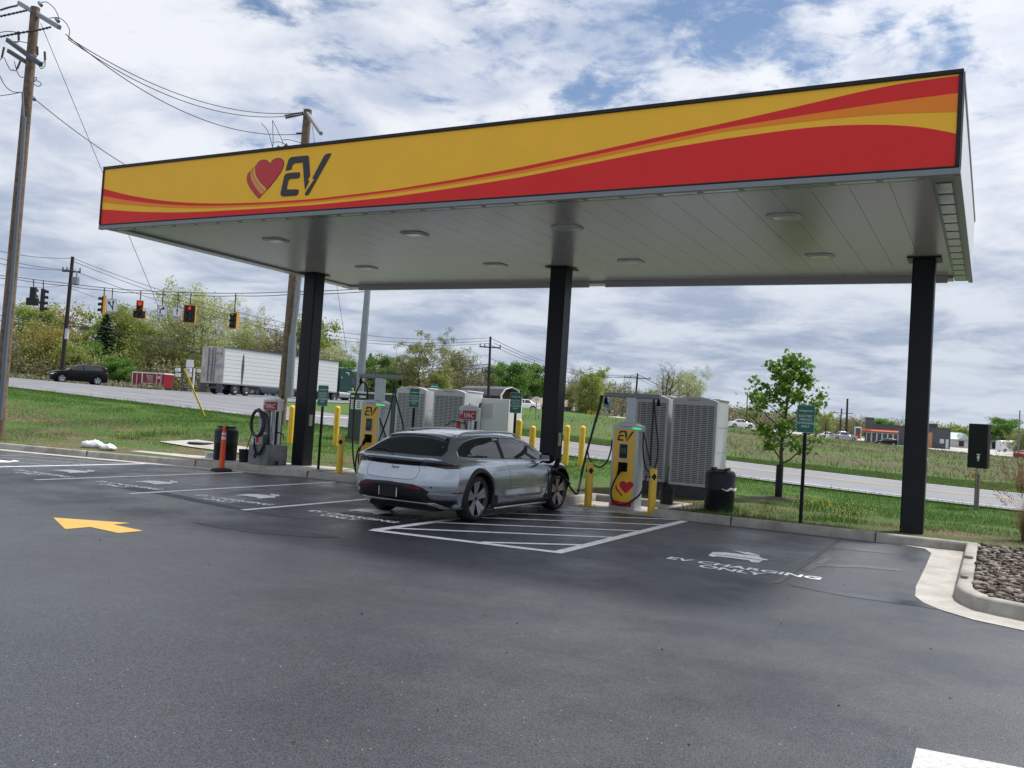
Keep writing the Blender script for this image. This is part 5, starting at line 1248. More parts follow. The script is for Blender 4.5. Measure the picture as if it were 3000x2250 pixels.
for (u0, v0, u1, v1) in ((54, 92, 55, 119), (109, 136, 110, 161), (131, 151, 132, 177), (12, 138, 5, 170), (60, 178, 50, 202)):
    a, b = loc(at(u0, v0, 24.2), at(u1, v1, 24.2)); mb = MB(); n = 7; pr_ = []
    mb.tube([a.lerp(b, k/(4*n)) for k in range(4*n+1)], [(.035 if k % 4 in (1, 2) else .02) for k in range(4*n+1)], 8)
    c = (a+b)/2; mb.tube([b, b+Vector((-.06, 0, -.05)), b+Vector((-.16, 0, -.02))], .012, 5); mb.build('insulator', 'insul', t)
for L_ in (((0, 30), (25, 22), (52, 16)), ((0, 48), (45, 38), (80, 30)), ((0, 108), (40, 100), (85, 92), (112, 88), (150, 79)),):
    mb = MB(); pts = loc(*[at(u, v, 24.3) for u, v in L_]); mb.tube(spline(pts, 8), [.018+.016*(k % 2) for k in range(len(spline(pts, 8)))], 6); mb.build('insulator_string', 'arm_dark', t)
mb = MB()
for L_ in (((115, 10), (135, 6), (157, 22), (170, 45), (173, 62)), ((140, 54), (170, 52), (192, 66), (204, 90), (200, 112)), ((0, 95), (25, 92), (52, 95)), ((40, 122), (60, 122), (80, 126)), ((97, 232), (104, 226), (108, 231), (98, 236)), ((96, 240), (110, 237), (121, 246), (112, 253), (97, 246)), ((0, 222), (14, 250), (36, 268), (62, 271)), ((112, 175), (118, 200), (130, 195), (133, 180)), ((12, 168), (22, 190), (32, 206), (40, 203)), ((42, 180), (48, 204), (58, 224), (70, 226))):
    mb.tube([q for q in spline(loc(*[at(u, v, 24.15) for u, v in L_]), 6)], .011, 5)
mb.build('jumper_wire', 'wire', t)
mb = MB(); mb.tube(loc(*[at(u, v, 24.28) for u, v in ((72, 342), (64, 470), (50, 640), (33, 850), (17, 1010), (7, 1150), (-1, 1230))]), [.048]*4+[.062]*3, 10); mb.tube(loc(at(66, 270, 24.3), at(69, 342, 24.28)), .03, 8); mb.build('conduit', 'conduit', t, smooth=60)
mb = MB(); [mb.cyl(*loc(at(u, v, 24.2), at(u+6, v+8, 24.1)), .05, n=8) for u, v in ((165, 55), (115, 8), (95, 284))]; mb.build('fitting', 'galv', t)
# second pole
D2 = 32; b2 = gpt(828, 1160, D2); t2 = thing('utility_pole', 'tall brown wooden pole rising behind the canopy logo, with a metal conduit', 'utility pole', tuple(b2-Vector((0, 0, .2))), 0, 'wooden utility poles'); O = Vector(t2.location)
top2 = at(902, 322, D2)
mb = MB(); mb.tube(loc(*[b2.lerp(top2, k/8) for k in range(9)]), [.17-.025*k/8 for k in range(9)], 14); mb.build('pole', 'wood_pole', t2, smooth=60)
arm('crossarm', at(893, 322, 32.4), at(941, 391, 29.3), .10, 'galv', t2, .12)
mb = MB(); mb.tube(loc(at(874, 850, 31.75), at(858, 985, 31.7)), .10, 12); mb.tube(loc(at(858, 985, 31.7), at(846, 1165, 31.65)), .14, 12); mb.tube(loc(at(880, 800, 31.8), at(874, 850, 31.75)), .075, 10); mb.build('conduit', 'galv', t2, smooth=60)
mb = MB()
for (u0, v0) in ((790, 440), (815, 430), (838, 424)): mb.tube(loc(at(u0-6, v0+6, D2), at(u0, v0, D2), at(u0+8, v0+12, D2)), [.03, .07, .03], 6)
for L_ in (((798, 352), (800, 400), (799, 430)), ((765, 360), (785, 385), (799, 432)), ((799, 418), (820, 416), (850, 430)), ((800, 355), (826, 410), (828, 424)), ((828, 410), (850, 410), (886, 420))): mb.tube(spline(loc(*[at(u, v, D2) for u, v in L_]), 5), .012, 5)
mb.build('switch_gear', 'arm_dark', t2)
mb = MB()
for a, b in (((833, 339), (888, 329)), ((836, 346), (890, 334)), ((868, 391), (888, 391))): P = loc(at(*a, D2), at(*b, D2)); mb.tube([P[0].lerp(P[1], k/20) for k in range(21)], [.02+.03*(k % 2) for k in range(21)], 6)
mb.build('insulator', 'arm_dark', t2)
def power_line(name, label, spans, r, grp=None, cat='power line'):
    mb = MB()
    for a, b, sag in spans: mb.tube(catenary(a, b, sag, 22), r, 5)
    o = mb.build(name, 'wire', smooth=180); return tag(o, label, cat, grp)
G_ = 'overhead lines between the poles'
power_line('power_line', 'topmost of the three wires sagging from the left pole to the pole behind the logo', [(at(203, 112, 23.3), at(888, 329, D2), .66)], .013, G_)
power_line('power_line', 'middle of the three wires sagging from the left pole to the pole behind the logo', [(at(200, 115, 23.3), at(890, 334, D2), .78)], .013, G_)
power_line('power_line', 'lowest of the three wires sagging from the left pole to the pole behind the logo', [(at(192, 100, 23.5), at(888, 391, D2), .86)], .013, G_)
power_line('communication_cable', 'single cable running from the big left pole down behind the canopy', [(at(94, 284, 24.4), at(872, 660, D2), .8)], .012, G_, 'cable')
power_line('power_line', 'thin line leaving the big left pole towards the left edge', [(at(64, 270, 24.4), at(-200, 282, 24), .1)], .010, G_)
def guy(a, b, t0, label):
    t = thing('guy_wire', label, 'guy wire', tuple(b), 0, 'guy wires with yellow guards'); mb = MB(); mb.tube([a-b, Vector((0, 0, 0))], .008, 5); mb.build('wire', 'wire', t)
    d = (a-b); mb = MB(); mb.tube([d*.0+Vector((0, 0, .05)), d*t0], .032, 8); mb.build('guard', 'yellow_paint', t, smooth=60)
ga = gpt(597, 1249, 32); guy(at(119, 68, 24.4), ga, .155, 'guy wire with a leaning yellow guard in the grass left of the air machine')
gb = gpt(1052, 1180, 40); guy(at(914, 367, 31.8), gb, .14, 'guy wire with a yellow guard in front of the grey steel pole')
# grey steel pole
sb = gpt(1050, 1190, 50); q = ony(1064, 845, sb.y)
t = thing('steel_pole', 'grey galvanised steel signal pole behind the left charger', 'pole', tuple(sb)); O = sb
mb = MB(); mb.tube(loc(sb, at(1077, 850, 50.3), at(1098, 560, 50.6)), [.24, .17, .13], 16); mb.build('pole', 'galv', t, smooth=60)
mb = MB(); mb.cyl((0, 0, -.1), (0, 0, .06), .4, n=12); mb.build('base', 'slab', t)
# dark pole at the junction
def tree_pole(u, vb, u1, v1, D, label, arms, r=.16, m='dark_pole', group='distant utility poles'):
    b = at(u, vb, D); tp = at(u1, v1, D); b.z = min(b.z, gz(b.x, b.y))-.1
    t = thing('utility_pole', label, 'utility pole', tuple(b), 0, group); h = tp-b
    mb = MB(); mb.tube([h*(k/4) for k in range(5)], [r-.05*k/4*r/.16 for k in range(5)], 10); mb.build('pole', m, t, smooth=60)
    for dz, L_, ang in arms:
        c = h*(1-dz/h.length); x = Vector((cos(ang), sin(ang), 0)); mb = MB(); mb.box(c, (L_, .12, .14), rz=ang)
        for s in (-.47, -.25, .47): mb.cyl(c+x*(L_*s)+Vector((0, 0, .05)), c+x*(L_*s)+Vector((0, 0, .35)), .06, n=6)
        mb.build('crossarm', 'arm_dark', t)
    return t, h
RGT = math.atan2(CR[0][1], CR[0][0])
t3, h3 = tree_pole(180, 1100, 213, 752, 78, 'dark pole with transformer and street name plate beside the black crossover', [(1.3, 1.6, RGT)], .2)
O = Vector(t3.location)
mb = MB(); mb.cyl(*loc(at(221, 835, 77.6), at(222, 812, 77.6)), .3, n=10); mb.cyl(*loc(at(225, 812, 77.6), at(225, 795, 77.6)), .06, n=6); mb.build('transformer', 'galv', t3)
mb = MB(); p = loc(at(196, 978, 77.5))[0]; mb.box(p, (.3, .2, .9)); mb.build('meter_box', 'light_grey', t3)
mb = MB(); a, b = loc(at(198, 957, 77.5), at(240, 957, 77.5)); mb.tube([a, b], .06, 6); c, d = loc(at(236, 960, 77.5), at(262, 964, 77.5)); mb.box((c+d)/2, ((d-c).length, .08, .34), rz=RGT); mb.build('name_plate_arm', 'dark_grey', t3)
t4, h4 = tree_pole(1430, 1180, 1437, 986, 100, 'dark utility pole standing in front of the black roofed barn', [(1.2, 2.4, RGT), (4., 1.6, RGT)], .17)
t5, h5 = tree_pole(1860, 1185, 1868, 1094, 150, 'utility pole with crossarm between the green tree and the bare trees', [(.8, 4.5, RGT)], .2)
t6, h6 = tree_pole(2046, 1200, 2052, 1149, 240, 'far small utility pole above the right power cabinet', [(1.5, 6., RGT)], .25)
tree_pole(2459, 1280, 2466, 1197, 200, 'grey utility pole with double crossarms left of the restaurant', [(1., 5, RGT), (5., 2.5, RGT)], .2)
tree_pole(2479, 1282, 2483, 1168, 190, 'taller bare pole next to the restaurant sign', [], .28)
tree_pole(2984, 1300, 2988, 1203, 150, 'thin grey pole at the right edge by the white van', [], .15, 'galv')
tree_pole(2416, 1292, 2421, 1232, 120, 'thin dark pole behind the right leaves of the young maple', [], .07)
tree_pole(2186, 1252, 2190, 1150, 150, 'thin dark pole partly hidden by the left side of the young maple', [], .1)
# long lines along the road
e3 = [at(212, 756, 78), at(206, 790, 78), at(222, 790, 78)]; e4 = [at(1437, 990, 100), at(1428, 1006, 100), at(1449, 1006, 100)]
power_line('power_line', 'upper road lines running from the dark junction pole to the barn pole', [(e3[0], e4[0], 2.4), (e3[0]+Vector((0, 0, -.25)), e4[0]+Vector((0, 0, -.3)), 2.6), (e3[1], e4[1], 2.4)], .022, G_)
power_line('power_line', 'upper road lines leaving the dark junction pole to the left', [(e3[0], at(-150, 690, 62), .5), (e3[1], at(-150, 700, 62), .5), (e3[2], at(-150, 730, 62), .5)], .022, G_)
power_line('communication_cable', 'two low communication cables passing the black crossover from pole to pole', [(at(192, 925, 77.6), at(1433, 1066, 100), 2.2), (at(190, 938, 77.6), at(1432, 1076, 100), 2.2), (at(192, 925, 77.6), at(-120, 890, 66), .6), (at(190, 945, 77.6), at(-120, 900, 66), .6)], .03, G_, 'cable')
power_line('power_line', 'mid height lines from the dark junction pole towards the barn pole', [(at(207, 845, 77.8), at(1434, 1040, 100), 2.5), (at(207, 835, 77.8), at(-100, 815, 66), .4)], .016, G_)
power_line('power_line', 'lines from the barn pole to the next pole on the right', [(e4[0], at(1868, 1097, 150), 1.6), (e4[1], at(1855, 1100, 150), 1.6), (e4[2], at(1880, 1100, 150), 1.6), (at(1435, 1050, 100), at(1862, 1118, 150), 1.5)], .03, G_)
power_line('power_line', 'lines from the middle distance pole to the far pole', [(at(1868, 1097, 150), at(2050, 1152, 240), 1.2), (at(1880, 1101, 150), at(2056, 1155, 240), 1.2), (at(1856, 1101, 150), at(2046, 1155, 240), 1.2)], .035, G_)
# ---- traffic signals on a span wire
SW = [(-60, 798, 62), (49, 812, 62), (206, 831, 60), (306, 843, 59), (412, 851, 58), (560, 857, 57), (693, 859, 55), (847, 855, 53), (1075, 846, 50.3)]
span = [at(*p) for p in SW]
power_line('span_wire', 'span wire that carries the traffic signals across the junction', [(a, b, .02) for a, b in zip(span[:-1], span[1:])]+[(a-Vector((0, 0, .16)), b-Vector((0, 0, .16)), .05) for a, b in zip(span[:-1], span[1:])], .022, None, 'wire')
def span_at(u):
    for a, b in zip(SW[:-1], SW[1:]):
        if a[0] <= u <= b[0]: f = (u-a[0])/(b[0]-a[0]); return at(u, a[1]+(b[1]-a[1])*f, a[2]+(b[2]-a[2])*f), a[2]+(b[2]-a[2])*f
mat('sig_yellow', (.72, .33, .02), .45); mat('sig_black', (.008, .008, .008), .6); mat('lamp_red', (1., .03, .03), .3, emit=.45); mat('lens_dark', (.02, .02, .02), .25)
def signal(u, v0, v1, rz, label, kind, lit=None, n=3, edge=True):
    top, D = span_at(u); c0 = at(u-(v0-850)*.06, v0, D); H = (v1-v0)/CAMF*D; w = H/n*.92
    t = thing('traffic_signal', label, 'traffic light', (c0.x, c0.y, c0.z), rz, 'traffic signals hanging over the junction')
    R = Matrix.Rotation(-rz, 3, 'Z'); d = R @ (top-c0)
    mb = MB(); mb.tube([d, (0, 0, 0)], .035, 6); mb.build('hanger', 'arm_dark', t)
    bodies = [(0, -H/2, w, H)]
    if kind == 'dog': bodies = [(0, -H*.33, w*1.0, H*.62), (0, -H*.8, w*2.05, H*.40)]; 
    if kind == 'plate': bodies = [(0, -H/2, w*2.0, H*1.0)]
    for k, (x, z, ww, hh) in enumerate(bodies):
        mb = MB(); mb.bx(x-ww/2, x+ww/2, -.1, .1, z-hh/2, z+hh/2); mb.build('housing', 'sig_black', t, bevel=.02)
        if edge:
            mb = MB(); e = .045
            for X0, X1, Z0, Z1 in ((x-ww/2-e, x+ww/2+e, z+hh/2, z+hh/2+e), (x-ww/2-e, x+ww/2+e, z-hh/2-e, z-hh/2), (x-ww/2-e, x-ww/2, z-hh/2, z+hh/2), (x+ww/2, x+ww/2+e, z-hh/2, z+hh/2)): mb.bx(X0, X1, -.06, .11, Z0, Z1)
            mb.build('yellow_border', 'sig_yellow', t)
    if kind == 'dog': spots = [(0, -H*.17), (0, -H*.48)]+[(s*w*.5, -H*.8) for s in (-1, 1)]; r = H*.13
    else: spots = [(0, -H*(k+.5)/n) for k in range(n)]; r = H/n*(.34 if kind != 'plate' else .33)
    for k, (x, z) in enumerate(spots):
        mb = MB(); mb.cyl((x, -.101, z), (x, -.112, z), r*.88, n=14); mb.build('lamp', 'lamp_red' if lit == k else 'lens_dark', t)
        mb = MB(); A = np.linspace(-.5, pi+.5, 12); mb.grid([[(x+r*cos(a), -.1, z+r*sin(a)), (x+r*1.02*cos(a), -.1-r*1.7, z+r*sin(a)*1.02-.02)] for a in A]); vz = mb.build('visor', 'sig_black', t); vz.modifiers.new('solid', 'SOLIDIFY').thickness = .012
    return t
RC = RGT
signal(98, 840, 895, RC+pi, 'black doghouse traffic signal seen from behind, farthest left on the wire', 'dog', edge=False)
signal(127, 846, 913, RC+1.75, 'black four lamp traffic signal with visors to the right, left of the dark pole', 'std', n=4, edge=False)
signal(306, 868, 918, RC-.95, 'yellow edged traffic signal with visors turned left, right of the dark pole', 'std')
signal(413, 881, 932, RC+.25, 'yellow edged doghouse traffic signal with its red lamp lit', 'dog', lit=0)
signal(560, 895, 945, RC+.15, 'traffic signal on a wide yellow edged backplate showing red', 'plate', lit=0)
signal(691, 918, 962, RC-.6, 'yellow edged traffic signal nearest the wooden pole, no lamp lit', 'plate')
mat('lane_sign', (.72, .74, .78), .5); mat('sign_ink', (.02, .02, .025), .6)
def lane_sign(u, v0, v1, label, arrows, txt):
    top, D = span_at(u); c = at(u-(v0-850)*.06, v0, D); H = (v1-v0)/CAMF*D; W = H*.8
    t = thing('lane_sign', label, 'sign', tuple(c), RC, 'white lane signs hanging over the junction')
    R = Matrix.Rotation(-RC, 3, 'Z'); mb = MB(); mb.tube([R @ (top-c), (0, 0, 0)], .03, 6); mb.build('hanger', 'arm_dark', t)
    mb = MB(); mb.bx(-W/2, W/2, -.015, .015, -H, 0); mb.cur = 1; e = .025
    for X0, X1, Z0, Z1 in ((-W/2+.02, W/2-.02, -.02-e, -.02), (-W/2+.02, W/2-.02, -H+.02, -H+.02+e), (-W/2+.02, -W/2+.02+e, -H+.05, -.05), (W/2-.02-e, W/2-.02, -H+.05, -.05)): mb.bx(X0, X1, -.0185, -.0155, Z0, Z1)
    for pl in arrows: mb.prism([(a*W, -H+b*H) for a, b in pl], lambda a, b, s: (a, -.0155-s, b), .003)
    pn = mb.build('panel', ['lane_sign', 'sign_ink'], t)
    if txt: lettering(txt, .18, (0, -.0165, -H*.84), (1, 0, 0), (0, 0, 1), 'sign_ink', pn, bold=.006)
UP = [(-.05, .35), (.05, .35), (.05, .7), (.16, .68), (0, .92), (-.16, .68), (-.05, .7)]
lane_sign(330, 876, 914, 'white sign with a left and straight split arrow, next to the left signal', [[(.08, .12), (.19, .12), (.19, .72), (.29, .7), (.14, .93), (-.0, .7), (.08, .72)], [(.08, .25), (.08, .4), (-.15, .66), (-.1, .76), (-.36, .84), (-.33, .56), (-.24, .6)]], None)
lane_sign(478, 895, 930, 'white ONLY sign with a right turning arrow under the wire', [[(-.25, .32), (-.14, .32), (-.12, .55), (.02, .68), (.1, .7), (.08, .58), (.34, .76), (.12, .93), (.11, .81), (-.03, .79), (-.22, .6)]], 'ONLY')
lane_sign(523, 901, 935, 'white ONLY sign with a straight arrow beside the backplate signal', [UP], 'ONLY')
# ---- vehicles
mat('paint_black', (.003, .003, .004), .22, spec=.18); mat('paint_white', (.7, .71, .73), .25, coat=.4); mat('paint_blue', (.22, .30, .40), .28, metal=.5, coat=.3); mat('paint_grey', (.11, .13, .16), .3, metal=.4, coat=.3); mat('paint_red', (.35, .015, .015), .3, coat=.8); mat('paint_steel', (.3, .32, .34), .3, metal=.6, coat=.8)
mat('head_lamp', (.7, .72, .75), .1); mat('plate_gold', (.75, .5, .12), .5); mat('trailer_red', (.22, .006, .014), .35, var=.05, vscale=2); mat('truck_green', (.004, .04, .035), .3, spec=.4); mat('trailer_white', (.58, .61, .62), .5, var=.05, vscale=1.2, dirt=(.55, .54, .52), dscale=1.2); mat('trailer_rear', (.5, .48, .44), .6, var=.15, vscale=3, dirt=(.15, .13, .11), dscale=1.5)
def sec(zb, zt, w, wr, zs=.22):
    return [(.8*w, zs-.02), (.94*w, zs+.03), (.985*w, zs+.2), (w, .58), (.985*w, min(.76, zb-.14)), (.955*w, zb-.06), (.92*w, zb), ((.92*w*.55+wr*.45), zb+(zt-zb)*.5), (wr, zb+(zt-zb)*.88), (wr*.6, zt-.015*(zt > zb+.1)-.004), (0, zt)]
def small_car(name, label, cat, loc_, rz, paint, L_=4.5, W=1.8, H=1.45, wb=2.65, kind='sedan', detail=True, group=None):
    w = W/2; ro = (L_-wb)*.5; y0 = -ro; y1 = wb+ro; R = .33 if kind == 'sedan' else .35; zb = H*.64
    P = dict(sedan=[(y0, zb-.06, zb+.0, .92, .6), (y0+.35, zb, zb+.04, .97, .62), (y0+.75, zb+.02, zb+.1, 1, .62), (y0+1.35, zb, H-.05, 1, .58), (y0+1.9, zb-.01, H, 1, .6), (y0+2.5, zb-.02, H-.03, 1, .6), (y0+3.0, zb-.03, H-.27, 1, .6), (y1-1.05, zb-.05, zb+.02, 1, .62), (y1-.6, zb-.12, zb-.06, .97, .6), (y1-.1, zb-.25, zb-.2, .88, .5)],
             suv=[(y0, zb, H*.80, .92, .66), (y0+.2, zb+.02, H*.93, .96, .64), (y0+.5, zb+.01, H*.975, 1, .62), (y0+1.1, zb, H, 1, .63), (y0+1.9, zb-.02, H-.01, 1, .64), (y0+2.4, zb-.03, H-.08, 1, .64), (y0+2.85, zb-.04, H-.30, 1, .64), (y0+3.3, zb-.05, zb+.03, 1, .66), (y1-.5, zb-.10, zb-.04, .98, .62), (y1-.1, zb-.22, zb-.17, .9, .52)],
             pickup=[(y0, zb-.02, zb+.0, .97, .8), (y0+.4, zb, zb+.02, 1, .8), (y0+1.55, zb, zb+.02, 1, .8), (y0+1.75, zb, H-.12, 1, .62), (y0+2.3, zb, H, 1, .62), (y0+3.1, zb, H-.03, 1, .62), (y0+3.55, zb, H-.35, 1, .64), (y0+3.9, zb, zb+.05, 1, .66), (y1-.4, zb-.05, zb, .98, .64), (y1-.05, zb-.15, zb-.1, .94, .6)],
             van=[(y0, H*.55, H*.97, .97, .84), (y0+.5, H*.55, H, 1, .84), (y0+2.5, H*.55, H, 1, .84), (y1-1.3, H*.55, H-.05, 1, .82), (y1-.8, H*.5, H*.75, .98, .78), (y1-.3, H*.42, H*.46, .95, .7), (y1, H*.36, H*.38, .9, .6)])[kind]
    T = [(y, sec(a, b, w*c, w*d)) for y, a, b, c, d in P]
    ysn = np.linspace(y0-.12, y1+.12, 46)
    me, tr = car_body(T, ysn, lambda x, z: y0+.18*(abs(x)/w)**3+.25*max(0, z-zb)*(kind != 'van')*(1 if kind == 'suv' else 0), lambda x, z: y1-.3*(abs(x)/w)**3-.1*max(0, z-.6), None, 0, 0)
    s_ = Skin(tr); t = thing(name, label, cat, loc_, rz, group)
    me = cut_arches(me, [(0, R), (wb, R)], R+.05, w-.28, w+.3, paint); link('body', me, t, smooth=40)
    if kind == 'sedan': win = [(y0+.75, zb+.09), (y0+1.2, H-.12), (y0+1.9, H-.07), (y0+2.5, H-.10), (y0+3.0, H-.30), (y0+3.3, zb+.04), (y0+2, zb+.04)]
    elif kind == 'suv': win = [(y0+.45, zb+.14), (y0+.75, H-.16), (y0+1.4, H-.11), (y0+2.2, H-.13), (y0+2.7, H-.28), (y0+3.1, zb+.06), (y0+2, zb+.05)]
    elif kind == 'pickup': win = [(y0+1.85, zb+.06), (y0+1.9, H-.16), (y0+3.05, H-.12), (y0+3.55, zb+.06)]
    else: win = [(y1-1.9, H*.57), (y1-1.9, H-.25), (y1-1.2, H-.27), (y1-.75, H*.57)]
    wins = [clip_y(win, -9, y0+1.95), clip_y(win, y0+2.02, 9)] if kind in ('sedan', 'suv') else [win]
    for pl in wins:
        for s in (1, -1):
            mb = MB(); s_.patch(mb, pl, lambda a, b, o: s_.side(a, b, s, o), .12, .006); mb.build('side_window', 'car_glass', t, smooth=180)
    if kind != 'van':
        ws = y1-1.1 if kind == 'sedan' else (y0+3.35 if kind == 'suv' else y0+3.85); wt = ws-.85
        mb = MB(); s_.patch(mb, [(-.68*w, wt), (.68*w, wt), (.8*w, ws-.05), (-.8*w, ws-.05)], s_.top, .12, .006); mb.build('windscreen', 'car_glass', t, smooth=180)
        mb = MB(); s_.patch(mb, [(-.6*w, zb+.12), (.6*w, zb+.12), (.52*w, H-.1), (-.52*w, H-.1)], s_.rear, .1, .006); mb.build('rear_window', 'car_glass', t, smooth=180)
    for s in (1, -1):
        mb = MB(); s_.patch(mb, [(s*.55*w, .62), (s*.9*w, .66), (s*.95*w, .78), (s*.6*w, .72)], lambda a, b, o: s_.hit((a, y1+2, b), (0, -1, 0), o), .1, .006); mb.build('headlight', 'head_lamp', t, smooth=180)
        mb = MB(); s_.patch(mb, [(s*.62*w, zb-.25), (s*.95*w, zb-.25), (s*.95*w, zb-.08), (s*.62*w, zb-.1)], s_.rear, .1, .006); mb.build('tail_light', 'tail_red', t, smooth=180)
        for y in (0, wb): wheel(t, (s*(w-.13), y, R), s, R=R, w=.22, style='five', rr=R*.70)
    mb = MB(); s_.patch(mb, [(-.4*w, .5), (.4*w, .5), (.45*w, .68), (-.45*w, .68)], lambda a, b, o: s_.hit((a, y1+2, b), (0, -1, 0), o), .1, .006); mb.build('grille', 'gap', t, smooth=180)
    mb = MB(); mb.bx(-.16, .16, y1+.0, y1+.012, .42, .53); mb.build('license_plate', 'plate_gold', t)
    for s in (1, -1):
        mb = MB(); mb.box((s*(w+.09), y1-1.35 if kind != 'suv' else y0+2.95, zb+.09), (.2, .1, .13)); mb.build('mirror', paint, t, bevel=.03)
    return t
def face(px, py): return math.atan2(-px, py)   # heading (px,py) -> rz for a +y facing car
sp = gpt(227, 1126, 73); a_ = at(175, 1123, 72); b_ = at(278, 1129, 73.6); dv = (a_-b_).xy.normalized()
sv = small_car('crossover_car', 'black crossover with gold number plate driving left at the junction', 'car', (b_.x, b_.y, gz(b_.x, b_.y)+.05), face(dv.x, dv.y)+.0, 'paint_black', 4.4, 1.84, 1.60, 2.65, 'suv')
# red cargo trailer
pL = at(385, 1137, 91); pR = at(478, 1143, 90); dv = (pR-pL).xy; ln = dv.length/.73; t = thing('cargo_trailer', 'red enclosed cargo trailer with white lettering, parked beyond the junction', 'trailer', (pL.x, pL.y, gz(pL.x, pL.y)+.02), math.atan2(dv.y, dv.x))
t.scale = (.73,)*3
mb = MB(); mb.bx(0, ln, 0, 2.1, .35, 2.25); mb.build('body', 'trailer_red', t, bevel=.04)
mb = MB(); mb.bx(-.03, ln+.03, -.03, 2.13, 2.2, 2.36); mb.bx(-.03, ln*.28, -.02, 0, .33, .45); mb.bx(ln*.30, ln*.33, -.025, 0, .35, 2.2); mb.bx(-.03, .08, -.025, 0, .35, 2.2); mb.bx(ln*.14, ln*.155, -.02, 0, .5, 2.1); mb.bx(ln*.76, ln*.775, -.02, 0, .5, 2.1); mb.bx(ln*.9, ln*.915, -.02, 0, .5, 2.1); mb.bx(ln*.33, ln, -.02, 0, .33, .42); mb.build('trim', 'white_paint', t)
mb = MB()
for x in (ln*.5, ln*.65): mb.cyl((x, -.03, .34), (x, .2, .34), .34, n=18)
mb.build('wheel', 'tyre', t)
mb = MB(); mb.grid([[(ln*.575+.75*cos(a)*r, -.05, .34+.48*sin(a)*r) for r in (1, 1.15)] for a in np.linspace(0, pi, 14)]); mb.build('fender', 'white_paint', t)
for i, tx_ in enumerate(('Seneca', 'Stone', 'Corp.')): lettering(tx_, .42, (ln*.55+.08*i, -.028, 1.9-.3*i), (1, 0, 0), (0, 0, 1), 'sign_white', t, shear=.1)
lettering('Seneca Falls, NY', .2, (ln*.55, -.028, 1.0), (1, 0, 0), (0, 0, 1), 'sign_white', t)
mb = MB(); mb.bx(ln*.79, ln*.885, -.024, -.0205, 1.5, 1.95); mb.cur = 1; [mb.bx(ln*.79, ln*.885, -.027, -.0242, 1.5+.13*k, 1.56+.13*k) for k in range(4)]; mb.cur = 2; mb.bx(ln*.79, ln*.825, -.029, -.0272, 1.74, 1.95); mb.build('flag', ['white_paint', 'red', 'paint_blue'], t)
# articulated truck
TX, TY = -57.0, 54.4; zg = gz(TX-1.3, 60)
t = thing('semi_truck', 'long white sided trailer truck with a dark green sleeper cab at the junction', 'truck', (TX, TY, zg+.04))
TL = 14.9; z0, z1 = .98, 4.0
mb = MB(); mb.bx(-2.58, 0, .12, TL, z0, z1-.06)
for k in range(8): mb.bx(-.0, .012, .15, TL-.05, z0+.34*(k+.9), z0+.34*(k+.9)+.02)
tb_ = mb.build('trailer_box', 'trailer_white', t)
mb = MB(); mb.bx(-2.6, .02, 0, .118, z0-.1, z1); mb.build('rear_door', 'trailer_rear', t, bevel=.02)
mb = MB()
for x in (-1.75, -1.3): mb.bx(x-.03, x+.03, -.1, -.02, z0+.05, z1-.1)
for k in range(9): mb.bx(-1.75, -1.3, -.08, -.04, z0+.25+.3*k, z0+.28+.3*k)
mb.bx(-1.08, -.98, -.06, 0, z0, z1-.1); mb.build('ladder', 'galv', t)
mb = MB(); mb.bx(-.85, -.3, -.012, -.001, 2.2, 2.55); mb.build('poster', 'paint_blue', t)
lettering('MF-92', .3, (-.55, -.006, 3.4), (1, 0, 0), (0, 0, 1), 'sign_ink', t)
mb = MB(); mb.bx(-.1, .06, 0, TL, z1-.06, z1+.03); [mb.cyl((-.02, 1+1.9*k, z1), (-.02, 1+1.9*k, z1+.22), .03, n=6) for k in range(8)]; mb.bx(-2.55, -.15, .1, TL, z1-.055, z1+.01); mb.build('tarp_rail', 'dark_grey', t)
mb = MB()
for y in (2.2, 10.6): mb.grid([[(.03, y-w_, z), (.03, y+w_, z)] for z, w_ in ((1.0, .05), (1.6, .1), (2.4, .14), (3.0, .1), (3.55, .03))])
ta = mb.build('tarp_arm', 'dark_grey', t); ta.modifiers.new('solid', 'SOLIDIFY').thickness = .03
mb = MB(); mb.bx(-2.5, .03, .1, TL, z0-.12, z0-.001); mb.build('side_rail', 'galv', t)
mb = MB(); mb.bx(-2.0, -.6, .4, 5, .55, .85); mb.bx(-2.55, -.05, .1, .3, .45, .6); mb.build('subframe', 'dark_grey', t)
for x_ in (-2.58, -.7): mb = MB(); mb.bx(x_, x_+.68, .02, .08, .1, .95); mb.build('mud_flap', 'dark_grey', t)
mat('truck_rim', (.16, .165, .17), .45, metal=.4)
def big_wheel(par, x, y, out=1):
    w_ = bpy.data.objects.new('wheel', None); COL.objects.link(w_); w_.parent = par; w_.location = (x, y, .52)
    mb = MB(); mb.lathe([(.3, -.14), (.5, -.14), (.52, -.1), (.52, .1), (.5, .14), (.3, .14)], axis='x', n=28); mb.build('tyre', 'tyre', w_, smooth=40)
    mb = MB(); mb.lathe([(.31, out*.13), (.27, out*.06), (.2, out*.03), (.12, out*.1), (0, out*.12)], axis='x', n=24); mb.build('rim', 'truck_rim', w_, smooth=40)
for y in (1.55, 2.85):
    for x in (-.16, -2.4): big_wheel(t, x, y, 1 if x > -1 else -1)
cy_ = TL+.5
mb = MB(); mb.prism([(0, .95), (0, 3.35), (.5, 3.5), (1.6, 3.3), (2.3, 3.0), (2.7, 2.3), (4.6, 1.95), (4.75, .95)], lambda a, b, s: (-2.4+s, cy_+a, b), 2.3); mb.build('cab', 'truck_green', t, bevel=.06)
mb = MB(); mb.bx(-.0995, -.09, cy_+1.75, cy_+2.4, 1.85, 2.55); mb.build('side_window', 'car_glass', t)
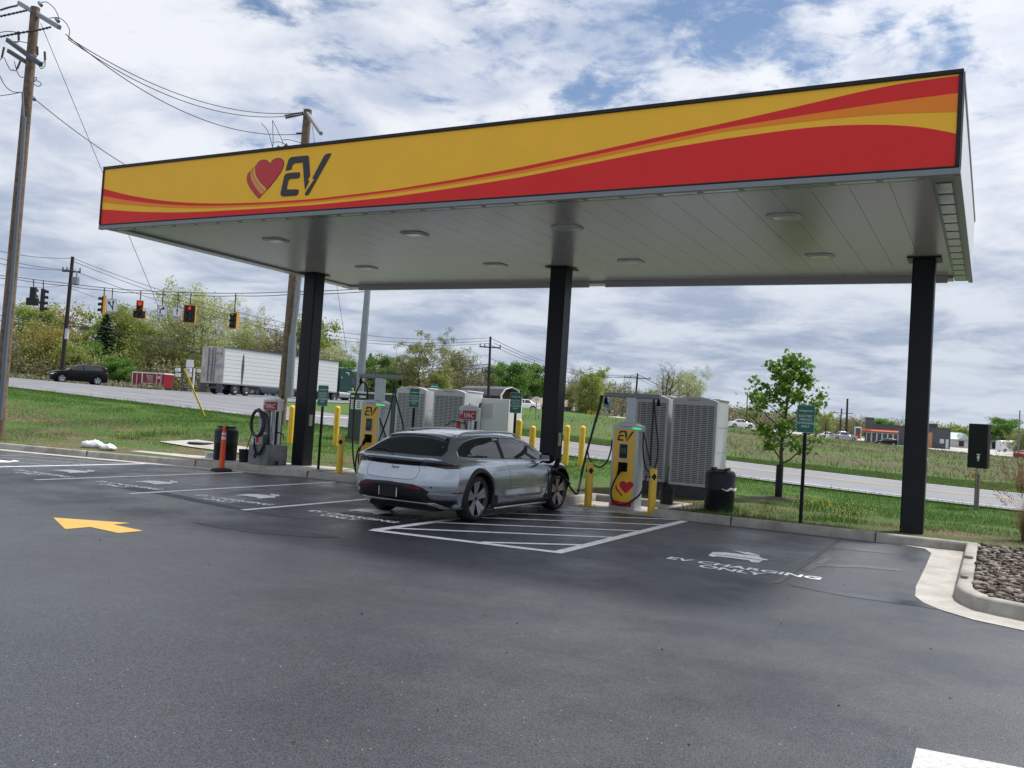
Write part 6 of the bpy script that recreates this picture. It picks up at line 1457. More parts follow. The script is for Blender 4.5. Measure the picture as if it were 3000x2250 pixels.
mb = MB(); mb.bx(-.0995, -.085, cy_+.85, cy_+1.35, 2.95, 3.0); mb.bx(-.0995, -.085, cy_+1.3, cy_+1.35, 2.7, 2.949); mb.bx(-.0995, -.085, cy_+.2, cy_+.3, 2.4, 2.5); mb.build('cab_trim', 'white_paint', t)
mb = MB(); mb.cyl((-.1, cy_+2.75, 1.2), (-.1, cy_+2.75, 3.9), .09, n=10); mb.build('exhaust_stack', 'black_metal', t)
mb = MB(); mb.cyl((-.35, cy_-.0, .75), (-.35, cy_+2.1, .75), .34, n=20); mb.build('fuel_tank', 'steel', t, smooth=40)
mb = MB(); mb.bx(-2.0, -.7, cy_-2.4, cy_+4.5, .6, .9); mb.bx(-2.3, -.1, cy_-.1, cy_+4.6, .8, .96); mb.build('chassis', 'dark_grey', t)
for y in (cy_-1.95, cy_-.7, cy_+3.7):
    for x in (-.2, -2.3): big_wheel(t, x, y, 1 if x > -1 else -1)
# parked and passing cars far away
def far_car(u, v, D, ang, label, paint, kind='sedan', **k):
    p = at(u, v, D); z = gz(p.x, p.y); return small_car('parked_car', label, 'car', (p.x, p.y, z+.06), RGT+ang-pi/2, paint, kind=kind, group='cars in the distance', **k)
far_car(715, 1163, 96, pi, 'silver blue sedan seen beneath the white truck trailer', 'paint_blue')
far_car(830, 1166, 98, pi-.05, 'dark grey van like wagon right of the blue sedan under the trailer', 'paint_grey', 'suv', H=1.7, L_=4.8)
far_car(925, 1174, 110, pi-.2, 'red car partly hidden by the left column', 'paint_red', 'suv')
far_car(902, 1170, 100, .3, 'white car in front of the red car, behind the air machine', 'paint_white')
far_car(1088, 1150, 125, .4, 'maroon car behind the grey steel pole and green transformer', 'paint_red')
far_car(1560, 1209, 112, pi, 'silver white sedan parked by the tan roofed house', 'paint_white')
far_car(1527, 1206, 116, pi-.1, 'dark grey sedan parked left of the silver white one', 'paint_grey')
far_car(2148, 1251, 150, 0, 'white sedan on the far road behind the young maple', 'paint_white')
far_car(2408, 1274, 185, 0, 'white sedan on the far lot right of the maple', 'paint_white')
far_car(2447, 1281, 180, .1, 'silver pickup truck left of the restaurant sign', 'paint_steel', 'pickup', L_=5.6, H=1.85, wb=3.5)
far_car(2612, 1307, 172, pi, 'black car parked in front of the restaurant windows', 'paint_black', 'suv')
far_car(2935, 1331, 195, .15, 'white cargo van parked near the green roofed buildings', 'paint_white', 'van', L_=5.8, W=2.0, H=2.5, wb=3.7)
far_car(2990, 1336, 150, .4, 'dark red car at the right picture edge past the van', 'paint_red')
# ---- buildings
mat('bld_grey', (.075, .08, .095), .8, var=.06, vscale=.5); mat('awning', (.55, .13, .07), .6); mat('glazing', (.05, .07, .075), .08); mat('tan_board', (.42, .22, .10), .7); mat('barn_black', (.022, .022, .028), .7); mat('shingle_grey', (.10, .10, .105), .85, var=.2, vscale=2); mat('shingle_tan', (.30, .23, .17), .85, var=.15, vscale=2); mat('barn_wood', (.10, .055, .035), .85, var=.3, vscale=3); mat('roof_green', (.38, .46, .42), .6); mat('house_white', (.5, .5, .5), .7); mat('bld_dark', (.03, .03, .035), .7)
def pbox(par, name, x0, x1, y0, y1, z0, z1, m, **k): mb = MB(); mb.bx(x0, x1, y0, y1, z0, z1); return mb.build(name, m, par, **k)
a = at(2534, 1298, 190); b = at(2783, 1317, 184); dv = (b-a).xy; L_ = dv.length; s = L_/249
t = thing('restaurant', 'low dark grey restaurant with an orange awning over its glass front', 'building', (a.x, a.y, min(gz(a.x, a.y), gz(b.x, b.y))), math.atan2(dv.y, dv.x))
w_ = pbox(t, 'wall', 0, L_, 0, 12, -.5, 4.25, 'bld_grey'); pbox(t, 'parapet', -.1, L_+.1, -.1, 12.1, 4.251, 4.4, 'dark_grey'); pbox(t, 'tower', -.12, 24*s, -.14, 4, .0, 5.6, 'bld_grey'); pbox(t, 'tower_cap', -.2, 24.8*s, -.2, 4.1, 5.601, 5.75, 'dark_grey')
pbox(t, 'roof_unit', 184*s, 213*s, 2, 5, 4.401, 5.2, 'dark_grey'); mb = MB(); mb.prism([(-.9, 2.75), (-.9, 2.95), (0, 3.35), (0, 3.0)], lambda a, b, q: (-.8+q, a-.15, b), 99*s+.8); mb.build('awning', 'awning', t)
for k in range(6):
    f = pbox(t, 'window', 3*s+k*16*s, 3*s+k*16*s+15.2*s, -.19, -.145, .25, 2.6, 'white_paint'); pbox(f, 'pane', 3*s+k*16*s+.1, 3*s+k*16*s+15.2*s-.1, -.2, -.191, .35, 2.5, 'glazing')
pbox(t, 'board_panel', 178*s, 197*s, -.03, -.001, .1, 3.3, 'tan_board'); pbox(t, 'door', 236*s, 244*s, -.03, -.001, .1, 2.1, 'light_grey'); pbox(t, 'meter_box', 219*s, 231*s, -.06, -.001, 1.2, 2.1, 'light_grey')
p = at(2512, 1290, 180); t = thing('pylon_sign', 'tall white framed roadside sign with red panel left of the restaurant', 'sign', (p.x, p.y, gz(p.x, p.y)), RGT)
mb = MB(); mb.bx(-.65, -.55, -.1, .1, -.3, 2.95); mb.bx(.55, .65, -.1, .1, -.3, 2.95); mb.bx(-.65, .65, -.1, .1, 2.951, 3.2); mb.build('frame', 'white_paint', t); pbox(t, 'upper_panel', -.549, .549, -.08, .08, 1.8, 2.9, 'dark_grey'); pbox(t, 'red_panel', -.549, .549, -.08, .08, .8, 1.7, 'red')
for i, (u0, u1, vt, vb, D, lb) in enumerate(((2786, 2836, 1266, 1306, 205, 'pale green roofed low building just right of the restaurant'), (2880, 2938, 1272, 1312, 215, 'pale green roofed building with a gable behind the white van'))):
    a = at(u0, vb, D); b = at(u1, vb+3, D); dv = (b-a).xy; L_ = dv.length; H = (vb-vt)/CAMF*D
    t = thing('low_building', lb, 'building', (a.x, a.y, a.z), math.atan2(dv.y, dv.x)); pbox(t, 'wall', 0, L_, 0, 8, -2, H*.55, 'house_white')
    mb = MB(); mb.prism([(-.5, H*.5), (4, H), (8.5, H*.5)], lambda a, b, q: (-.4+q*1., a, b), L_+.8); r_ = mb.build('roof', 'roof_green', t)
    mb = MB(); mb.prism([(L_*.35, H*.5), (L_*.68, H*.95), (L_+.2, H*.5)], lambda a, b, q: (a, -.9+q, b), 3); mb.build('gable', 'roof_green', t)
    pbox(t, 'door', L_*.45, L_*.75, -.04, -.001, 0, H*.4, 'bld_dark')
# barn: long side facing, open gable at its right end
a = at(1340, 1196, 106); b = at(1466, 1200, 100); dv = (b-a).xy; L_ = dv.length; zb_ = gz(b.x, b.y); H = at(1470, 1133, 100).z-zb_
t = thing('barn', 'black sided barn shed with a white trimmed open gable behind the switchgear', 'barn', (a.x, a.y, zb_), math.atan2(dv.y, dv.x))
g_ = [(0, -.5), (0, H*.52), (.55, H*.86), (1.5, H), (2.45, H*.86), (3, H*.52), (3, -.5)]
mb = MB(); mb.prism(g_, lambda a, b, q: (q, a, b), L_-1.2); mb.build('wall', 'barn_black', t)
mb = MB(); R_ = [(-.06, H*.5), (-.08, H*.55), (.5, H*.9), (1.5, H*1.04), (2.5, H*.9), (3.08, H*.55), (3.06, H*.5), (2.45, H*.87), (1.5, H*1.005), (.55, H*.87)]; mb.prism(R_, lambda a, b, q: (-.2+q, a, b), L_+.1); mb.build('roof', 'shingle_grey', t)
mb = MB(); mb.prism(R_, lambda a, b, q: (L_-.098+q, a, b-.01), .2); mb.bx(L_-.1, L_+.1, -.05, .1, -.5, H*.52); mb.build('gable_trim', 'white_paint', t)
mb = MB(); mb.prism([(.15, -.5), (.15, H*.5), (.6, H*.82), (1.5, H*.94), (2.4, H*.82), (2.85, H*.5), (2.85, -.5)], lambda a, b, q: (L_-1.199+q, a, b), .05); mb.build('inner_wall', 'barn_wood', t)
# house
a = at(1478, 1202, 124); b = at(1650, 1214, 122); dv = (b-a).xy; L_ = dv.length; zb_ = gz(b.x, b.y)-.1; H = at(1560, 1161, 122).z-zb_
t = thing('house', 'single storey house with grey and tan roofs and a white porch', 'house', (a.x, a.y, zb_), math.atan2(dv.y, dv.x))
pbox(t, 'wall', 0, L_, 0, 6, -.6, H*.55, 'bld_dark'); mb = MB(); mb.prism([(-1.6, H*.5), (-1.6, H*.54), (2.5, H), (6.5, H*.55), (6.5, H*.5)], lambda a, b, q: (-.3+q, a, b), L_*.42+.3); mb.build('roof', 'shingle_grey', t)
mb = MB(); mb.prism([(-1.6, H*.5), (-1.6, H*.54), (2.5, H*.97), (6.5, H*.55), (6.5, H*.5)], lambda a, b, q: (L_*.42+.01+q, a, b), L_*.6); mb.build('roof', 'shingle_tan', t)
for k in range(7): pbox(t, 'porch_post', L_*.3+k*.95, L_*.3+k*.95+.14, -1.4, -1.26, -.5, H*.5, 'white_paint')
pbox(t, 'porch_beam', L_*.28, L_, -1.45, -1.2, H*.44, H*.499, 'white_paint')
for k in range(5): f = pbox(t, 'window', L_*.34+k*1.1, L_*.34+k*1.1+.7, -.06, -.001, .5, 1.5, 'white_paint'); pbox(f, 'pane', L_*.34+k*1.1+.06, L_*.34+k*1.1+.64, -.07, -.061, .56, 1.44, 'glazing')
# dealer building behind the charger mast, pale
a = at(1085, 1152, 140); b = at(1165, 1160, 138); dv = (b-a).xy; t = thing('shop_building', 'pale low flat building behind the left charger mast', 'building', (a.x, a.y, gz(a.x, a.y)), math.atan2(dv.y, dv.x))
pbox(t, 'wall', 0, dv.length*1.3, 0, 8, -.5, 3.2, 'house_white'); pbox(t, 'roof', -.3, dv.length*1.3+.3, -.3, 8.3, 3.201, 3.45, 'light_grey'); pbox(t, 'door', 1, 2.2, -.05, -.001, 0, 2.2, 'bld_dark')
# gas station canopy far away
a = at(1762, 1196, 190); b = at(1812, 1198, 190); dv = (b-a).xy; t = thing('station_shelter', 'small far shelter with a red roof band behind the blue sign', 'shelter', (a.x, a.y, gz(a.x, a.y)), math.atan2(dv.y, dv.x)); zt = at(1790, 1187, 190).z-t.location.z
pbox(t, 'canopy', 0, dv.length, 0, 4, zt-.5, zt, 'awning'); pbox(t, 'fascia', -.1, dv.length+.1, -.12, -.01, zt-.75, zt-.501, 'white_paint')
for x in (.5, dv.length-.7): pbox(t, 'column', x, x+.2, 1, 1.2, -1, zt-.751, 'light_grey')
# signs and bins in the middle distance
def post_sign(name, u0, u1, v0, v1, vb, D, label, m, two=True, txt=None, extra=None):
    a = at(u0, v1, D); b = at(u1, v1, D); w_ = (b-a).length; h = (v1-v0)/CAMF*D; c = (a+b)/2; hb = (vb-v1)/CAMF*D
    t = thing(name, label, 'sign', (c.x, c.y, c.z-hb), RGT); mb = MB(); mb.bx(-w_/2, w_/2, -.03, .03, hb, hb+h); pn = mb.build('panel', m, t)
    for x in ((-w_*.35, w_*.35) if two else (0,)): pbox(t, 'post', x-.035, x+.035, .031, .10, -.6, hb+h*.9, 'galv')
    if txt: lettering(txt, h*.55, (0, -.033, hb+h/2), (1, 0, 0), (0, 0, 1), 'sign_white', pn, bold=.004)
    for x0, x1, z0_, z1_, mm in (extra or []): pbox(pn, 'panel_field', -w_/2+x0*w_, -w_/2+x1*w_, -.036, -.031, hb+z0_*h, hb+z1_*h, mm)
    return t
mat('sign_blue', (.03, .13, .38), .5)
post_sign('street_name_sign', 1262, 1284, 1125, 1139, 1200, 75, 'small green street name sign above the louvred cabinets', 'sign_green', False, 'Magee')
post_sign('blue_sign', 1768, 1785, 1158, 1192, 1238, 88, 'narrow blue roadside service sign on two thin posts', 'sign_blue', True, None, [(.15, .85, .72, .92, 'sign_white'), (.2, .8, .45, .62, 'sign_white'), (.2, .8, .2, .34, 'paint_black')])
post_sign('price_sign', 1728, 1756, 1177, 1195, 1214, 130, 'dark green sign with white and red fields near the yellow bin', 'sign_green', False, None, [(.4, .72, .05, .95, 'sign_white'), (.75, 1., .1, .95, 'red')])
post_sign('speed_sign', 1565, 1579, 1162, 1178, 1224, 70, 'small white route sign on one thin post left of the middle column', 'lane_sign', False, None, [(.1, .9, .3, .7, 'light_grey')])
post_sign('diamond_sign', 545, 566, 1054, 1076, 1130, 88, 'back of a pale road sign on a dark post by the red trailer', 'lane_sign', False)
def bin_(u0, u1, v0, v1, D, label, m):
    a = at(u0, v1, D); b = at(u1, v1, D); w_ = (b-a).length; h = (v1-v0)/CAMF*D; t = thing('dumpster', label, 'dumpster', (a.x, a.y, a.z-.1), RGT)
    mb = MB(); mb.prism([(0, 0), (1.4, 0), (1.6, h*.9), (-.15, h*.75)], lambda a, b, q: (q, a, b), w_); mb.build('bin', m, t, bevel=.03); mb = MB(); mb.prism([(-.2, h*.76), (1.65, h*.91), (1.65, h), (-.2, h*.84)], lambda a, b, q: (q-.05, a, b), w_+.1); mb.build('lid', m, t)
    mb = MB(); [mb.bx(w_*k, w_*k+.06, -.2, -.1, .1, h*.7) for k in (.2, .5, .8)]; mb.build('rib', m, t)
mat('bin_yellow', (.7, .5, .02), .5)
bin_(1719, 1745, 1199, 1218, 128, 'yellow dumpster on the far lot beyond the road', 'bin_yellow'); bin_(1674, 1700, 1202, 1216, 125, 'dark dumpster left of the yellow one', 'bld_dark'); bin_(1652, 1670, 1200, 1215, 124, 'dark blue container nearest the middle column', 'paint_grey'); bin_(1706, 1718, 1204, 1217, 130, 'small grey box between the dark and yellow dumpsters', 'light_grey')
p = at(1680, 1206, 135); t = thing('light_pole', 'slim white light pole on the far lot', 'lamp post', (p.x, p.y, p.z)); hh = (1206-1166)/CAMF*135; pbox(t, 'pole', -.09, .09, -.09, .09, -.3, hh, 'white_paint'); pbox(t, 'lamp_head', -.1, .7, -.15, .15, hh+.001, hh+.18, 'white_paint')
# pedestrian signal posts near the truck
for u, lb in ((565, 'pale signal post with round lamps left of the truck rear'), (533, 'thin dark post with small lamps right of the red trailer')):
    p = at(u, 1140, 86); t = thing('signal_post', lb, 'signal post', (p.x, p.y, p.z), RGT); pbox(t, 'post', -.06, .06, -.06, .06, -.4, 2.0, 'white_paint' if u == 565 else 'dark_grey')
    for x, z in ((-.55, 1.85), (.55, 1.8), (-.5, 1.35)): pbox(t, 'lamp_housing', x-.22, x+.22, -.1, .1, z-.17, z+.17, 'white_paint')
    pbox(t, 'bracket', -.5, .5, -.03, .03, 1.55, 1.6, 'dark_grey')
# ================================================================ TREES
leafmat('leaf_spring', (0.184, 0.242, 0.051), (0.284, 0.350, 0.084), (0.417, 0.465, 0.133), .6, .35)
leafmat('leaf_green', (0.067, 0.164, 0.026), (0.127, 0.253, 0.045), (0.208, 0.349, 0.075), .6, .35)
leafmat('leaf_gold', (0.242, 0.198, 0.049), (0.340, 0.284, 0.071), (0.425, 0.383, 0.127), .6, .3)
leafmat('leaf_olive', (0.148, 0.174, 0.053), (0.226, 0.243, 0.078), (0.332, 0.332, 0.122), .6, .3)
leafmat('leaf_pale', (0.327, 0.355, 0.142), (0.440, 0.468, 0.213), (0.567, 0.595, 0.312), .6, .35)
leafmat('leaf_bud', (0.135, 0.120, 0.070), (0.210, 0.190, 0.110), (0.300, 0.280, 0.160), .6, .2)
leafmat('needle', (0.027, 0.068, 0.032), (0.049, 0.103, 0.046), (0.080, 0.148, 0.068), .6, .1)
leafmat('leaf_maple', (0.062, 0.146, 0.013), (0.123, 0.241, 0.025), (0.213, 0.347, 0.056), .6, .4)
mat('twig', (.075, .062, .05), .9, var=.25, vscale=3)
mat('twig_dark', (.035, .028, .024), .9)
def gen_tree(seed, H=10., W=7., n_limb=13, leaf_n=8336, leaf_s=0.230, base=.15, tr=.17, up=.5, spread=.3, stems=1, clump=1.0, twigs=True):
    r = np.random.default_rng(seed); tb = MB(); tips = []
    for st in range(stems):
        off = r.normal(0, .03*H, 2)*(stems > 1); lean = r.normal(0, .03+.07*(stems > 1), 2)
        tp = [Vector((off[0]*.2+lean[0]*H*k/7+r.normal(0, .008*H), off[1]*.2+lean[1]*H*k/7+r.normal(0, .008*H), H*.88*k/7)) for k in range(8)]; tp[0] = Vector((off[0]*.2, off[1]*.2, -.3))
        tb.tube(tp, [tr*(1-.85*k/7) for k in range(8)], 7)
        for i in range(n_limb):
            f = base+(.92-base)*((i+r.random())/n_limb); k = min(int(f*7), 6); s0 = tp[k].lerp(tp[k+1], f*7-k); az = i*2.4+r.normal(0, .4)
            env = math.sqrt(max(.05, 1-((f-.5)/.56)**2)); ln = W*.5*env*r.uniform(.72, 1.12)
            rise = up*ln*(.6+.6*f)*r.uniform(.6, 1.3); d = Vector((cos(az), sin(az), 0))
            P = [s0+d*(ln*t)+Vector((r.normal(0, .02*H)*t, r.normal(0, .02*H)*t, rise*(t**1.3))) for t in np.linspace(0, 1, 6)]
            rb = tr*.42*(1-.65*f); tb.tube(P, [rb*(1-.8*t) for t in np.linspace(0, 1, 6)], 5)
            for j in range(7):
                t = r.uniform(.25, 1); q = min(int(t*5), 4); b0 = P[q].lerp(P[q+1], t*5-q); dd = Vector((r.normal(), r.normal(), r.normal()*.6+.45)).normalized()*(ln*r.uniform(.22, .5)+.25)
                B = [b0, b0+dd*.5+Vector((0, 0, .03*H*r.normal())), b0+dd]; 
                if twigs: tb.tube(B, [rb*.3, rb*.2, rb*.08], 4)
                for _ in range(3):
                    e = B[1].lerp(B[2], r.random()); ee = e+Vector((r.normal(), r.normal(), r.normal()*.7+.25)).normalized()*(.05*H*r.uniform(.5, 1.4))
                    if twigs: tb.tube([e, ee], [rb*.13, rb*.05], 3)
                    tips.append((e+ee)/2); tips.append(ee)
    trunk = tb
    T = np.array([tuple(p) for p in tips]); n = leaf_n
    if n:
        wgt = r.random(len(T))**1.6+.03; idx = r.choice(len(T), n, p=wgt/wgt.sum()); c = T[idx]+r.normal(0, spread*clump, (n, 3))*[1, 1, .8]
        c[:, 2] = np.maximum(c[:, 2], .05)
        a = r.normal(size=(n, 3)); a /= np.linalg.norm(a, axis=1)[:, None]; b = np.cross(a, r.normal(size=(n, 3))); b /= np.linalg.norm(b, axis=1)[:, None]
        s = leaf_s*r.uniform(.5, 1.25, n)[:, None]; a = a*s*.5; b = b*s*.33
        V = np.stack([c-a, c+b, c+a, c-b], 1).reshape(-1, 3); F = np.arange(4*n).reshape(n, 4)
        return trunk, V, F
    return trunk, None, None
def tree_proto(key, bark, leaf, **k):
    tb, V, F = gen_tree(**k); tm = tb.mesh('trunk', bark); tm.polygons.foreach_set('use_smooth', [True]*len(tm.polygons))
    return (tm, npmesh('crown', V, F, leaf) if V is not None else None, k.get('H', 10.))
def place_tree(proto, name, label, p, H, rz=0., sx=1., group=None):
    tm, cm, h = proto; t = thing(name, label, 'tree', tuple(p), rz, group); s = H/h; t.scale = (s*sx, s*sx, s)
    link('trunk', tm, t)
    if cm: link('crown', cm, t)
    return t
PT = dict(
 willow=tree_proto('w', 'twig', 'leaf_spring', seed=3, H=11, W=7.5, n_limb=18, leaf_n=13466, leaf_s=0.299, base=.1, up=.8, spread=.32),
 gold=tree_proto('g', 'twig', 'leaf_gold', seed=5, H=10, W=7.5, n_limb=16, leaf_n=11542, leaf_s=0.287, base=.08, up=.6, spread=.4, stems=2),
 green=tree_proto('gr', 'twig', 'leaf_green', seed=8, H=10, W=8, n_limb=18, leaf_n=20840, leaf_s=0.345, base=.06, up=.5, spread=.42),
 green2=tree_proto('gr2', 'twig', 'leaf_spring', seed=18, H=10, W=8, n_limb=18, leaf_n=16672, leaf_s=0.322, base=.06, up=.7, spread=.4),
 pale=tree_proto('p', 'twig', 'leaf_pale', seed=11, H=11, W=10, n_limb=20, leaf_n=16672, leaf_s=0.265, base=.1, up=.75, spread=.36, stems=2),
 olive=tree_proto('o', 'twig', 'leaf_olive', seed=14, H=10, W=8.5, n_limb=16, leaf_n=12183, leaf_s=0.287, base=.1, up=.6, spread=.4, stems=2),
 wide=tree_proto('wd', 'twig_dark', 'leaf_olive', seed=21, H=10, W=12.5, n_limb=17, leaf_n=11542, leaf_s=0.253, base=.14, up=.72, tr=.26, spread=.3),
 sparse=tree_proto('s', 'twig', 'leaf_bud', seed=25, H=10, W=6.5, n_limb=15, leaf_n=2112, leaf_s=0.230, base=.15, up=.9, spread=.35, stems=2),
 bare=tree_proto('b', 'twig_dark', 'leaf_bud', seed=27, H=11, W=4.5, n_limb=10, leaf_n=422, leaf_s=0.207, base=.3, up=1.1, tr=.2, spread=.2, stems=3),
)
def gen_spruce(seed, H=11., W=5.):
    r = np.random.default_rng(seed); tb = MB(); tb.tube([(0, 0, -.3), (0, 0, H*.5), (0, 0, H)], [.2, .12, .02], 6); Vs = []; 
    for i in range(150):
        f = (i+r.random())/150; z = H*(.06+.94*f); L_ = W*.5*(1-f)**.85*r.uniform(.75, 1.1)+.1; az = i*2.4+r.normal(0, .3); d = np.array([cos(az), sin(az), 0]); sd = np.array([-sin(az), cos(az), 0])
        for k in range(26):
            t = r.random()**.7; c = d*L_*t+[0, 0, z-.28*L_*t+.12*L_*t*t]+sd*r.normal(0, .16*L_*t+.05); s = r.uniform(.12, .3); u = d*s+sd*r.normal(0, .1)+[0, 0, r.normal(-.07, .08)]; v = sd*s*.4+[0, 0, r.normal(0, .05)]
            Vs.append([c-u, c+v, c+u, c-v])
    V = np.array(Vs).reshape(-1, 3); return tb, V, np.arange(len(V)).reshape(-1, 4)
tb, V, F = gen_spruce(2); PT['spruce'] = (tb.mesh('trunk', 'twig_dark'), npmesh('crown', V, F, 'needle'), 11.)
def tree_px(kind, u, vt, D, label, name='tree', rz=0., sx=1., vb=None):
    b = at(u, vb if vb else 1150, D); z = gz(b.x, b.y); H = at(u, vt, D).z-z; return place_tree(PT[kind], name, label, (b.x, b.y, z), H, rz, sx, 'trees beyond the road')
# left wood, from the left edge to the left column
for a_ in (('sparse', -25, 960, 100, 'brown budding tree partly cut off by the left picture edge', 1.2), ('sparse', 35, 985, 108, 'brown bare shrubby tree right of the big left pole', 1.3), ('willow', 92, 890, 112, 'tall yellow green tree under the leftmost black signals', 1.05), ('gold', 160, 905, 116, 'golden budding tree directly left of the dark junction pole', 1.1), ('gold', 125, 960, 106, 'low golden tree behind the black crossover bonnet', 1.2),
           ('spruce', 232, 968, 118, 'dark spruce right of the dark junction pole', 1.1), ('green', 252, 1000, 108, 'fresh green tree in front of the dark spruce', .9), ('green2', 205, 1010, 104, 'bright green low tree behind the junction pole foot', 1.0), ('spruce', 296, 922, 112, 'tall spruce with jagged left edge under the split arrow sign', 1.5), ('green2', 330, 915, 116, 'tall yellow green tree beneath the split arrow sign', .85),
           ('olive', 385, 918, 120, 'tall olive tree under the doghouse signal', .85), ('green2', 425, 965, 112, 'yellow green tree above the red trailer', .8), ('sparse', 455, 985, 104, 'dark bare tree right of the red trailer', 1.), ('olive', 490, 1000, 106, 'olive dark tree left of the truck rear', 1.), ('pale', 575, 872, 110, 'large pale blossoming tree behind the backplate signal', .95), ('pale', 520, 930, 118, 'pale tree behind the straight arrow ONLY sign', .8),
           ('green', 340, 1048, 94, 'small bright green bush tree left of the red trailer', 1.25), ('pale', 700, 940, 125, 'small pale tree right of the last traffic signal', .7), ('olive', 655, 985, 130, 'low olive tree above the white trailer roof', 1.2), ('gold', 745, 988, 130, 'golden low tree above the middle of the trailer roof', 1.3), ('sparse', 800, 948, 125, 'bare greyish tree left of the brown wooden pole', 1.), ('sparse', 835, 965, 130, 'bare tree half hidden behind the brown wooden pole', 1.),
           ('green2', 893, 938, 128, 'yellow green tree between wooden pole and left column', .75), ('sparse', 870, 1000, 118, 'bare bushy tree between wooden pole and left column', 1.), ('pale', 968, 1022, 125, 'small pale tree right of the left column', 1.), ('green', 1000, 1058, 120, 'green tree above the truck cab', 1.1), ('spruce', 1078, 1035, 140, 'dark spruce tip beside the grey steel pole', 1.),
           ('green', 1112, 1047, 125, 'green tree right of the grey steel pole', .9), ('olive', 1165, 1050, 135, 'olive tree above the left charger arm', 1.), ('green', 1140, 1085, 118, 'deep green lower tree behind the left charger arm', 1.), ('wide', 1228, 1012, 118, 'wide spreading half bare tree above the left cabinets', 1.), ('olive', 1325, 1028, 130, 'tall olive tree right of the spreading tree', .75), ('spruce', 1322, 1058, 150, 'dark crow nest like spruce top behind the olive tree', .7),
           ('sparse', 1365, 1058, 122, 'bare thin stemmed tree above the black barn', 1.), ('sparse', 1405, 1066, 126, 'second bare thin stemmed tree left of the barn pole', 1.), ('green2', 1290, 1088, 120, 'yellow green low tree over the left cabinets', 1.), ('olive', 1430, 1072, 132, 'olive tree behind the barn pole', .9), ('green', 1500, 1066, 126, 'large green tree over the barn gable', 1.15), ('green', 1568, 1068, 130, 'large deep green tree above the tan roof', 1.1), ('green2', 1190, 1100, 122, 'yellow green bush tree behind the left charger', 1.2),
           ('sparse', 1672, 1078, 132, 'bare tree emerging right of the middle column', .75), ('olive', 1655, 1130, 125, 'olive bushy tree touching the middle column', 1.), ('green2', 1737, 1092, 128, 'round light green tree left of the front charger', 1.), ('sparse', 1790, 1130, 140, 'brown brushy tree behind the front charger arm', 1.4), ('bare', 1826, 1112, 150, 'small bare tree above the front charger arm', .9), ('sparse', 1850, 1140, 145, 'brown low tree left of the distant pole', 1.4),
           ('bare', 1948, 1058, 120, 'tall bare dark tree standing alone above the cabinets', 1.), ('pale', 2005, 1098, 125, 'light green leaning tree right of the bare dark tree', .9), ('sparse', 1915, 1135, 140, 'brown brush tree left of the bare dark tree', 1.3), ('green2', 1905, 1150, 150, 'small green tree between the right cabinets', 1.),
           ('sparse', 2395, 1222, 175, 'purplish bare tree right of the maple sign', 1.3), ('green2', 2425, 1215, 190, 'light green tree right of the maple sign', .9), ('sparse', 2515, 1220, 200, 'bare tree behind the restaurant sign', 1.4), ('green', 2578, 1228, 230, 'green treetop above the restaurant roof', 1.5), ('green2', 2812, 1252, 230, 'pale green tree above the green roofed building', 1.6), ('green', 2903, 1246, 230, 'green tree left of the round tree at right', 1.2), ('green', 2952, 1228, 215, 'large round green tree behind the white van', 1.35), ('olive', 2990, 1262, 180, 'olive tree at the right picture edge', 1.4), ('green2', 2380, 1240, 210, 'hazy yellow green tree behind the maple', 1.5)):
    k_, u, vt, D, lb, sx = a_; tree_px(k_, u, vt, D, lb, rz=random.uniform(0, 6.28), sx=sx)
# low brush and far wood that read as one mass
def brush(name, spans, leaf, n, hs, leaf_s, seed):
    r = np.random.default_rng(seed); Vs = []
    for (u0, u1, D, dd, h) in spans:
        k = int(n*(u1-u0)/100*D/100); u = r.uniform(u0, u1, k); d = D+r.uniform(-dd, dd, k)
        P = np.array([tuple(at(a, 1150, b)) for a, b in zip(u, d)]); z = gzv(P[:, 0], P[:, 1]); hh = h*(.35+.9*vnoise(u*.11+seed, d*.3)); c = np.stack([P[:, 0], P[:, 1], z+hh*r.random(k)**.8], -1)
        a = r.normal(size=(k, 3)); a[:, 2] *= 1.3; a /= np.linalg.norm(a, axis=1)[:, None]; b = np.cross(a, r.normal(size=(k, 3))); b /= np.linalg.norm(b, axis=1)[:, None]; s = leaf_s*r.uniform(.5, 1.3, k)[:, None]
        Vs.append(np.stack([c-a*s*.6, c+b*s*.3, c+a*s*.6, c-b*s*.3], 1).reshape(-1, 3))
    V = np.concatenate(Vs); return link(name, npmesh(name, V, np.arange(len(V)).reshape(-1, 4), leaf), kind='stuff')
brush('undergrowth', [(-60, 480, 105, 5, 2.6), (440, 640, 102, 5, 3.2), (600, 1010, 135, 8, 5.), (1060, 1460, 128, 7, 5.), (1600, 1860, 148, 6, 5.5), (1860, 2060, 160, 8, 5)], 'leaf_bud', 2400, 3, .26, 31)
brush('undergrowth', [(-60, 640, 108, 7, 4.5), (640, 1010, 140, 8, 5.5), (1060, 1640, 138, 7, 5.), (1660, 1860, 152, 6, 5)], 'leaf_olive', 2400, 3, .26, 32)
brush('undergrowth', [(-60, 640, 110, 7, 5.)], 'leaf_spring', 1500, 3, .26, 36)
brush('distant_wood', [(1900, 2560, 300, 20, 5), (2040, 2240, 260, 20, 6), (2540, 3040, 310, 25, 4)], 'leaf_bud', 1500, 3, .5, 33)
brush('distant_wood', [(2080, 2540, 320, 20, 6), (2560, 3040, 320, 25, 6), (-60, 60, 200, 20, 9)], 'leaf_olive', 1700, 3, .5, 34)
brush('tall_weeds', [(-60, 480, 92, 5, .7), (1650, 1800, 140, 6, .6)], 'leaf_bud', 1500, 3, .2, 35)
